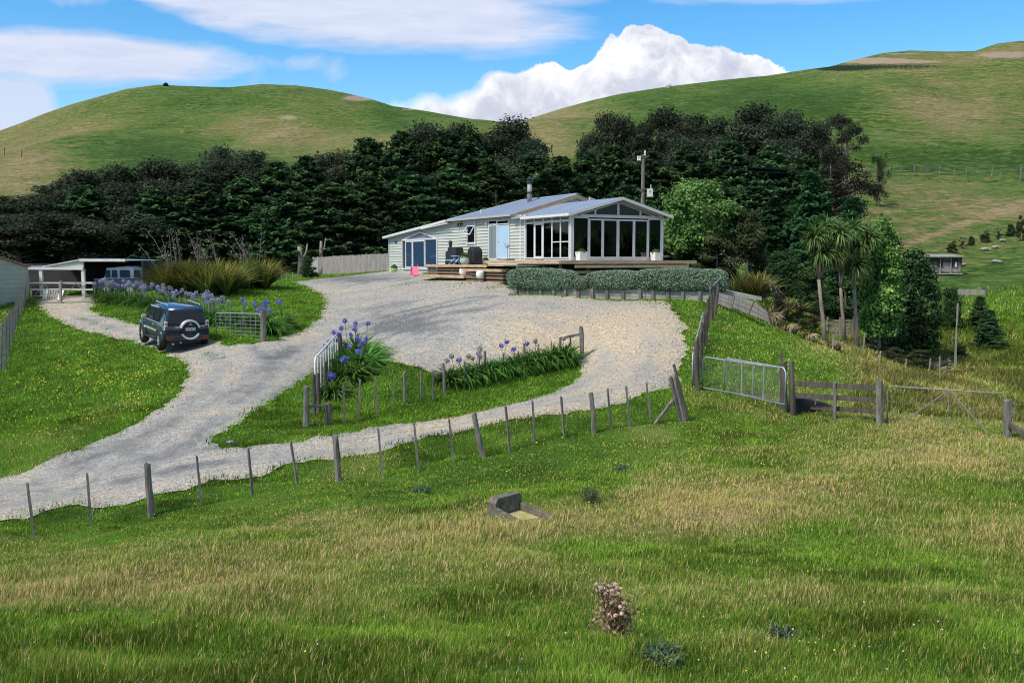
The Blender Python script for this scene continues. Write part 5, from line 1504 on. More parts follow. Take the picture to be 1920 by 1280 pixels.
for (px, Y, t, rr, w) in ((1672, 45, 650, .7, 'low weedy bush in the gully below the tall light green tree'), (1722, 45, 655, .75, 'low weedy bush in the middle of the gully'), (1640, 47, 625, .65, 'low bush in the gully beside the brown skirted cabbage tree'), (1500, 46, 566, 1.0, 'twiggy brown bush on the bank behind the dead flax'), (1462, 45, 548, .9, 'twiggy bush hanging over the broken retaining boards'), (1530, 45, 590, .8, 'brownish low bush left of the first cabbage trunk'), (1800, 52, 648, .5, 'low dark bush at the foot of the leaning pale post')):
    tree('scrub_bush', 'mixed' if px > 1600 else 'scrub', px, Y, t, rr, w, 'scrub on the bank and in the gully', v=px % 3)

# ------------------------------------------------------------------ cabbage trees
def strap(n, length, width, spread, droop, c0, c1, rng, seg=5, up=None):
    """arching strap leaves from the origin -> verts, faces, colours"""
    V = []; Fc = []; Cc = []
    for i in range(n):
        a = rng.uniform(0, 6.28); el = rng.uniform(*spread); l = length * rng.uniform(.65, 1.1); w = width * rng.uniform(.7, 1.2)
        d = np.array([math.cos(a), math.sin(a)]); sd = np.array([-math.sin(a), math.cos(a), 0.0])
        r0 = rng.uniform(0, .12); p = np.array([d[0] * r0, d[1] * r0, 0.0]); ang_ = el; t = rng.uniform(0, 1); col = np.array(c0) * (1 - t) + np.array(c1) * t
        b = len(V); dr = droop * rng.uniform(.6, 1.4)
        for k in range(seg + 1):
            f = k / seg; ww = w * (1 - f ** 2.2) * (.5 + .8 * min(1, f * 3 + .3)) * .5
            tw = sd * ww + np.array([0, 0, ww * .35])
            V += [p - tw, p + tw]; Cc += [col * (.75 + .4 * f)] * 2
            p = p + np.array([d[0] * math.cos(ang_), d[1] * math.cos(ang_), math.sin(ang_)]) * l / seg; ang_ -= dr / seg
        Fc += [(b + 2 * k, b + 2 * k + 1, b + 2 * k + 3, b + 2 * k + 2) for k in range(seg)]
    return np.array(V), np.array(Fc), np.array(Cc)

def strapobj(name, parent, loc, *a, mat=None, **k):
    V, Fc, Cc = strap(*a, **k); o = link(name, npmesh(name, V, Fc, Cc), mat or M['leaf'], parent); o.location = loc; return o

def cabbage(px, Y, ybase, heads, label, lean=0):
    b = P(px, ybase, Y); e = empty('cabbage_tree', b, 0, label, 'tree', 'cabbage trees')
    rng = np.random.default_rng(px)
    hs = [P(hx, hy, Y + dy) - b for hx, hy, dy in heads]
    fork = Vector((0, 0, 0)).lerp(hs[0], .62) if len(hs) > 1 else hs[0]
    mb = MB(); mb.tube([(0, 0, -.3), fork * .33 + Vector((.03, 0, 0)), fork * .66, fork], [.13, .10, .085, .075], 8); tr = mb.build('trunk', M['palebark'], e, True)
    if len(hs) > 1:
        for h in hs:
            mb = MB(); mb.tube([fork, fork.lerp(h, .5) + Vector((0, 0, .1)), h], [.075, .06, .05], 7); mb.build('branch', M['palebark'], tr, True)
    for h in hs:
        strapobj('leaf_head', e, h, 240, .95, .05, (-.9, 1.5), 1.5, (.04, .09, .022), (.19, .28, .09), rng, 4)
        strapobj('dead_leaf_skirt', e, h - Vector((0, 0, .12)), 60, .7, .04, (-1.3, -.5), .6, (.14, .10, .05), (.30, .23, .13), rng, 3)
    return e
cabbage(1547, 44.5, 648, [(1528, 446, -.3), (1550, 426, .3), (1574, 440, 0), (1540, 476, -.2), (1563, 478, .2)], 'cabbage tree with a pale straight trunk and a broad tufted head, nearest the flax')
cabbage(1606, 45.5, 655, [(1598, 432, .3), (1612, 462, .1), (1604, 500, -.4), (1628, 446, .2)], 'cabbage tree with a brown skirt of dead leaves, left of the tall light green tree')
cabbage(1583, 47, 640, [(1572, 478, .2), (1592, 470, 0)], 'thin twin-stemmed cabbage tree between the two larger ones')

# ------------------------------------------------------------------ flax bushes
def flax(px, Y, ybase, r, h, n, label, stalks=0, c0=(.025, .05, .012), c1=(.17, .235, .055), dead=0):
    b = P(px, ybase, Y); b.z = tz(b.x, b.y) - .05; e = empty('flax_bush', b, 0, label, 'flax', 'flax bushes')
    rng = np.random.default_rng(px + 5)
    nn = max(1, int(r * 9)); VV = []; FF = []; CC = []; off = 0
    for i in range(nn):
        a = rng.uniform(0, 6.28); rr = r * .85 * math.sqrt(rng.uniform(0, 1))
        V, Fc, Cc = strap(n // nn, h * 1.05, .06, (.8, 1.54), .8, c0, c1, rng, 5)
        # tips burnt orange by the sun on some leaves
        hot = np.repeat(rng.uniform(0, 1, n // nn) < .34, 12)[:, None]; tipm = np.tile(np.repeat(np.linspace(0, 1, 6), 2), n // nn)[:, None]
        Cc = Cc * (1 - hot * tipm * .8) + np.array([.42, .27, .07]) * hot * tipm * .8
        V = V + np.array([rr * math.cos(a), rr * math.sin(a), 0]); VV.append(V); FF.append(Fc + off); CC.append(Cc); off += len(V)
    link('leaves', npmesh('leaves', np.concatenate(VV), np.concatenate(FF), np.concatenate(CC)), M['leaf'], e)
    if dead: strapobj('dead_leaves', e, (0, 0, .35), dead, h * .9, .05, (-.6, .5), 1.6, (.16, .12, .07), (.42, .33, .22), rng, 4)
    rnd = random.Random(px)
    for i in range(stalks):
        a = rnd.uniform(0, 6.28); rr = r * .5 * rnd.random(); x, y = rr * math.cos(a), rr * math.sin(a)
        ln = rnd.uniform(-.7, .2) if i % 2 else rnd.uniform(-1.5, -.2); H = h * rnd.uniform(1.3, 1.75)
        mb = MB(); pts = [(x, y, 0), (x + ln * .3, y, H * .5), (x + ln * .8, y, H * .85), (x + ln * 1.15, y, H)]
        mb.tube(pts, [.018, .015, .012, .006], 4); st = mb.build('flower_stalk', worn('flax_stalk', (.16, .13, .11), (.30, .26, .24), 5) if 'flax_stalk' not in MATS else MATS['flax_stalk'], e)
        m = 30; t = rng.uniform(.58, 1, m); pp = np.array([Vector(pts[1]).lerp(Vector(pts[3]), (q - .5) * 2) if q < 2 else 0 for q in t])
        cl = np.floor(t * 16) % 2; pp = pp + np.stack([(cl - .5) * .3 + rng.normal(size=m) * .05, rng.normal(size=m) * .07, rng.normal(size=m) * .03], -1)
        leafquads('seed_sprays', pp, rng.normal(size=(m, 3)), rng.uniform(.04, .08, m), (.10, .08, .07), (.40, .35, .31), st)
    return e
flax(330, 56, 546, 1.6, 2.3, 2200, 'large flax bush at the left, with seed stalks leaning over the van', 9)
flax(392, 56, 546, 1.7, 2.2, 2200, 'large orange-tipped flax bush in the middle of the row', 9)
flax(470, 60, 532, 1.3, 2.1, 1300, 'smaller flax bush on the lawn, nearest the board fence', 7)
flax(1405, 50, 530, 1.4, 1.5, 620, 'green flax bush at the end of the long hedge', 2, (.03, .05, .015), (.15, .20, .06))
flax(1470, 47, 545, 1.1, 1.2, 420, 'green flax bush above the dead leaves on the bank', 2, (.03, .05, .015), (.15, .19, .06))
flax(1438, 43.5, 570, .45, .95, 110, 'half dead flax spilling pale leaves over the broken retaining boards', 0, (.10, .12, .04), (.26, .27, .12), 260)

flax(1478, 43, 592, .5, .6, 60, 'brown heap of fallen leaves on the bank right of the pale dead flax', 0, (.10, .08, .04), (.26, .2, .12), 320)
flax(1520, 42.5, 612, .5, .5, 60, 'brown heap of fallen leaves near the first cabbage trunk', 0, (.10, .08, .04), (.24, .18, .11), 280)
flax(1562, 42.5, 632, .5, .4, 40, 'low brown leaf litter at the foot of the first cabbage trunk', 0, (.10, .09, .04), (.2, .16, .1), 200)

# ------------------------------------------------------------------ agapanthus
def agapanthus(px, Y, r, h, label, heads, group, faded=0, base=None, n=150):
    b = P(px, 640, Y); g = tz(b.x, Y); e = empty('agapanthus', (b.x, Y, g), 0, label, 'flower', group)
    rng = np.random.default_rng(int(px * 7 + Y)); rnd = random.Random(int(px * 3))
    V, Fc, Cc = strap(n, h * 1.25, .045, (.5, 1.45), 1.7, (.022, .07, .014), (.14, .29, .05), rng, 4)
    V[:, 0] *= 1.0; 
    link('leaves', npmesh('leaves', V * np.array([r / (h * .8), r / (h * .8), 1]), Fc, Cc), M['leaf'], e)
    for i in range(heads):
        a = rnd.uniform(0, 6.28); rr = r * .7 * rnd.random(); x, y = rr * math.cos(a), rr * math.sin(a); H = h * rnd.uniform(.95, 1.28)
        tp = (x + rnd.uniform(-.1, .1), y, H)
        mb = MB(); mb.tube([(x * .6, y * .6, 0), (x, y, H * .6), tp], .009, 4); st = mb.build('flower_stalk', M['stalk'], e)
        m = 90; d = rng.normal(size=(m, 3)); d /= np.linalg.norm(d, axis=1)[:, None]; rad = rnd.uniform(.085, .13) * (1.25 if Y > 38 else 1)
        old = i < faded
        leafquads('flower_head', d * rad * rng.uniform(.5, 1, m)[:, None] + np.array(tp), d + rng.normal(size=(m, 3)) * .4, rng.uniform(.03, .05, m), (.22, .20, .20) if old else (.10, .09, .38) if 'behind the car' not in group else (.20, .21, .33), (.40, .36, .36) if old else ((.30, .27, .70) if 'behind the car' not in group else (.42, .43, .60)), st, 1.6, None, M['flower'])
    return e
M['stalk'] = worn('green_stalk', (.07, .12, .04), (.14, .2, .07), 4)
ag1 = 'agapanthus in the row along the island fence'
p0, p1 = Vector((838, 34.2)), Vector((1082, 36.4))
row = [(842, 'first from the tall strainer post, lowest'), (868, 'second from the tall strainer post'), (893, 'third from the tall strainer post'), (918, 'fourth from the tall strainer post'), (943, 'fifth from the tall strainer post, mid-row'), (968, 'sixth from the tall strainer post'), (992, 'seventh along the row, leafy and tall'), (1014, 'eighth along the row, just before the rail'), (1036, 'second last, below the rail'), (1060, 'last one, against the rail end post')]
for i, (px, lb) in enumerate(row):
    t = (px - 838) / 244; Y = 33.2 + 2.6 * t
    agapanthus(px, Y, .62, .78 + .18 * t, 'dark green agapanthus clump in the island row, ' + lb, [2, 3, 2, 1, 1, 2, 1, 1, 0, 1][i], ag1, [2, 2, 1, 1, 0, 0, 0, 1, 0, 1][i], n=300)
ag2 = 'agapanthus by the white driveway gate'
for (px, Y, r, h, hd, lb) in ((668, 37.3, .8, 1.05, 5, 'tallest blue flowering agapanthus, behind the white gate post'), (690, 36, .7, .75, 1, 'agapanthus at the gravel side of the gate clump'), (640, 35.2, .7, .85, 3, 'agapanthus in the middle of the gate clump'), (660, 33.6, .75, .75, 1, 'broad leafy agapanthus in front of the gate clump'), (622, 31.8, .45, .55, 3, 'low blue flowering agapanthus behind the first battens'), (652, 36.2, .75, .95, 4, 'blue flowering agapanthus pressed against the white gate bars'), (678, 34.8, .8, .8, 3, 'agapanthus in the thick of the gate clump, on its gravel side'), (636, 33.2, .6, .7, 2, 'agapanthus low in the gate clump beside the dark leaning posts')):
    agapanthus(px, Y, r * 1.25, h * 1.2, lb, hd, ag2, n=380)
ag3 = 'agapanthus along the fence behind the car'
for i, px in enumerate((200, 222, 246, 270, 294, 318, 342, 366, 390, 414)):
    Y = 57.9 - (px - 178) * .0534
    agapanthus(px, Y, .95, 1.05, 'pale blue agapanthus along the batten fence, %s' % ['nearest the far gate', 'second from the far gate', 'third from the far gate', 'fourth from the far gate', 'just left of the car roof', 'above the left of the car roof', 'above the middle of the car roof', 'above the right of the car roof', 'just right of the car roof', 'behind the mesh gate hinge'][i], 8, ag3, 2, n=260)
for (px, Y, lb, hd) in ((505, 41.2, 'tall agapanthus right of the mesh gate post', 3), (528, 43, 'agapanthus at the lawn corner beyond the mesh gate', 2), (486, 43.2, 'flowering agapanthus looking over the mesh gate', 4), (455, 44.2, 'low agapanthus behind the mesh gate', 2)):
    agapanthus(px, Y, .8, 1.0, lb, hd, 'agapanthus beside the mesh gate', 0, n=300)
# ------------------------------------------------------------------ posts, fences and gates
def post_mb(p0, p1, w, d=None, rough=.12, n=4, seed=0, split=False):
    """weathered post between two points, slightly irregular, skewed top"""
    rnd = random.Random(seed); d = d or w; mb = MB(); p0 = Vector(p0); p1 = Vector(p1)
    ax = (p1 - p0).normalized(); a = ax.cross(Vector((0, 1, 0))).normalized(); b = ax.cross(a).normalized()
    rot = rnd.uniform(0, .8); rings = 5; vs = []; k = 8 if n > 4 else 4
    for i in range(rings + 1):
        t = i / rings; c = p0.lerp(p1, t) + a * rnd.uniform(-1, 1) * w * .06
        for j in range(k):
            th_ = 2 * math.pi * (j + .5) / k + rot; rr = .5 * (1.3 if k == 4 else 1.05) * (1 - .12 * t) * (1 + rnd.uniform(-rough, rough))
            vs.append(c + a * math.cos(th_) * w * rr + b * math.sin(th_) * d * rr + (ax * rnd.uniform(-.04, .03) if i == rings else Vector()))
    fs = [(i * k + j, i * k + (j + 1) % k, (i + 1) * k + (j + 1) % k, (i + 1) * k + j) for i in range(rings) for j in range(k)] + [tuple(range(k))[::-1], tuple(range(rings * k, rings * k + k))]
    mb.add(vs, fs); return mb

def fence(name, label, posts, wires=(), cat='fence', group=None, mat='post', wr=.0022, sink=.12):
    """posts: (px, py_base, Y, px_top, py_top, width, kind) kind: post|batten"""
    b0 = P(posts[0][0], posts[0][1], posts[0][2]); org = Vector((b0.x, b0.y, tz(b0.x, b0.y)))
    e = empty(name, org, 0, label, cat, group); ends = []
    for i, (px, pyb, Y, pxt, pyt, w, kd) in enumerate(posts):
        b = P(px, pyb, Y); g = tz(b.x, Y); b.z = g if abs(b.z - g) < .6 else b.z; t = P(pxt, pyt, Y)
        b = b - Vector((0, 0, sink)) - org; t = t - org; ends.append((b + Vector((0, 0, sink)), t))
        post_mb(b, t, w, seed=i + int(px), n=8 if kd == 'post' else 4).build(kd, M[mat] if kd != 'post' or mat != 'post' else M['post'], e)
    if wires:
        mb = None
        for f in wires:
            mb = MB(); pts = [b.lerp(t, f) + Vector((0, -.03, 0)) for b, t in ends]; mb.tube(pts, wr, 4, False); mb.build('wire', M['wire'], e)
    return e, ends, org

FP = [(65,1005,19.0,51,905,.055,'batten'),(172,990,19.6,163,887,.055,'batten'),(284,966,20.2,276,868,.15,'post'),(378,948,20.9,369,853,.055,'batten'),(474,927,21.5,465,839,.055,'batten'),(559,916,21.9,545,827,.055,'batten'),
 (637,907,22.1,628,815,.15,'post'),(718,892,22.6,709,802,.055,'batten'),(786,880,23.1,776,790,.055,'batten'),(851,866,23.5,842,785,.055,'batten'),(908,857,23.9,888,774,.14,'post'),(957,845,24.4,948,762,.055,'batten'),
 (1004,834,24.9,998,750,.055,'batten'),(1059,820,25.4,1052,742,.055,'batten'),(1115,812,25.9,1108,736,.14,'post'),(1147,800,26.3,1139,728,.055,'batten'),(1182,795,26.6,1174,723,.055,'batten'),(1221,795,27.0,1212,716,.055,'batten'),
 (1283,790,27.4,1262,704,.17,'post')]
fe, ends, org = fence('wire_fence', 'long wire fence of leaning posts and thin battens along the near side of the drive', FP, (.2, .42, .64, .84, .95), mat='post')
# split strainer at its right end, with a stay
mb = post_mb(P(1290, 786, 27.35) - org, P(1263, 682, 27.35) - org, .07, seed=5); mb.build('split_slab', M['postdark'], fe)
mb = post_mb(P(1276, 790, 27.3) - org, P(1256, 706, 27.3) - org, .08, seed=6); mb.build('split_slab', M['post'], fe)
mb = MB(); mb.beam(P(1227, 796, 27.0) - org, P(1262, 750, 27.3) - org, .09, .07); mb.build('stay', M['post'], fe)

IP = [(574,800,27.6,574,724,.19,'post'),(617,790,28.2,616,756,.16,'post'),(611,793,28.1,610,754,.05,'batten'),(646,784,28.4,644,722,.06,'batten'),(672,779,28.8,675,712,.06,'batten'),(708,772,29.6,704,709,.06,'batten'),(735,764,30.2,741,705,.04,'batten'),
 (759,757,30.8,758,697,.10,'post'),(789,751,31.2,790,695,.05,'batten'),(811,745,31.6,812,693,.06,'batten'),(834,738,32.4,831,680,.11,'post'),(870,725,33,871,677,.05,'batten'),(896,718,33.5,899,670,.05,'batten'),(911,713,33.8,909,657,.10,'post'),(942,708,34.2,944,662,.05,'batten'),(970,702,34.6,972,658,.05,'batten'),
 (984,700,34.8,983,644,.10,'post'),(1010,695,35.1,1010,644,.05,'batten'),(1033,692,35.4,1034,640,.05,'batten'),(1051,692,35.6,1050,632,.10,'post'),(1072,690,35.8,1069,632,.05,'batten'),(1092,691,35.8,1090,612,.18,'post')]
fi, ends2, org2 = fence('garden_fence', 'short garden fence of grey posts and battens across the grass island', IP, (.3, .6, .9))
mb = MB(); mb.beam(P(1052, 634, 35.6) - org2, P(1090, 626, 35.8) - org2, .07, .09); mb.build('rail', M['post'], fi)
mb = MB(); mb.beam(P(580, 762, 27.7) - org2, P(614, 760, 28.2) - org2, .06, .06); mb.build('rail', M['post'], fi)
# posts around the white gate
gp, _, og = fence('gate_posts', 'cluster of dark leaning posts at the near end of the white driveway gate', [(589,768,29.2,588,702,.13,'post'),(598,764,29.6,596,700,.12,'post'),(608,745,31.5,610,676,.12,'post')], (), 'post', None, 'postdark')
gp, _, og = fence('gate_post', 'dark square topped post at the far end of the white driveway gate', [(637,700,36.6,636,627,.20,'post')], (), 'post', None, 'postdark')

def gate(name, label, A, B, h, style, group=None, mat='steel', cat='gate', r=.022, lift=.06):
    """tubular gate from ground point A to B; r = pipe radius"""
    A = Vector(A); B = Vector(B); e = empty(name, A, 0, label, cat, group)
    d = B - A; Lh = d.length; up = Vector((0, 0, 1)); f = lambda s, z: d * s + up * (z + lift)
    c = .07
    mb = MB(); mb.tube([f(0, 0), f(0, h - .12 * (style != 'mesh')), f(.035, h), f(.965, h), f(1, h - .12), f(1, 0), f(0, 0)], r, 6); mb.build('frame', M[mat], e, True)
    if style == 'bars':
        for i in range(1, 9):
            mb = MB(); mb.tube([f(i / 9, 0), f(i / 9, h)], r * .6, 5); mb.build('bar', M[mat], e)
    elif style == 'mesh':
        mb = MB()
        for i in range(1, 9): mb.tube([f(i / 9, 0), f(i / 9, h)], .008, 4)
        for j in range(1, 7): mb.tube([f(0, h * j / 7), f(1, h * j / 7)], .008, 4)
        mb.build('wire_mesh', M[mat], e)
    elif style == 'chain':
        for s in (.3, .66):
            mb = MB(); mb.tube([f(s, 0), f(s, h)], r * .8, 5); mb.build('bar', M[mat], e)
        mb = MB(); st = .11; n = int((Lh + h) / st)
        for i in range(n):
            for sgn in (1, -1):
                x0 = i * st - h; x1 = x0 + h; z0, z1 = 0, h
                if x0 < 0: z0 = -x0; x0 = 0
                if x1 > Lh: z1 -= (x1 - Lh); x1 = Lh
                if x0 >= x1: continue
                if sgn < 0: x0, x1 = Lh - x0, Lh - x1
                mb.beam(f(x0 / Lh, z0), f(x1 / Lh, z1), .003, .003)
        mb.build('chain_mesh', M['rusty'], e)
    elif style == 'brace':
        for a, b in ((.53, .1), (.53, .86)):
            mb = MB(); mb.tube([f(a, h), f(b, .02)], r * .9, 5); mb.build('brace', M[mat], e)
        mb = MB(); mb.tube([f(.53, 0), f(.53, h)], r * .5, 5); mb.build('bar', M[mat], e)
        mb = MB()
        for z in (.3, .6): mb.tube([f(0, h * z), f(1, h * z)], .004, 4)
        mb.build('wire', M['wire'], e)
    elif style == 'farm':
        for z in (.33, .66):
            mb = MB(); mb.tube([f(0, h * z), f(1, h * z)], r * .6, 5); mb.build('bar', M[mat], e)
        mb = MB(); mb.tube([f(0, 0), f(.5, h)], r * .6, 5); mb.tube([f(.5, h), f(1, 0)], r * .6, 5); mb.build('brace', M[mat], e)
    return e
def gp_(px, py, Y): p = P(px, py, Y); p.z = tz(p.x, p.y); return p
gA = P(591, 715, 31.4); gA.z = P(590, 742, 31.4).z; gB = P(633, 690, 36.2)
gh = P(590, 683, 31.4).z - gA.z
g_ = gate('white_gate', 'open white barred gate beside the tall blue agapanthus', gA, P(634, 686, 36.4), 1.2, 'bars', None, 'white', r=.032, lift=.05)
g_ = gate('mesh_gate', 'galvanised wire mesh gate just right of the parked car', P(406, 632, 43.2), P(490, 638, 39.6), 1.08, 'mesh', lift=.02)
fence('gate_post', 'stout grey post carrying the mesh gate near the car', [(494, 640, 39.5, 492, 583, .24, 'post')], (), 'post')
# batten fence behind the car
pts = []
xs_ = [178, 183, 191, 199, 207, 215, 224, 233, 242, 251, 260, 269, 278, 287, 297, 307, 317, 327, 337, 348, 359, 370, 381, 393, 400, 411, 432, 455]
for i, x in enumerate(xs_):
    t = (x - 178) / 290; Y = 57.0 - 15.5 * t; yb = 572 + 52 * t ** 1.0; yt = yb - 1.12 * F / Y
    pts.append((x, yb, Y, x + random.uniform(-2, 2), yt + random.uniform(-2, 2), .12 if i in (0, 9, 18, 23) else .07, 'post' if i in (0, 9, 18, 23) else 'batten'))
fence('batten_fence', 'pale battened fence with agapanthus behind it, running behind the parked car', pts, (.35, .7, .95))
# fence from the drive up to the hedge, on the right
RP = [(1308,727,31.2,1305,638,.17,'post'),(1302,716,31.7,1301,655,.08,'batten'),(1314,690,33,1313,622,.16,'post'),(1309,700,32.4,1308,632,.07,'batten'),(1316,668,34.5,1317,603,.08,'batten'),(1321,655,35.3,1321,590,.08,'batten'),(1323,648,35.8,1324,583,.15,'post'),(1326,628,37.2,1327,562,.08,'batten'),(1328,618,38,1330,556,.08,'batten'),(1333,600,39.4,1333,533,.14,'post'),(1336,596,39.8,1339,540,.07,'batten'),(1340,590,40.6,1348,527,.12,'post')]
rf_, _, orr = fence('side_fence', 'steep line of old dark posts running from the chain mesh gates up to the hedge', RP, (.3, .6, .9), 'fence', None, 'postdark')
mb = MB(); mb.beam(P(1331, 542, 39.2) - orr, P(1352, 522, 41) - orr, .06, .08); mb.build('rail', M['post'], rf_)
gate('leaning_gate', 'narrow pale gate folded back against the old dark posts', P(1298, 727, 31.5), P(1318, 640, 36.5), 1.15, 'farm', None, 'steel', r=.025, lift=.0)
# two chain mesh gates
gcg = 'chain mesh gates between the grass bank and the timber rails'
gate('chain_mesh_gate', 'farther chain mesh gate hung from the old dark strainer', P(1317, 728, 31.3), P(1462, 753, 29.6), 1.02, 'chain', gcg, 'steel', r=.022, lift=.03)
gate('chain_mesh_gate', 'nearer chain mesh gate with bright galvanised frame, swung open in front of the other', P(1358, 735, 30.4), P(1472, 760, 27.7), 1.06, 'chain', gcg, 'steel', r=.026, lift=.03)
RF = [(1467,758,29.2,1464,660,.08,'post'),(1470,765,28.8,1468,678,.22,'post'),(1487,776,28.4,1484,678,.17,'post')]
sp, _, _o = fence('strainer_posts', 'tight group of dark splintered strainer posts at the end of the chain mesh gates', RF, (), 'post', None, 'postdark')
# timber rail fence
def railfence():
    A = P(1487, 778, 28.3); B = P(1650, 792, 27.2); A.z = tz(A.x, A.y); B.z = tz(B.x, B.y)
    e = empty('rail_fence', A, 0, 'mossy dark timber fence with wide horizontal rails, right of the chain mesh gates', 'fence')
    for (pa, pb, w) in (((1492, 719), (1645, 727), .16), ((1492, 741), (1645, 750), .15), ((1520, 762), (1645, 772), .14)):
        a = P(pa[0], pa[1], 28.3); b = P(pb[0], pb[1], 27.2); mb = MB(); mb.beam(a - A, a.lerp(b, .49) - A, .04, w); mb.build('rail', M['postdark'], e)
        mb = MB(); mb.beam(a.lerp(b, .5) - A, b - A, .04, w * .95); mb.build('rail', M['postdark'], e)
    for (px, yb, yt, w) in ((1565, 780, 717, .11), (1650, 793, 712, .18), (1645, 790, 708, .08)):
        t = (px - 1487) / 163; Y = 28.3 - 1.1 * t - .06; post_mb(P(px, yb + 4, Y) - A, P(px, yt, Y) - A, w, seed=px, n=8).build('post', M['post'], e)
    return e
railfence()
# black sheet behind the rails
q = P(1522, 768, 28.7); q.z = tz(q.x, q.y)
e = empty('black_water_trough', q, .05, 'low black plastic trough lying behind the mossy timber rails', 'trough')
mb = MB(); mb.prism([(-.55, 0, 0), (.8, 0, 0), (.62, 0, .22), (.05, 0, .38), (-.55, 0, .46)], (0, .5, 0)); mb.build('tub', M['black'], e, False, .03)
mb = MB(); mb.tube([(.05, -.03, .42), (.1, -.06, .3), (.02, -.06, .18), (.08, -.05, .1)], .018, 5); mb.build('rope', M['rusty'], e)
# far right gate and its post
A = P(1663, 797, 27.1); B = P(1884, 818, 25.4)
gate('field_gate', 'old thin pale pipe gate with crossed braces in front of the dry grass', A + Vector((0, 0, -.02)), B, 1.13, 'brace', None, 'rusty', r=.021, lift=.02)
fr, _, o3 = fence('end_post', 'mossy post with a sloping stay at the right end of the field gate', [(1889, 822, 25.2, 1889, 749, .21, 'post')], (), 'post', None, 'post')
mb = MB(); mb.beam(P(1893, 796, 25.1) - o3, P(1945, 826, 24.2) - o3, .12, .12); mb.build('stay', M['postdark'], fr)
mb = MB(); mb.tube([P(1897, 752, 25.2) - o3, P(1901, 780, 25.1) - o3, P(1896, 808, 25.1) - o3], .012, 5); mb.build('wire_loop', M['wire'], fr)
mb = MB(); mb.tube([P(1895, 757, 25.2) - o3, P(2000, 762, 24.5) - o3], .005, 4); mb.build('wire', M['wire'], fr)
# broken retaining boards on the bank
def brokenwall():
    A = gp_(1349, 575, 42); e = empty('broken_retaining_wall', A, 0, 'grey retaining boards sagging down the bank beyond the hedge', 'wall')
    segs = [((1347, 548), (1379, 557), (1372, 580), (1342, 568), 42.0), ((1380, 553), (1415, 566), (1403, 589), (1374, 577), 41.6), ((1416, 566), (1440, 585), (1446, 606), (1406, 590), 41.4)]
    for k, (a, b, c, d, Y) in enumerate(segs):
        pa, pb, pc, pd = [P(*q, Y) - A for q in (a, b, c, d)]
        for j in range(3):
            t0, t1 = j / 3 + .015, (j + 1) / 3 - .015
            mb = MB(); mb.prism([pa.lerp(pd, t0), pb.lerp(pc, t0), pb.lerp(pc, t1), pa.lerp(pd, t1)], (0, .05, 0)); mb.build('board', M['greywood'], e)
        mb = MB(); mb.beam(pb + Vector((0, -.06, .05)), pc + Vector((0, -.06, -.05)), .08, .08, (0, 1, 0)); mb.build('post', M['postdark'], e)
    return e
brokenwall()
mb = MB(); mb.prism([(-1.1, 0, 0), (1.0, 0, -.35), (1.1, 1.6, -.35), (-.9, 1.6, .05)], (0, 0, .18)); o = mb.build('concrete_slab', M['rock'], None); q = P(1386, 549, 42.6); o.location = q; tag(o, 'pale tilted slab of concrete between the hedge end and the dead flax', 'slab')
# pallet and bits beyond the cabbage trees
q = gp_(1575, 625, 48); e = empty('timber_hatch', q, .1, 'small grey slatted hatch standing among the cabbage tree stems', 'panel')
for s in (-1, 1):
    mb = MB()
    for k in range(5): mb.box((s * .36, 0, .15 + k * .17), (.6, .03, .1))
    mb.build('slats', M['greywood'], e)
for s in (-1.35, -.05, .05, 1.35):
    mb = MB(); mb.box((s * .5, -.03, .5), (.06, .05, 1.05)); mb.build('upright', M['greywood'], e)
fence('gully_fence', 'sparse thin stakes along the dry edge of the gully', [(1619,645,44,1621,622,.05,'batten'),(1647,688,42.5,1651,659,.05,'batten'),(1697,696,42.5,1700,671,.05,'batten'),(1741,697,42.5,1745,672,.05,'batten'),(1762,706,42,1762,668,.05,'batten'),(1562,655,42,1563,628,.05,'batten')], (.5, .9), mat='greywood')
fence('leaning_wire_post', 'tall thin pale post leaning on the green slope right of the dark bushes', [(1790,688,47.5,1796,568,.07,'batten'),(1793,690,47.4,1794,600,.03,'batten')], (), 'post', None, 'greywood')
q = gp_(1768, 702, 43.5); e = empty('broken_crate', q, .3, 'dark broken slatted crate at the foot of the leaning pale post', 'crate')
mb = MB(); mb.beam((-.5, 0, .55), (.25, 0, .62), .05, .12); mb.build('top_rail', M['postdark'], e)
mb = MB(); mb.beam((-.5, 0, .35), (.25, .05, .5), .05, .1); mb.build('cross_rail', M['postdark'], e)
mb = MB(); mb.box((.3, 0, .38), (.12, .1, .8)); mb.build('end_post', M['postdark'], e)
for k in range(5):
    mb = MB(); mb.box((.29, -.07, .1 + k * .14), (.09, .03, .05)); mb.build('staple', M['silver'], e)
mb = MB(); mb.box((0, 0, .04), (.75, .1, .08)); o = mb.build('pale_pipe', M['silver'], None, False, .03); o.location = gp_(1710, 701, 43); o.rotation_euler = (0, .04, .1); tag(o, 'short pale plank lying in the gully weeds', 'plank')
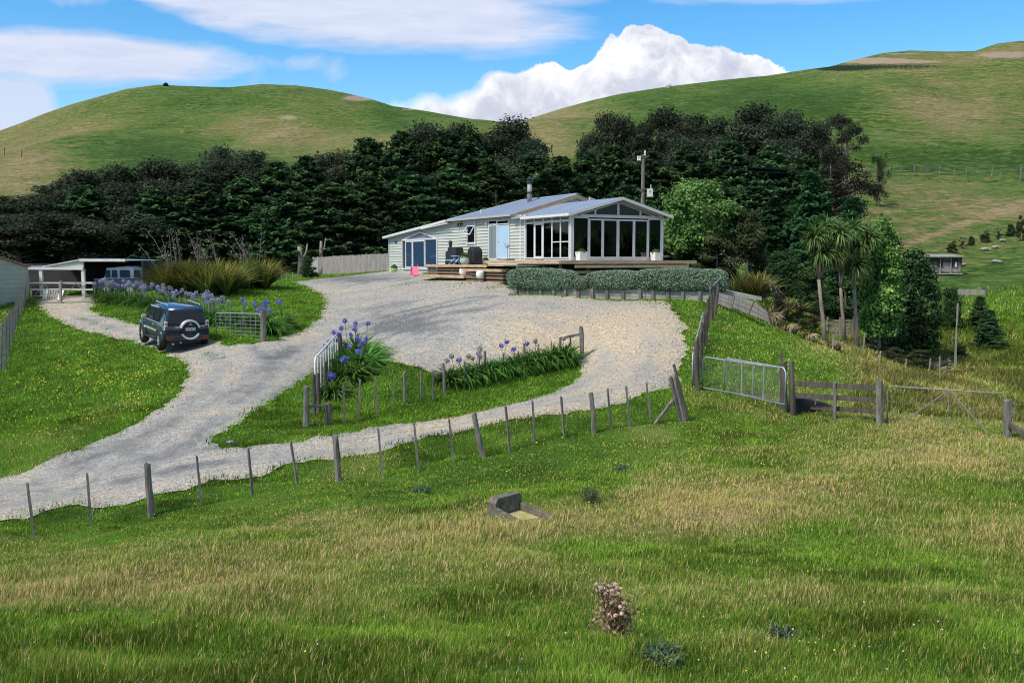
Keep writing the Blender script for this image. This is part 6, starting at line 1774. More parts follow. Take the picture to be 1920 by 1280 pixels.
# hillside fence
pts = []
for i, (x, w) in enumerate([(1625,.1),(1668,.13),(1690,.07),(1714,.13),(1738,.07),(1762,.13),(1790,.08),(1812,.13),(1838,.08),(1860,.13),(1876,.08),(1900,.08),(1914,.22),(1950,.13),(1990,.13)]):
    yb = 321 + (x - 1640) * .018; hh = 14 if w > .1 else 10
    if w > .2: yb, hh = 331, 22
    pts.append((x, yb, 182, x + (1 if w > .1 else 0), yb - hh, w * 1.5, 'post' if w > .1 else 'batten'))
fence('hill_fence', 'distant wire fence crossing the right hillside', pts, (.3, .6, .9), wr=.012, sink=.5)
pts = []
for i, (x, y) in enumerate([(8,284),(40,288),(218,326),(232,322),(262,317),(300,309),(168,336)]):
    pts.append((x, y + 3, 168, x, y - 7, .16, 'post'))
pts.sort()
fence('hill_fence', 'faint fence posts along the foot of the left hill above the trees', pts, (.5, .9), wr=.01, sink=.5)
mb = MB(); mb.lathe((0, 0, 0), [(.9, -.4), (1.1, .4), (.7, 1.0), (.2, 1.3)], 9); o = mb.build('skyline_bush', M['core'], None); q = P(311, 160, 376); o.location = (q.x, 376, tz(q.x, 376)); tag(o, 'tiny dark bush on the crest of the left hill', 'shrub')
mb = MB(); mb.lathe((0, 0, 0), [(1.2, -.4), (1.3, .3), (.8, 1.0), (.2, 1.2)], 8); o = mb.build('skyline_rock', M['rock'], None); q = P(1254, 160, 376); o.location = (q.x, 376, tz(q.x, 376)); tag(o, 'small rock on the crest of the right hill', 'rock')
# rocks on the slope
for i, (px, py, Y, s, lb) in enumerate(((1848, 456, 113, .5, 'pale boulder below the row of saplings'), (1866, 452, 114, .4, 'pale boulder just right of the one below the saplings'), (1880, 445, 118, .4, 'smaller pale boulder right below the saplings'), (1869, 481, 104, .5, 'pale boulder alone on the green slope right of the hut'), (1806, 478, 103, .35, 'pale stone touching the right end of the hut roof'))):
    rnd = random.Random(i); mb = MB(); vs = []
    bm = bmesh.new(); bmesh.ops.create_icosphere(bm, subdivisions=2, radius=s * .8)
    for v in bm.verts: v.co *= 1 + rnd.uniform(-.2, .2); v.co.z *= .55; v.co.x *= 1.35
    me = bpy.data.meshes.new('boulder'); bm.to_mesh(me); bm.free(); o = link('boulder', me, M['rock']); p = P(px, py, Y); o.location = (p.x, Y, tz(p.x, Y) + .2); tag(o, lb, 'rock', 'boulders on the slope')

# ------------------------------------------------------------------ hut and water trough on the slope
def hut():
    Y = 97; A = P(1762, 519, Y); A.z = tz(A.x, Y) + .15
    e = empty('farm_hut', A, .05, 'small grey shack with dark windows on the green slope', 'shed')
    w = 72 / F * Y / 2 + .3; zt = P(1762, 480, Y).z - A.z
    mb = MB(); mb.box((0, 1.2, .75 + .15), (2 * w, 2.2, 1.4)); mb.box((0, 1.2, zt - .28), (2 * w, 2.2, .3)); mb.build('wall', M['greywood'], e)
    mb = MB()
    for (x0, x1) in ((-1.0, -.42), (-.36, .35), (1.25, 1.85)): mb.box(((x0 + x1) / 2, .05, 1.15), (x1 - x0, .04, .85))
    for q in ((-.75, .62), (-.02, .66), (1.55, .55)):
        m2 = MB(); m2.box((q[0], .06, 1.12), (q[1], .06, .85)); m2.build('window', M['shedin'], e)
    m2 = MB(); m2.box((0, 0, zt - .5), (2 * w, .06, .16)); m2.build('dark_band', M['shedin'], e)
    m2 = MB(); m2.prism([(-w - .25, -.35, zt - .1), (w + .1, -.35, zt - .1), (w + .1, 2.5, zt + .15), (-w - .25, 2.5, zt + .15)], (0, 0, .07)); m2.build('roof', M['greywood'], e)
    m2 = MB(); m2.box((.3, -.2, .02), (2 * w - .8, .5, .12)); m2.build('porch', M['retain'], e)
    for x in (-w + .05, 0, 1.1, w - .05):
        m2 = MB(); m2.box((x, -.02, zt / 2), (.09, .07, zt - .1)); m2.build('post', M['postdark'] if x > 1.5 or x < -1 else M['greywood'], e)
    m2 = MB(); m2.box((1.62, 0, .95), (.2, .05, .5)); m2.build('white_sheet', M['white'], e)
    m2 = MB(); m2.box((-.5, 0, .75), (.3, .05, .25)); m2.build('red_sheet', paint('faded_red', (.35, .10, .07), .6), e)
hut()
q = gp_(1820, 553, 76); e = empty('long_trough', q, -.06, 'long grey timber trough on the green slope below the hut', 'trough')
mb = MB(); mb.box((0, 0, .28), (2.3, .04, .42)); mb.build('front_board', M['greywood'], e)
mb = MB(); mb.box((0, .6, .3), (2.3, .04, .42)); mb.build('back_board', M['greywood'], e)
mb = MB(); mb.box((1.17, .3, .35), (.1, .7, .66)); mb.build('end_board', M['postdark'], e)
mb = MB(); mb.box((-1.17, .3, .3), (.08, .6, .5)); mb.build('end_board', M['postdark'], e)

# ------------------------------------------------------------------ sheds on the left
def carport():
    Y = 60.5; A = P(155, 555, Y); g = tz(A.x, Y); A.z = g
    e = empty('open_carport', A, 0, 'open fronted carport with pale posts and a sloping gable, van parked inside', 'shed')
    q = lambda px, py, y=Y: P(px, py, y) - A
    def post(px, y0, y1, w=.22):
        a, b = q(px, y0), q(px, y1); mb = MB(); mb.box(((a.x + b.x) / 2, 0, (a.z + b.z) / 2), (w, .2, b.z - a.z)); mb.build('post', M['shedwhite'], e)
    post(157, 557, 504, .2); post(78, 556, 504, .2); post(52, 556, 502, .14)
    a, b = q(157, 487), q(234, 488.5)
    mb = MB(); mb.box(((a.x + b.x) / 2 - .05, -.1, (a.z + b.z) / 2), (b.x - a.x + .3, .16, .17)); mb.build('fascia', M['shedwhite'], e)
    a, b = q(52, 503), q(158, 503.5)
    mb = MB(); mb.beam(a + Vector((0, -.08, 0)), b + Vector((-.02, -.08, 0)), .14, .16); mb.build('front_beam', M['shedwhite'], e)
    mb = MB(); a, b, c = q(84, 501), q(157, 501), q(157, 487); mb.prism([a, b, c], (0, .08, 0)); mb.build('gable_panel', M['shed'], e)
    mb = MB(); a, c = q(84, 500), q(157, 486.5); mb.beam(a + Vector((-.1, -.05, 0)), c + Vector((0, -.05, .03)), .12, .06); mb.build('barge_board', M['shedwhite'], e)
    a, b = q(52, 500), q(158, 486); r = q(240, 488)
    mb = MB(); mb.prism([(a.x, 0, a.z - .02), (q(84, 500).x, 0, a.z), (b.x, 0, b.z), (r.x, 0, r.z), (r.x, 5.5, r.z + .15), (b.x, 5.5, b.z + .15), (a.x, 5.5, a.z)][0:3] + [(b.x, 5.5, b.z), (a.x, 5.5, a.z - .02)], (0, 0, .06)); mb.build('roof', M['roof'], e)
    mb = MB(); mb.prism([(b.x + .01, 0.03, b.z - .05), (r.x, 0.03, r.z - .05), (r.x, 6, r.z - .02), (b.x + .01, 6, b.z - .02)], (0, 0, .05)); mb.build('roof', M['roof'], e)
    # dark lining at the back and side
    mb = MB(); l, rr = q(50, 555), q(262, 555); mb.box(((l.x + rr.x) / 2 - 2.5, 5.6, .7), (rr.x - l.x + 6, .08, 2.9)); mb.build('back_wall', M['shedin'], e)
    mb = MB(); mb.box((rr.x + .1, 2.9, 1.0), (.08, 5.2, 2.6)); mb.build('side_wall', M['shedin'], e)
    mb = MB(); mb.box((q(150, 555).x, 3.0, 1.0), (.08, 5.0, 2.6)); mb.build('partition', M['shedin'], e)
    # yard rails inside
    for (z, k) in ((.95, 0), (.55, 1)):
        mb = MB(); a, b = q(53, 540), q(178, 540); mb.box(((a.x + b.x) / 2, -.22 - .05 * k, z), (b.x - a.x, .05, .1)); mb.build('yard_rail', M['shedwhite'], e)
    mb = MB(); a, b = q(53, 545), q(76, 545); mb.box(((a.x + b.x) / 2, .5, .4), (b.x - a.x, .05, .75)); mb.build('low_panel', M['black'], e)
    return e
carport()
def stackboards():
    rnd = random.Random(3)
    q = P(98, 556, 59.8); q.z = tz(q.x, q.y); e = empty('leaning_boards', q, 0, 'pale boards leaning between the carport posts behind the yard gate', 'boards')
    for k in range(8):
        mb = MB(); x = -.5 + k * .15; mb.beam((x, -.1, 0), (x - .1 + .02 * k, .25, .62), .11, .03, (0, 1, 0)); mb.build('board', M['whitepot'] if k in (0, 1, 6, 7) else M['greywood'], e)
stackboards()
def paleshed():
    Y0 = 52; A = P(0, 560, Y0)
    c0 = P(54, 556, 60.2); g = tz(c0.x, c0.y)
    e = empty('pale_shed', Vector((c0.x, c0.y, g)), 0, 'pale green clad shed with a rusty red roof edge at the left photo edge', 'shed')
    A = Vector((c0.x, c0.y, g))
    far = P(54, 501, 60.2) - A; near = P(-60, 478, 53.5) - A; apex = P(0, 484, 56.5) - A
    base_n = Vector((near.x, near.y, -1.4))
    mb = MB(); d = Vector((near.x, near.y, 0)); L_ = d.length; dn = d.normalized(); nr = Vector((dn.y, -dn.x, 0)); nr = nr if nr.x > 0 else -nr
    siding(mb, [(0, -1.5), (L_, -1.5), (L_, near.z), (L_ * .5, apex.z), (0, far.z)], lambda h, z: dn * h + Vector((0, 0, z)), nr, .28, .02)
    mb.prism([dn * 0 + Vector((0, 0, -1.5)), dn * L_ + Vector((0, 0, -1.5)), dn * L_ + Vector((0, 0, near.z - .02)), dn * L_ * .5 + Vector((0, 0, apex.z - .02)), Vector((0, 0, far.z - .02))], -nr * .08)
    mb.build('clad_wall', M['shed'], e)
    mb = MB(); a = Vector((0, 0, far.z)); b = dn * L_ * .55 + Vector((0, 0, apex.z + .05)); c = dn * L_ + Vector((0, 0, near.z + .35))
    off = -nr * 5
    mb.prism([a + nr * .2, b + nr * .2, b + off, a + off], (0, 0, .08)); mb.prism([b + nr * .2 + Vector((.0, 0, .003)), c + nr * .2, c + off, b + off + Vector((0, 0, .003))], (0, 0, .08)); mb.build('roof', M['redroof'], e)
paleshed()
gate('yard_gate', 'thin pale pipe gate closing the gravel lane in front of the carport', gp_(113, 556 + 12, 57.5), gp_(176, 572, 57.2), 1.15, 'farm', None, 'rusty', r=.028)
gate('yard_gate', 'thin pale pipe gate between the carport and the netting fence', gp_(56, 566, 57.8), gp_(112, 568, 57.6), 1.15, 'farm', None, 'rusty', r=.028)
fence('gate_post', 'short grey post between the two pale yard gates', [(114, 572, 57.4, 114, 526, .16, 'post')], (), 'post', None, 'greywood')
# netting fence at the left edge
pts = [(-25,760,30.5,-22,640,.10,'post'),(2,690,35.5,3,606,.09,'post'),(10,668,38,12,592,.08,'batten'),(16,650,41,18,584,.10,'post'),(22,632,43.5,24,577,.08,'batten'),(28,615,47,30,566,.08,'batten'),(33,603,50,35,560,.10,'post'),(38,594,53,40,552,.08,'batten'),(46,582,56,47,535,.16,'post')]
nf, ends4, o4 = fence('netting_fence', 'netting fence with grey posts running along the left edge of the buttercup lawn', [q[:5] + (q[5] * .75, q[6]) for q in pts], (.1, .3, .5, .7, .9), mat='post', wr=.012)
mb = MB()
for (b0_, t0_), (b1_, t1_) in zip(ends4[:-1], ends4[1:]):
    n = max(4, int((b1_ - b0_).length / .22))
    for k in range(n): t = k / n; mb.beam(b0_.lerp(b1_, t), t0_.lerp(t1_, t) - Vector((0, 0, .05)), .006, .006)
    for f in np.linspace(.15, .95, 7): mb.beam(b0_.lerp(t0_, f), b1_.lerp(t1_, f), .006, .006)
mb.build('netting', M['wire'], nf)
e = fence('low_stakes', 'few small stakes at the lawn edge beneath the dark trees', [(516,524,73,516,512,.08,'batten'),(529,523,74,529,508,.10,'batten'),(538,520,75,538,511,.07,'batten'),(549,519,75.5,549,511,.07,'batten'),(559,517,76,559,510,.07,'batten')], (.8,), mat='greywood')
# bare tree stems showing in front of the belt
for (px, Y, y0, y1, r, lb) in ((564, 80, 520, 462, .32, 'thick pale tree stem left of the leaning panel'), (598, 81, 512, 452, .2, 'slim bare stem rising behind the board fence')):
    p = P(px, y0, Y); g = tz(p.x, Y); t = P(px + (4 if px > 590 else -3), y1, Y)
    mb = MB(); mb.tube([(0, 0, -.3), ((t.x - p.x) * .5 + .08, 0, (t.z - g) * .5), (t.x - p.x, 0, t.z - g)], [r, r * .8, r * .5], 9)
    mb.tube([(0.05, 0, (t.z - g) * .4), (.5, 0, (t.z - g) * .8), (.6, 0, (t.z - g) * 1.1)], [r * .4, r * .3, r * .15], 6)
    o = mb.build('bare_tree_stem', M['palebark'], None, True); o.location = (p.x, Y, g); tag(o, lb, 'tree')

# ------------------------------------------------------------------ vehicles
def wheel(parent, x, y, r=.39, w=.25, side=1):
    mb = MB(); n = 28
    prof = [(r * .62, -w / 2), (r * .93, -w / 2), (r, -w * .32), (r, w * .32), (r * .93, w / 2), (r * .62, w / 2)]
    vs = [(px, pr * math.cos(2 * math.pi * k / n), pr * math.sin(2 * math.pi * k / n)) for pr, px in prof for k in range(n)]
    fs = [(i * n + k, i * n + (k + 1) % n, (i + 1) * n + (k + 1) % n, (i + 1) * n + k) for i in range(5) for k in range(n)]
    mb.add(vs, fs)
    we = mb.build('wheel', M['tyre'], parent, True); we.location = (x, y, r)
    mb = MB(); o = side * w * .3
    mb.tube([(o - side * .03, 0, 0), (o, 0, 0)], r * .66, 24)
    for k in range(6):
        a = k * math.pi / 3; mb.box((o + side * .02, math.cos(a) * r * .36, math.sin(a) * r * .36), (.03, r * .5, r * .15), Matrix.Rotation(a, 3, 'X'))
    mb.tube([(o, 0, 0), (o + side * .045, 0, 0)], r * .16, 12)
    mb.build('rim', M['silver'], we)
    return we

def suv():
    p = P(351, 662, 40.0); g = tz(p.x, p.y)
    e = empty('parked_car', (p.x + .1, p.y + 2.1, 0), 0, 'dark slate off-road car with rear spare wheel and roof coloured blue for reflected sky on the gravel lane', 'car')
    head = R(34)      # heading, anticlockwise from +Y
    c = Vector((p.x, p.y, 0)) + Vector((-math.sin(head), math.cos(head), 0)) * 2.2
    gz = [tz(c.x - math.sin(head) * s, c.y + math.cos(head) * s) for s in (-1.4, 1.4)]
    e.location = (c.x, c.y, sum(gz) / 2 + .035); e.rotation_euler = (math.atan2(gz[1] - gz[0], 2.8), 0, head)
    # lower body: loft of half sections (x, z) along y
    st = [(-2.28, [(.0, .50), (.62, .50), (.84, .56), (.88, .80), (.84, 1.02), (.0, 1.04)]),
          (-2.20, [(.0, .42), (.70, .42), (.91, .52), (.935, .80), (.90, 1.10), (.0, 1.13)]),
          (-1.9, [(.0, .40), (.72, .40), (.92, .48), (.94, .82), (.905, 1.12), (.0, 1.14)]),
          (-.3, [(.0, .38), (.74, .38), (.90, .46), (.925, .82), (.895, 1.12), (.0, 1.14)]),
          (.95, [(.0, .38), (.74, .38), (.90, .46), (.925, .82), (.89, 1.12), (.0, 1.14)]),
          (1.25, [(.0, .38), (.74, .38), (.91, .46), (.93, .82), (.84, 1.08), (.0, 1.13)]),
          (2.05, [(.0, .40), (.70, .40), (.90, .48), (.90, .78), (.76, .99), (.0, 1.04)]),
          (2.38, [(.0, .44), (.60, .44), (.78, .54), (.78, .76), (.66, .90), (.0, .94)])]
    def loft(st, capz=True):
        vs = []; k = len(st[0][1])
        for y, pr in st:
            full = [(x, y, z) for x, z in pr] + [(-x, y, z) for x, z in pr[::-1]][0:]
            vs += full
        m = 2 * k; fs = [(i * m + j, i * m + (j + 1) % m, (i + 1) * m + (j + 1) % m, (i + 1) * m + j) for i in range(len(st) - 1) for j in range(m)]
        fs += [tuple(range(m))[::-1], tuple(range((len(st) - 1) * m, len(st) * m))]
        return vs, fs
    mb = MB(); mb.add(*loft(st)); body = mb.build('body', M['carpaint'], e, True, .03)
    for pl in body.data.polygons: pl.use_smooth = True
    gh_ = [(-2.16, [(.0, 1.10), (.86, 1.10), (.84, 1.18), (.76, 1.20), (.0, 1.20)]),
           (-2.10, [(.0, 1.10), (.88, 1.10), (.80, 1.45), (.70, 1.70), (.0, 1.74)]),
           (-1.90, [(.0, 1.10), (.89, 1.10), (.80, 1.50), (.715, 1.80), (.0, 1.845)]),
           (-.4, [(.0, 1.10), (.885, 1.10), (.795, 1.52), (.72, 1.83), (.0, 1.875)]),
           (.25, [(.0, 1.10), (.88, 1.10), (.79, 1.50), (.70, 1.79), (.0, 1.83)]),
           (.62, [(.0, 1.10), (.88, 1.10), (.79, 1.38), (.70, 1.60), (.0, 1.63)]),
           (1.22, [(.0, 1.10), (.86, 1.10), (.82, 1.12), (.78, 1.13), (.0, 1.14)])]
    mb = MB(); mb.add(*loft(gh_)); mb.build('cabin', M['carpaint'], e, True, .02)
    mb = MB()
    rf_st = [(-2.06, [(.0, 1.72), (.69, 1.70), (.69, 1.725), (.0, 1.765)]), (-1.9, [(.0, 1.84), (.70, 1.795), (.70, 1.83), (.0, 1.87)]), (-.4, [(.0, 1.87), (.705, 1.825), (.705, 1.86), (.0, 1.90)]), (.25, [(.0, 1.825), (.69, 1.785), (.69, 1.815), (.0, 1.855)]), (.45, [(.0, 1.74), (.68, 1.70), (.68, 1.72), (.0, 1.76)])]
    mb.add(*loft(rf_st)); mb.build('roof', M['carroof'], e, True)
    for s in (-1, 1):
        mb = MB(); mb.tube([(s * .66, -1.8, 1.88), (s * .665, -1.75, 1.93), (s * .665, .0, 1.94), (s * .66, .1, 1.885)], .02, 6); mb.build('roof_rail', M['silver'], e)
    # glass
    def glasspane(name, pts, off):
        mb = MB(); mb.prism(pts, off); return mb.build(name, M['glassdark'], e)
    glasspane('rear_window', [(-.72, -2.165, 1.21), (.72, -2.165, 1.21), (.64, -2.105, 1.66), (-.64, -2.105, 1.66)], (0, -.02, 0))
    mb = MB(); mb.ring([(-.76, -2.16, 1.18), (.76, -2.16, 1.18), (.67, -2.095, 1.69), (-.67, -2.095, 1.69)], (0, -1, .1), .04, .03); mb.build('rear_window_frame', M['plastic'], e)
    glasspane('windscreen', [(-.76, 1.16, 1.17), (.76, 1.16, 1.17), (.64, .36, 1.74), (-.64, .36, 1.74)], (0, .02, .02))
    for s in (-1, 1):
        for (ya, yb_, yt0, yt1) in ((-1.98, -1.30, -1.90, -1.30), (-1.22, -.33, -1.22, -.33), (-.25, .86, -.25, .40)):
            mb = MB(); pts = [(s * .892, ya, 1.16), (s * .892, yb_, 1.16), (s * .742, yt1, 1.74), (s * .742, yt0, 1.74)]
            mb.prism(pts, (s * .008, 0, 0)); mb.build('side_window', M['glassdark'], e)
        mb = MB(); mb.beam((s * .775, -.9, 1.76), (s * .80, .38, 1.74), .02, .07); mb.build('visor', M['silver'], e)
        mb = MB(); mb.beam((s * .905, -1.95, 1.135), (s * .905, .9, 1.135), .02, .03); mb.build('belt_trim', M['silver'], e)
        # side cladding, step, arches
        mb = MB(); mb.beam((s * .94, -1.05, .78), (s * .94, .95, .78), .03, .07); mb.build('side_moulding', M['silver'], e)
        mb = MB(); mb.beam((s * .95, -.85, .42), (s * .95, .85, .42), .14, .05); mb.build('side_step', M['plastic'], e)
        for y in (-1.42, 1.42):
            mb = MB(); vs = []; n = 14
            for i in range(n + 1):
                a = math.pi * i / n * 1.06 - .1
                for (rr, xx) in ((.44, .90), (.44, .975), (.52, .965), (.56, .91)):
                    vs.append((s * xx, y + math.cos(a) * rr, .40 + math.sin(a) * rr))
            mb.add(vs, [(i * 4 + k, i * 4 + (k + 1) % 4, i * 4 + 4 + (k + 1) % 4, i * 4 + 4 + k) for i in range(n) for k in range(4)] + [(0, 1, 2, 3), (n * 4, n * 4 + 1, n * 4 + 2, n * 4 + 3)])
            mb.build('wheel_arch', M['carpaint'], e, True)
            mb = MB(); mb.tube([(s * .80, y, .40), (s * .945, y, .40)], .43, 22); mb.build('arch_liner', M['plastic'], e)
            w = wheel(e, s * .86, y, .40, .27, s)
        mb = MB(); mb.box((s * 1.02, .78, 1.22), (.2, .1, .17)); mb.build('wing_mirror', M['silver'], e, False, .03)
        mb = MB(); mb.box((s * .925, -.42, 1.0), (.03, .2, .04)); mb.box((s * .925, .0 - 1.3 + .2, 1.0), (.03, .01, .01)); mb.build('door_handle', M['silver'], e)
        # lamps
        mb = MB(); mb.prism([(s * .80, -2.19, .92), (s * .925, -2.17, .92), (s * .90, -2.13, 1.30), (s * .79, -2.17, 1.26)], (0, -.06, 0)); tl = mb.build('tail_lamp', M['clearlamp'], e)
        mb = MB(); mb.prism([(s * .81, -2.255, 1.13), (s * .89, -2.24, 1.13), (s * .87, -2.22, 1.23), (s * .805, -2.24, 1.21)], (0, -.012, 0)); mb.build('red_segment', M['redlamp'], tl)
        mb = MB(); mb.box((s * .74, -2.40, .60), (.22, .03, .09)); mb.build('bumper_lamp', M['redlamp'], e)
        mb = MB(); mb.box((s * .66, 2.36, .80), (.3, .06, .16)); mb.build('headlight', M['clearlamp'], e)
        mb = MB(); mb.box((s * .9, -1.99, .46), (.10, .03, .16)); mb.build('mud_flap', M['plastic'], e)
    mb = MB(); mb.box((0, -2.33, .60), (1.74, .16, .22)); mb.build('rear_bumper', M['carpaint'], e, False, .04)
    mb = MB(); mb.box((0, -2.30, .50), (1.2, .12, .06)); mb.build('bumper_underside', M['plastic'], e)
    mb = MB(); mb.box((0, -.1, .40), (1.2, 4.0, .12)); mb.build('underbody', M['plastic'], e)
    mb = MB(); mb.tube([(-.62, -2.2, .36), (-.62, -2.42, .35)], .035, 10); mb.build('exhaust', M['silver'], e)
    mb = MB(); mb.box((-.3, -2.32, .40), (.07, .16, .06)); mb.build('tow_bar', M['rust'], e)
    # tailgate seam lines
    mb = MB(); mb.box((0, -2.292, .74), (1.6, .012, .012)); mb.build('tailgate_seam', M['plastic'], e)
    # spare wheel cover
    def ringy(r0, r1, y0, y1, a0=0, a1=2 * math.pi, n=40):
        m = MB(); vs = []; 
        for i in range(n + 1):
            a = a0 + (a1 - a0) * i / n
            for rr, yy in ((r0, y0), (r1, y0), (r1, y1), (r0, y1)): vs.append((.08 + rr * math.cos(a), yy, .93 + rr * math.sin(a)))
        m.add(vs, [(i * 4 + k, i * 4 + (k + 1) % 4, i * 4 + 4 + (k + 1) % 4, i * 4 + 4 + k) for i in range(n) for k in range(4)]); return m
    m = MB(); m.tube([(.08, -2.2, .93), (.08, -2.46, .93)], .36, 36); sw = m.build('spare_wheel_cover', M['carpaint'], e, False, .03)
    ringy(.335, .415, -2.25, -2.48, R(12), R(168)).build('silver_ring', M['silver'], sw, True)
    ringy(.335, .415, -2.25, -2.48, R(205), R(335)).build('silver_ring', M['silver'], sw, True)
    m = MB(); m.box((.08, -2.475, .955), (.40, .012, .12)); np_ = m.build('number_plate', M['white'], e)
    m = MB()
    for k, w_ in enumerate((.04, .045, .03, .045, .04, .035)): m.box((.08 - .155 + k * .062, -2.484, .955), (w_ * .75, .006, .065))
    m.build('plate_lettering', M['plastic'], np_)
    # emblem of three small diamonds
    m = MB()
    for (dx, dz, a) in ((0, .045, 0), (-.04, -.02, 60), (.04, -.02, -60)):
        pts = [Vector((0, 0, .045)), Vector((.022, 0, 0)), Vector((0, 0, -.045)), Vector((-.022, 0, 0))]; ro = Matrix.Rotation(R(a), 3, 'Y')
        m.prism([ro @ q + Vector((.08 + dx, -2.466, 1.16 + dz)) for q in pts], (0, -.01, 0))
    m.build('emblem', M['silver'], sw)
    m = MB(); m.tube([(.08 - .05, -2.465, .80), (.08 + .05, -2.465, .80), (.08 - .05, -2.465, .76), (.08 + .05, -2.465, .76)], .012, 5); m.build('red_script', M['redlamp'], sw)
    m = MB(); m.box((.62, -2.305, 1.06), (.16, .01, .04)); m.build('badge', M['silver'], e)
    m = MB(); m.box((-.42, -2.30, 1.02), (.14, .03, .05)); m.build('tailgate_handle', M['silver'], e)
suv()

def van():
    Y = 60.3; p = P(222, 556, Y); g = tz(p.x, Y)
    e = empty('parked_van', (p.x, Y + .6, g), R(0), 'white roofed camper van with a dark blue lower half, parked in the carport bay', 'van')
    zt = P(222, 499, Y).z - g; x0, x1 = P(166, 500, Y).x - p.x, P(262, 500, Y).x - p.x
    mb = MB(); mb.prism([(x0, 0, .35), (x1, 0, .35), (x1, 0, .95), (x1 - .25, 0, 1.02), (x0, 0, 1.05)], (0, 1.7, 0)); mb.build('body', paint('navy_van_paint', (.03, .04, .10), .3), e, False, .05)
    mb = MB(); mb.prism([(P(186, 500, Y).x - p.x, .05, 1.05), (x1 - .35, .05, 1.05), (x1 - .75, .12, zt - .1), (x1 - 1.1, .12, zt), (P(190, 500, Y).x - p.x, .12, zt - .12)], (0, 1.55, 0)); mb.build('cab', M['shedwhite'], e, False, .05)
    for (a, b) in ((189, 199), (201, 212), (216, 236), (243, 256)):
        xa, xb = P(a, 500, Y).x - p.x, P(b, 500, Y).x - p.x
        mb = MB(); mb.prism([(xa, .03, 1.12), (xb, .03, 1.12), (xb - .05, .1, zt - .25), (xa, .1, zt - .25)], (0, -.03, 0)); mb.build('window', M['glassdark'], e)
    for x in (x0 + .8, x1 - .9): 
        w = wheel(e, 0, 0, .33, .2, -1); w.location = (x, .05, .33); w.rotation_euler = (0, 0, R(90))
van()

# ------------------------------------------------------------------ concrete trough and thistles in the meadow
M['trough'] = worn('dark_lichen_concrete', (.045, .042, .035), (.20, .18, .14), 7, .9, bump=.6, bdist=.03)
def concretetrough():
    Y = 17.0; A = P(985, 955, Y); A.z = tz(A.x, Y)
    A.z += .05
    e = empty('concrete_trough', A, R(48), 'broken lichen covered concrete trough sunk in the meadow grass', 'trough')
    mb = MB(); mb.prism([(-.52, .26, -.1), (.20, .26, -.1), (.20, .26, .32), (.14, .26, .38), (-.44, .26, .38), (-.50, .26, .30)], (0, .2, 0)); mb.build('head_block', M['trough'], e, False, .015)
    mb = MB(); mb.prism([(-.55, .25, -.1), (-.55, -.62, -.2), (-.55, -.62, .02), (-.55, .25, .22)], (.09, 0, 0)); mb.build('side_wall', M['trough'], e, False, .01)
    mb = MB(); mb.prism([(.13, .25, -.1), (.20, -.62, -.2), (.20, -.62, .02), (.13, .25, .20)], (.09, 0, 0)); mb.build('side_wall', M['trough'], e, False, .01)
    mb = MB(); mb.prism([(-.45, .24, .06), (.12, .24, .06), (.19, -.6, -.05), (-.45, -.6, -.05)], (0, 0, -.06)); mb.build('mossy_bed', worn('yellow_moss', (.22, .24, .05), (.42, .36, .20), 6, .95), e)
concretetrough()
def thistle(px, py, Y, h, r, label, dry):
    p = P(px, py, Y); g = tz(p.x, Y); e = empty('thistle', (p.x, Y, g), 0, label, 'weed', 'thistles in the meadow'); rng = np.random.default_rng(px); rnd = random.Random(px)
    M.setdefault('thstem', worn('thistle_stem', (.12, .09, .05), (.26, .19, .12), 8)); M.setdefault('thgreen', worn('thistle_green', (.06, .10, .06), (.12, .17, .11), 8))
    tips = []
    mb = MB()
    for i in range(11 if dry else 6):
        a = rnd.uniform(0, 6.28); l = r * rnd.uniform(.3, 1); H = h * rnd.uniform(.55, 1); b = Vector((0, 0, 0)); m = Vector((l * .4 * math.cos(a), l * .4 * math.sin(a), H * .5)); t = Vector((l * math.cos(a), l * math.sin(a), H))
        mb.tube([b, m, t], [.009, .006, .004], 4); tips.append(t)
        for k in range(2): 
            q = m.lerp(t, rnd.uniform(.2, .8)); t2 = q + Vector((rnd.uniform(-.08, .08), rnd.uniform(-.08, .08), rnd.uniform(.04, .12))); mb.tube([q, t2], .004, 4); tips.append(t2)
    mb.build('stems', M['thstem'] if dry else M['thgreen'], e)
    n = 1500 if dry else 1100; c = rng.normal(size=(n, 3)) * np.array([r * .42, r * .42, h * .24]) + np.array([0, 0, h * (.42 if dry else .4)]); c[:, 2] = np.clip(c[:, 2], .01, h)
    k0, k1 = ((.14, .09, .055), (.46, .31, .20)) if dry else ((.05, .09, .035), (.16, .22, .11))
    leafquads('spiny_leaves', c, rng.normal(size=(n, 3)), rng.uniform(.010, .026, n), k0, k1, e, 2.6)
    if dry:
        for t in tips:
            m = 46; d = rng.normal(size=(m, 3)); d /= np.linalg.norm(d, axis=1)[:, None]
            leafquads('seed_head', np.array(t) + d * .017, d, rng.uniform(.012, .022, m), (.36, .22, .15), (.78, .62, .52), e, 1.5)
thistle(1152, 1208, 8.3, .46, .2, 'dried brown thistle with pale seed heads, tallest weed in the near grass', True)
thistle(1108, 925, 17.5, .33, .2, 'grey green thistle uphill to the right of the concrete trough', False)
thistle(1462, 1232, 7.9, .13, .17, 'low grey green thistle rosette right of the dried brown thistle', False)
thistle(1243, 1268, 7.2, .12, .16, 'low grey green thistle rosette nearest the bottom edge', False)
thistle(790, 915, 20, .16, .22, 'small grey weed in the green strip below the long wire fence', False)
thistle(1170, 868, 21, .14, .2, 'small grey weed behind the green thistle', False)
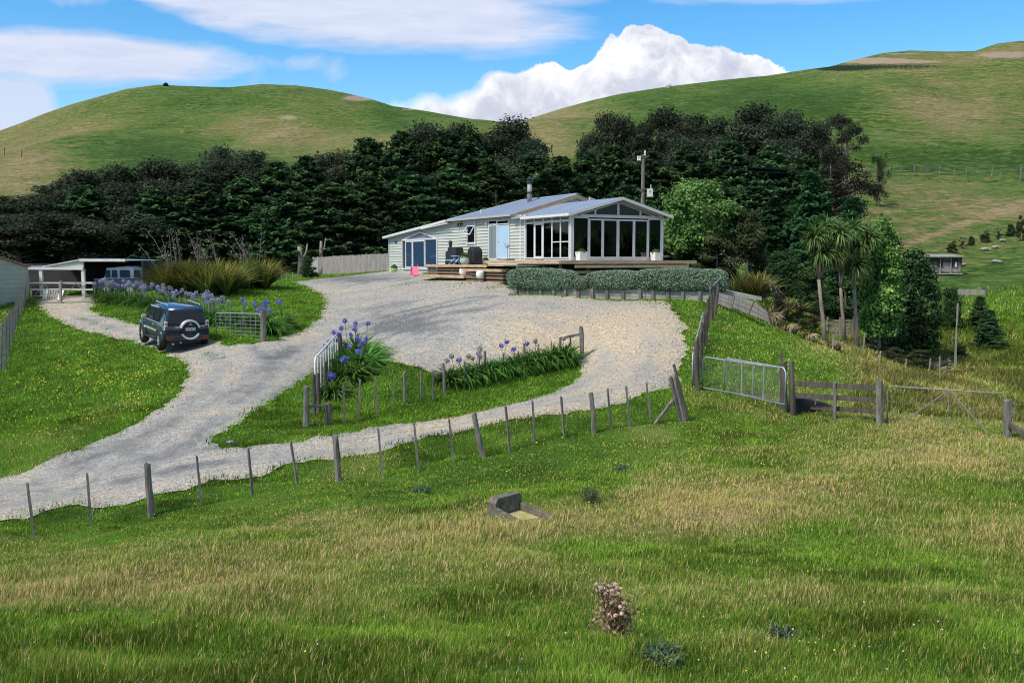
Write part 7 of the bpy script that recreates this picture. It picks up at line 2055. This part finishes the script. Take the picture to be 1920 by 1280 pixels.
# ------------------------------------------------------------------ grass
def scatter(y0, y1, dens, umax=.66):
    """random ground points inside the view, dens(Y) per square metre"""
    out = []
    edges = np.exp(np.linspace(math.log(y0), math.log(y1), 40))
    for a, b in zip(edges[:-1], edges[1:]):
        area = umax * (b * b - a * a); n = int(area * dens((a + b) / 2))
        Y = np.sqrt(RNG.uniform(a * a, b * b, n)); u = RNG.uniform(-umax, umax, n); out.append(np.stack([u * Y, Y], -1))
    return np.concatenate(out)

GREEN0, GREEN1 = np.array([.060, .155, .012]), np.array([.27, .42, .045])
STRAW0, STRAW1 = np.array([.44, .34, .11]), np.array([.80, .63, .30])
OLIVE = np.array([.25, .28, .07])

def blades(name, pts, hfun, wfun, label, lean=.35, segs=2, colfn=None, gain=1.0):
    X, Y = pts[:, 0], pts[:, 1]; n = len(X); Z = T(X, Y)
    dry = dryness(X, Y, Z)
    h = hfun(X, Y, dry); w = wfun(Y)
    t = RNG.uniform(0, 1, n)[:, None]
    qx, qy = proj(X, Y, Z); fy = np.interp(qx, fence_line_px[:, 0], fence_line_px[:, 1]); md = np.where((qy > fy) | (qx > 1290), .10, .015)
    isdry = (RNG.uniform(0, 1, n) < np.clip((dry - .16) * .9, md, .75))[:, None]
    mo = (fbm(X / .7, Y / .9, 81, 3)[:, None] - .5) * 1.2 + 1
    lush = sstep(.56, .66, fbm(X / 1.5, Y / .95, 45, 3)) * (1 - np.clip(dry * 1.5, 0, 1)) * (Y < 31); mo = mo * (1 - .5 * lush[:, None]); h = h * (1 + .45 * lush)
    a = RNG.uniform(0, 2 * math.pi, n); ln = RNG.uniform(.1, 1, n) * lean * h; wind = .12 * h
    dx = np.cos(a) * ln + wind; dy = np.sin(a) * ln
    f = RNG.uniform(0, math.pi, n); sx, sy = np.cos(f) * w * .5, np.sin(f) * w * .35
    base = np.stack([X, Y, Z - .01], -1)
    mid = base + np.stack([dx * .3, dy * .3, h * .6], -1); tip = base + np.stack([dx, dy, h], -1)
    sd = np.stack([sx, sy, np.zeros(n)], -1)
    V = np.stack([base - sd, base + sd, mid + sd * .75, mid - sd * .75, tip], 1).reshape(-1, 3)
    i = np.arange(n)[:, None] * 5
    Fq = np.concatenate([i + np.array([[0, 1, 2]]), i + np.array([[0, 2, 3]]), i + np.array([[3, 2, 4]])], 0)
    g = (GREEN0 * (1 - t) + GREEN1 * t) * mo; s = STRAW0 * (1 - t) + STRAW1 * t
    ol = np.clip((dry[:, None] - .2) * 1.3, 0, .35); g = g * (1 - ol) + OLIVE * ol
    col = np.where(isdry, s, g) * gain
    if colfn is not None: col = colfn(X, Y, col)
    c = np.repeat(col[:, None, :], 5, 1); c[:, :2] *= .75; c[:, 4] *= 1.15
    o = link(name, npmesh(name, V, Fq, c.reshape(-1, 3)), M['grass']); tag(o, label, 'grass', None, 'stuff'); return o

fence_line_px = np.array([(p[0], p[1]) for p in FP], float)
pts = scatter(6.0, 31, lambda Y: 3600 if Y < 9 else (2300 if Y < 14 else (1450 if Y < 20 else 850)))
zz_ = T(pts[:, 0], pts[:, 1]); ppx, ppy = proj(pts[:, 0], pts[:, 1], zz_)
keep = ~ondrive(pts[:, 0], pts[:, 1]) & (ppy < 1330)
# the concrete trough bed stays clear
keep &= ~((np.hypot(pts[:, 0] - P(985, 955, 17).x, pts[:, 1] - 16.9) < .50))
pts = pts[keep]; ppx, ppy = ppx[keep], ppy[keep]
tuft = lambda X, Y: fbm(X / .5, Y / .6, 51, 3)
# mown strip and island lawn are short; meadow is long
def mead_h(X, Y, dry):
    z = T(X, Y); px, py = proj(X, Y, z); fy = np.interp(px, fence_line_px[:, 0], fence_line_px[:, 1])
    isl = inpoly(X, Y, ISLE)
    behind = ((py < fy) & (px < 1290)) | isl | (Y > 30)
    h = (.045 + .075 * np.clip((tuft(X, Y) - .3) * 2.0, 0, 1.3) * (.6 + .9 * dry)) * RNG.uniform(.6, 1.35, len(X))
    tall = RNG.uniform(0, 1, len(X)) < .05 * (dry > .3); h = np.where(tall, h * 1.7, h)
    h = np.where(behind, .05 * RNG.uniform(.6, 1.4, len(X)), h)
    strip = (~behind) & (py < fy + 60) & (px < 1290); h = np.where(strip, h * .6, h)
    return h
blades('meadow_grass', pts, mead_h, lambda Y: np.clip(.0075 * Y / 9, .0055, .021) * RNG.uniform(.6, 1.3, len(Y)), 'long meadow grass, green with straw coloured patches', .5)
# lawns farther out: shorter, coarser tufts
pts = scatter(29, 82, lambda Y: 330 if Y < 40 else (200 if Y < 55 else 110 * max(0, (82 - Y) / 27)))
zz_ = T(pts[:, 0], pts[:, 1]); ppx, ppy = proj(pts[:, 0], pts[:, 1], zz_)
gx0 = (pts[:, 0] - HC.x) * HF.x + (pts[:, 1] - HC.y) * HF.y; gy0 = (pts[:, 0] - HC.x) * HS.x + (pts[:, 1] - HC.y) * HS.y
wx = (pts[:, 0] - W0.x) * wd.x + (pts[:, 1] - W0.y) * wd.y; wy = (pts[:, 0] - W0.x) * wn.x + (pts[:, 1] - W0.y) * wn.y
keep = ~ondrive(pts[:, 0], pts[:, 1]) & ~((gx0 > -4.2) & (gx0 < 9) & (gy0 > -3) & (gy0 < 27)) & ~((wx > -.2) & (wx < WLn + .3) & (wy > -.1) & (wy < 5))
pts = pts[keep]
def gully_col(X, Y, col):
    z = T(X, Y); px, py = proj(X, Y, z); k = (sstep(1560, 1640, px) * (py > 600))[:, None]
    p_ = (fbm(X / 1.2, Y / 2.0, 66, 3)[:, None] - .4) * 1.6
    return col * (1 - k) + k * col * np.array([.72, .72, .66]) * (.62 + np.clip(p_, 0, 1))
def lawn_h(X, Y, dry):
    z = T(X, Y); px, py = proj(X, Y, z)
    gully = (px > 1590)
    return np.where(gully, .16 + .25 * (fbm(X, Y, 57, 3) - .3), .075) * RNG.uniform(.5, 1.5, len(X))
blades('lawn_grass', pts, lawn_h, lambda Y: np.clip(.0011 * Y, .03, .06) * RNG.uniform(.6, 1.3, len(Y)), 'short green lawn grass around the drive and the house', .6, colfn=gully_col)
# grass fringe that overhangs the gravel edge
def fringe(poly, name, label, n_per=70):
    ptsf = []
    for i in range(len(poly)):
        a, b = poly[i], poly[(i + 1) % len(poly)]; l = (b - a).length; Ym = (a.y + b.y) / 2
        if Ym < 12 or Ym > 70: continue
        k = int(l * n_per * (1.6 if Ym < 30 else 1)); t = RNG.uniform(0, 1, k)[:, None]
        q = np.array(a)[None] * (1 - t) + np.array(b)[None] * t + RNG.normal(size=(k, 2)) * np.array([[.16, .16]]) * RNG.uniform(.3, 1.6, (k, 1))
        ptsf.append(q)
    q = np.concatenate(ptsf)
    gxx = (q[:, 0] - HC.x) * HF.x + (q[:, 1] - HC.y) * HF.y; gyy = (q[:, 0] - HC.x) * HS.x + (q[:, 1] - HC.y) * HS.y
    wx = (q[:, 0] - W0.x) * wd.x + (q[:, 1] - W0.y) * wd.y; wy = (q[:, 0] - W0.x) * wn.x + (q[:, 1] - W0.y) * wn.y
    q = q[~((gxx > -5) & (gyy > -4)) & ~((wx > -1) & (wx < WLn - 2) & (wy > -.5))]
    blades(name, q, lambda X, Y, d: .085 * RNG.uniform(.5, 1.5, len(X)), lambda Y: np.clip(.0011 * Y, .02, .05), label, .8)
fringe(DRIVE, 'verge_grass', 'ragged grass fringe along the gravel drive')
fringe(ISLE, 'verge_grass', 'ragged grass fringe around the island lawn')
# weeds growing in the gravel
def gravelweeds():
    sp = [(388, 664, .25, 60), (400, 668, .3, 60), (418, 672, .18, 40), (152, 599, .3, 70), (176, 609, .22, 50), (198, 618, .2, 50), (430, 838, .3, 60), (1040, 660, .15, 30), (820, 528, .9, 240), (880, 531, .8, 200), (760, 534, .7, 120), (930, 540, .6, 120), (600, 700, .3, 50), (1230, 570, .6, 200)]
    q = []
    for px, py, r, n in sp:
        g = G(px, py); q.append(np.array([[g.x, g.y]]) + RNG.normal(size=(n, 2)) * r * .6)
    q = np.concatenate(q)
    blades('gravel_weeds', q, lambda X, Y, d: .08 * RNG.uniform(.4, 1.4, len(X)), lambda Y: np.clip(.0012 * Y, .02, .06), 'small green weeds growing through the gravel', 1.1)
gravelweeds()
# loose stones on the drive
def stones():
    pts = scatter(19, 58, lambda Y: 26 if Y < 36 else 10); pts = pts[ondrive(pts[:, 0], pts[:, 1])]
    n = len(pts); z = T(pts[:, 0], pts[:, 1]) + .04; s = RNG.uniform(.012, .04, n) * np.clip(pts[:, 1] / 28, .8, 1.6)
    base = np.array([(1, 0, 0), (-.5, .8, 0), (-.5, -.8, 0), (0, 0, .9)]) 
    a = RNG.uniform(0, 6.28, n); ca, sa = np.cos(a), np.sin(a)
    v = base[None] * s[:, None, None]; vx = v[..., 0] * ca[:, None] - v[..., 1] * sa[:, None]; vy = v[..., 0] * sa[:, None] + v[..., 1] * ca[:, None]
    V = np.stack([vx + pts[:, 0:1], vy + pts[:, 1:2], v[..., 2] + z[:, None]], -1).reshape(-1, 3)
    i = np.arange(n)[:, None] * 4; Fq = np.concatenate([i + np.array([[0, 1, 3]]), i + np.array([[1, 2, 3]]), i + np.array([[2, 0, 3]])])
    t = RNG.uniform(0, 1, n)[:, None]; c = np.array([.26, .25, .24]) * (1 - t) + np.array([.50, .46, .40]) * t
    o = link('gravel_stones', npmesh('gravel_stones', V, Fq, np.repeat(c, 4, 0)), M['flower']); tag(o, 'loose pale stones lying on the gravel drive', 'gravel', None, 'stuff')
stones()
# flowers
def flowers(name, label, spots, size, c0, c1, h=.09):
    Q = []
    for (px, py, rx, ry, n) in spots:
        a = px + RNG.normal(size=n) * rx; b = py + RNG.normal(size=n) * ry
        for x, y in zip(a, b):
            Q.append((x, y))
    Q = np.array(Q); Q = Q[fbm(Q[:, 0] / 26, Q[:, 1] / 13, 33, 2) + RNG.uniform(-.12, .12, len(Q)) > .5]
    # project pixels to the ground with a coarse solve
    r0 = np.array([tuple(ray(x, y)) for x, y in Q]); u = r0[:, 0] / r0[:, 1]; e_ = r0[:, 2] / r0[:, 1]
    Ys = np.full(len(Q), 6.3); done = np.zeros(len(Q), bool)
    for Y in np.exp(np.linspace(math.log(6.3), math.log(70), 260)):
        below = e_ * Y < T(u * Y, np.full(len(Q), Y)); newly = below & ~done; Ys[newly] = Y; done |= below
    Q = np.stack([u * Ys, Ys], -1)[done]; Q = Q[~ondrive(Q[:, 0], Q[:, 1])]
    z = T(Q[:, 0], Q[:, 1]); n = len(Q); s = size * np.clip(Q[:, 1] / 15, .8, 2.3) * RNG.uniform(.7, 1.3, n)
    cen = np.stack([Q[:, 0], Q[:, 1], z + h * RNG.uniform(.8, 1.9, n)], -1)
    nr = np.stack([RNG.normal(size=n) * .3, RNG.normal(size=n) * .3 - .5, np.ones(n)], -1)
    me = leafmesh(name, cen, nr, s, c0, c1, 1.0); o = link(name, me, M['flower']); tag(o, label, 'flowers', None, 'stuff')
flowers('buttercups', 'tiny yellow buttercups scattered over the lawns and the meadow', [(190, 705, 80, 45, 700), (110, 700, 60, 40, 240), (270, 715, 40, 18, 240), (60, 820, 50, 30, 120), (250, 780, 60, 20, 80), (960, 950, 700, 60, 260), (1100, 850, 200, 25, 160), (1150, 890, 250, 30, 120), (1560, 1255, 90, 12, 24), (1480, 860, 200, 20, 90), (600, 920, 120, 12, 60), (900, 1130, 600, 70, 60), (1650, 900, 200, 40, 80), (1560, 900, 300, 60, 60)], .021, (.62, .50, .03), (.85, .75, .08))
flowers('clover_flowers', 'pale pink and white clover heads dotted through the near meadow', [(1650, 1200, 250, 50, 70), (1000, 1150, 500, 80, 50), (250, 1130, 200, 60, 24), (1350, 720, 130, 60, 60), (1750, 700, 100, 50, 90)], .018, (.50, .36, .42), (.72, .66, .66))
flowers('fallen_petals', 'fallen blue agapanthus petals on the island tip', [(436, 835, 5, 2, 16)], .05, (.2, .2, .5), (.4, .4, .75), .03)
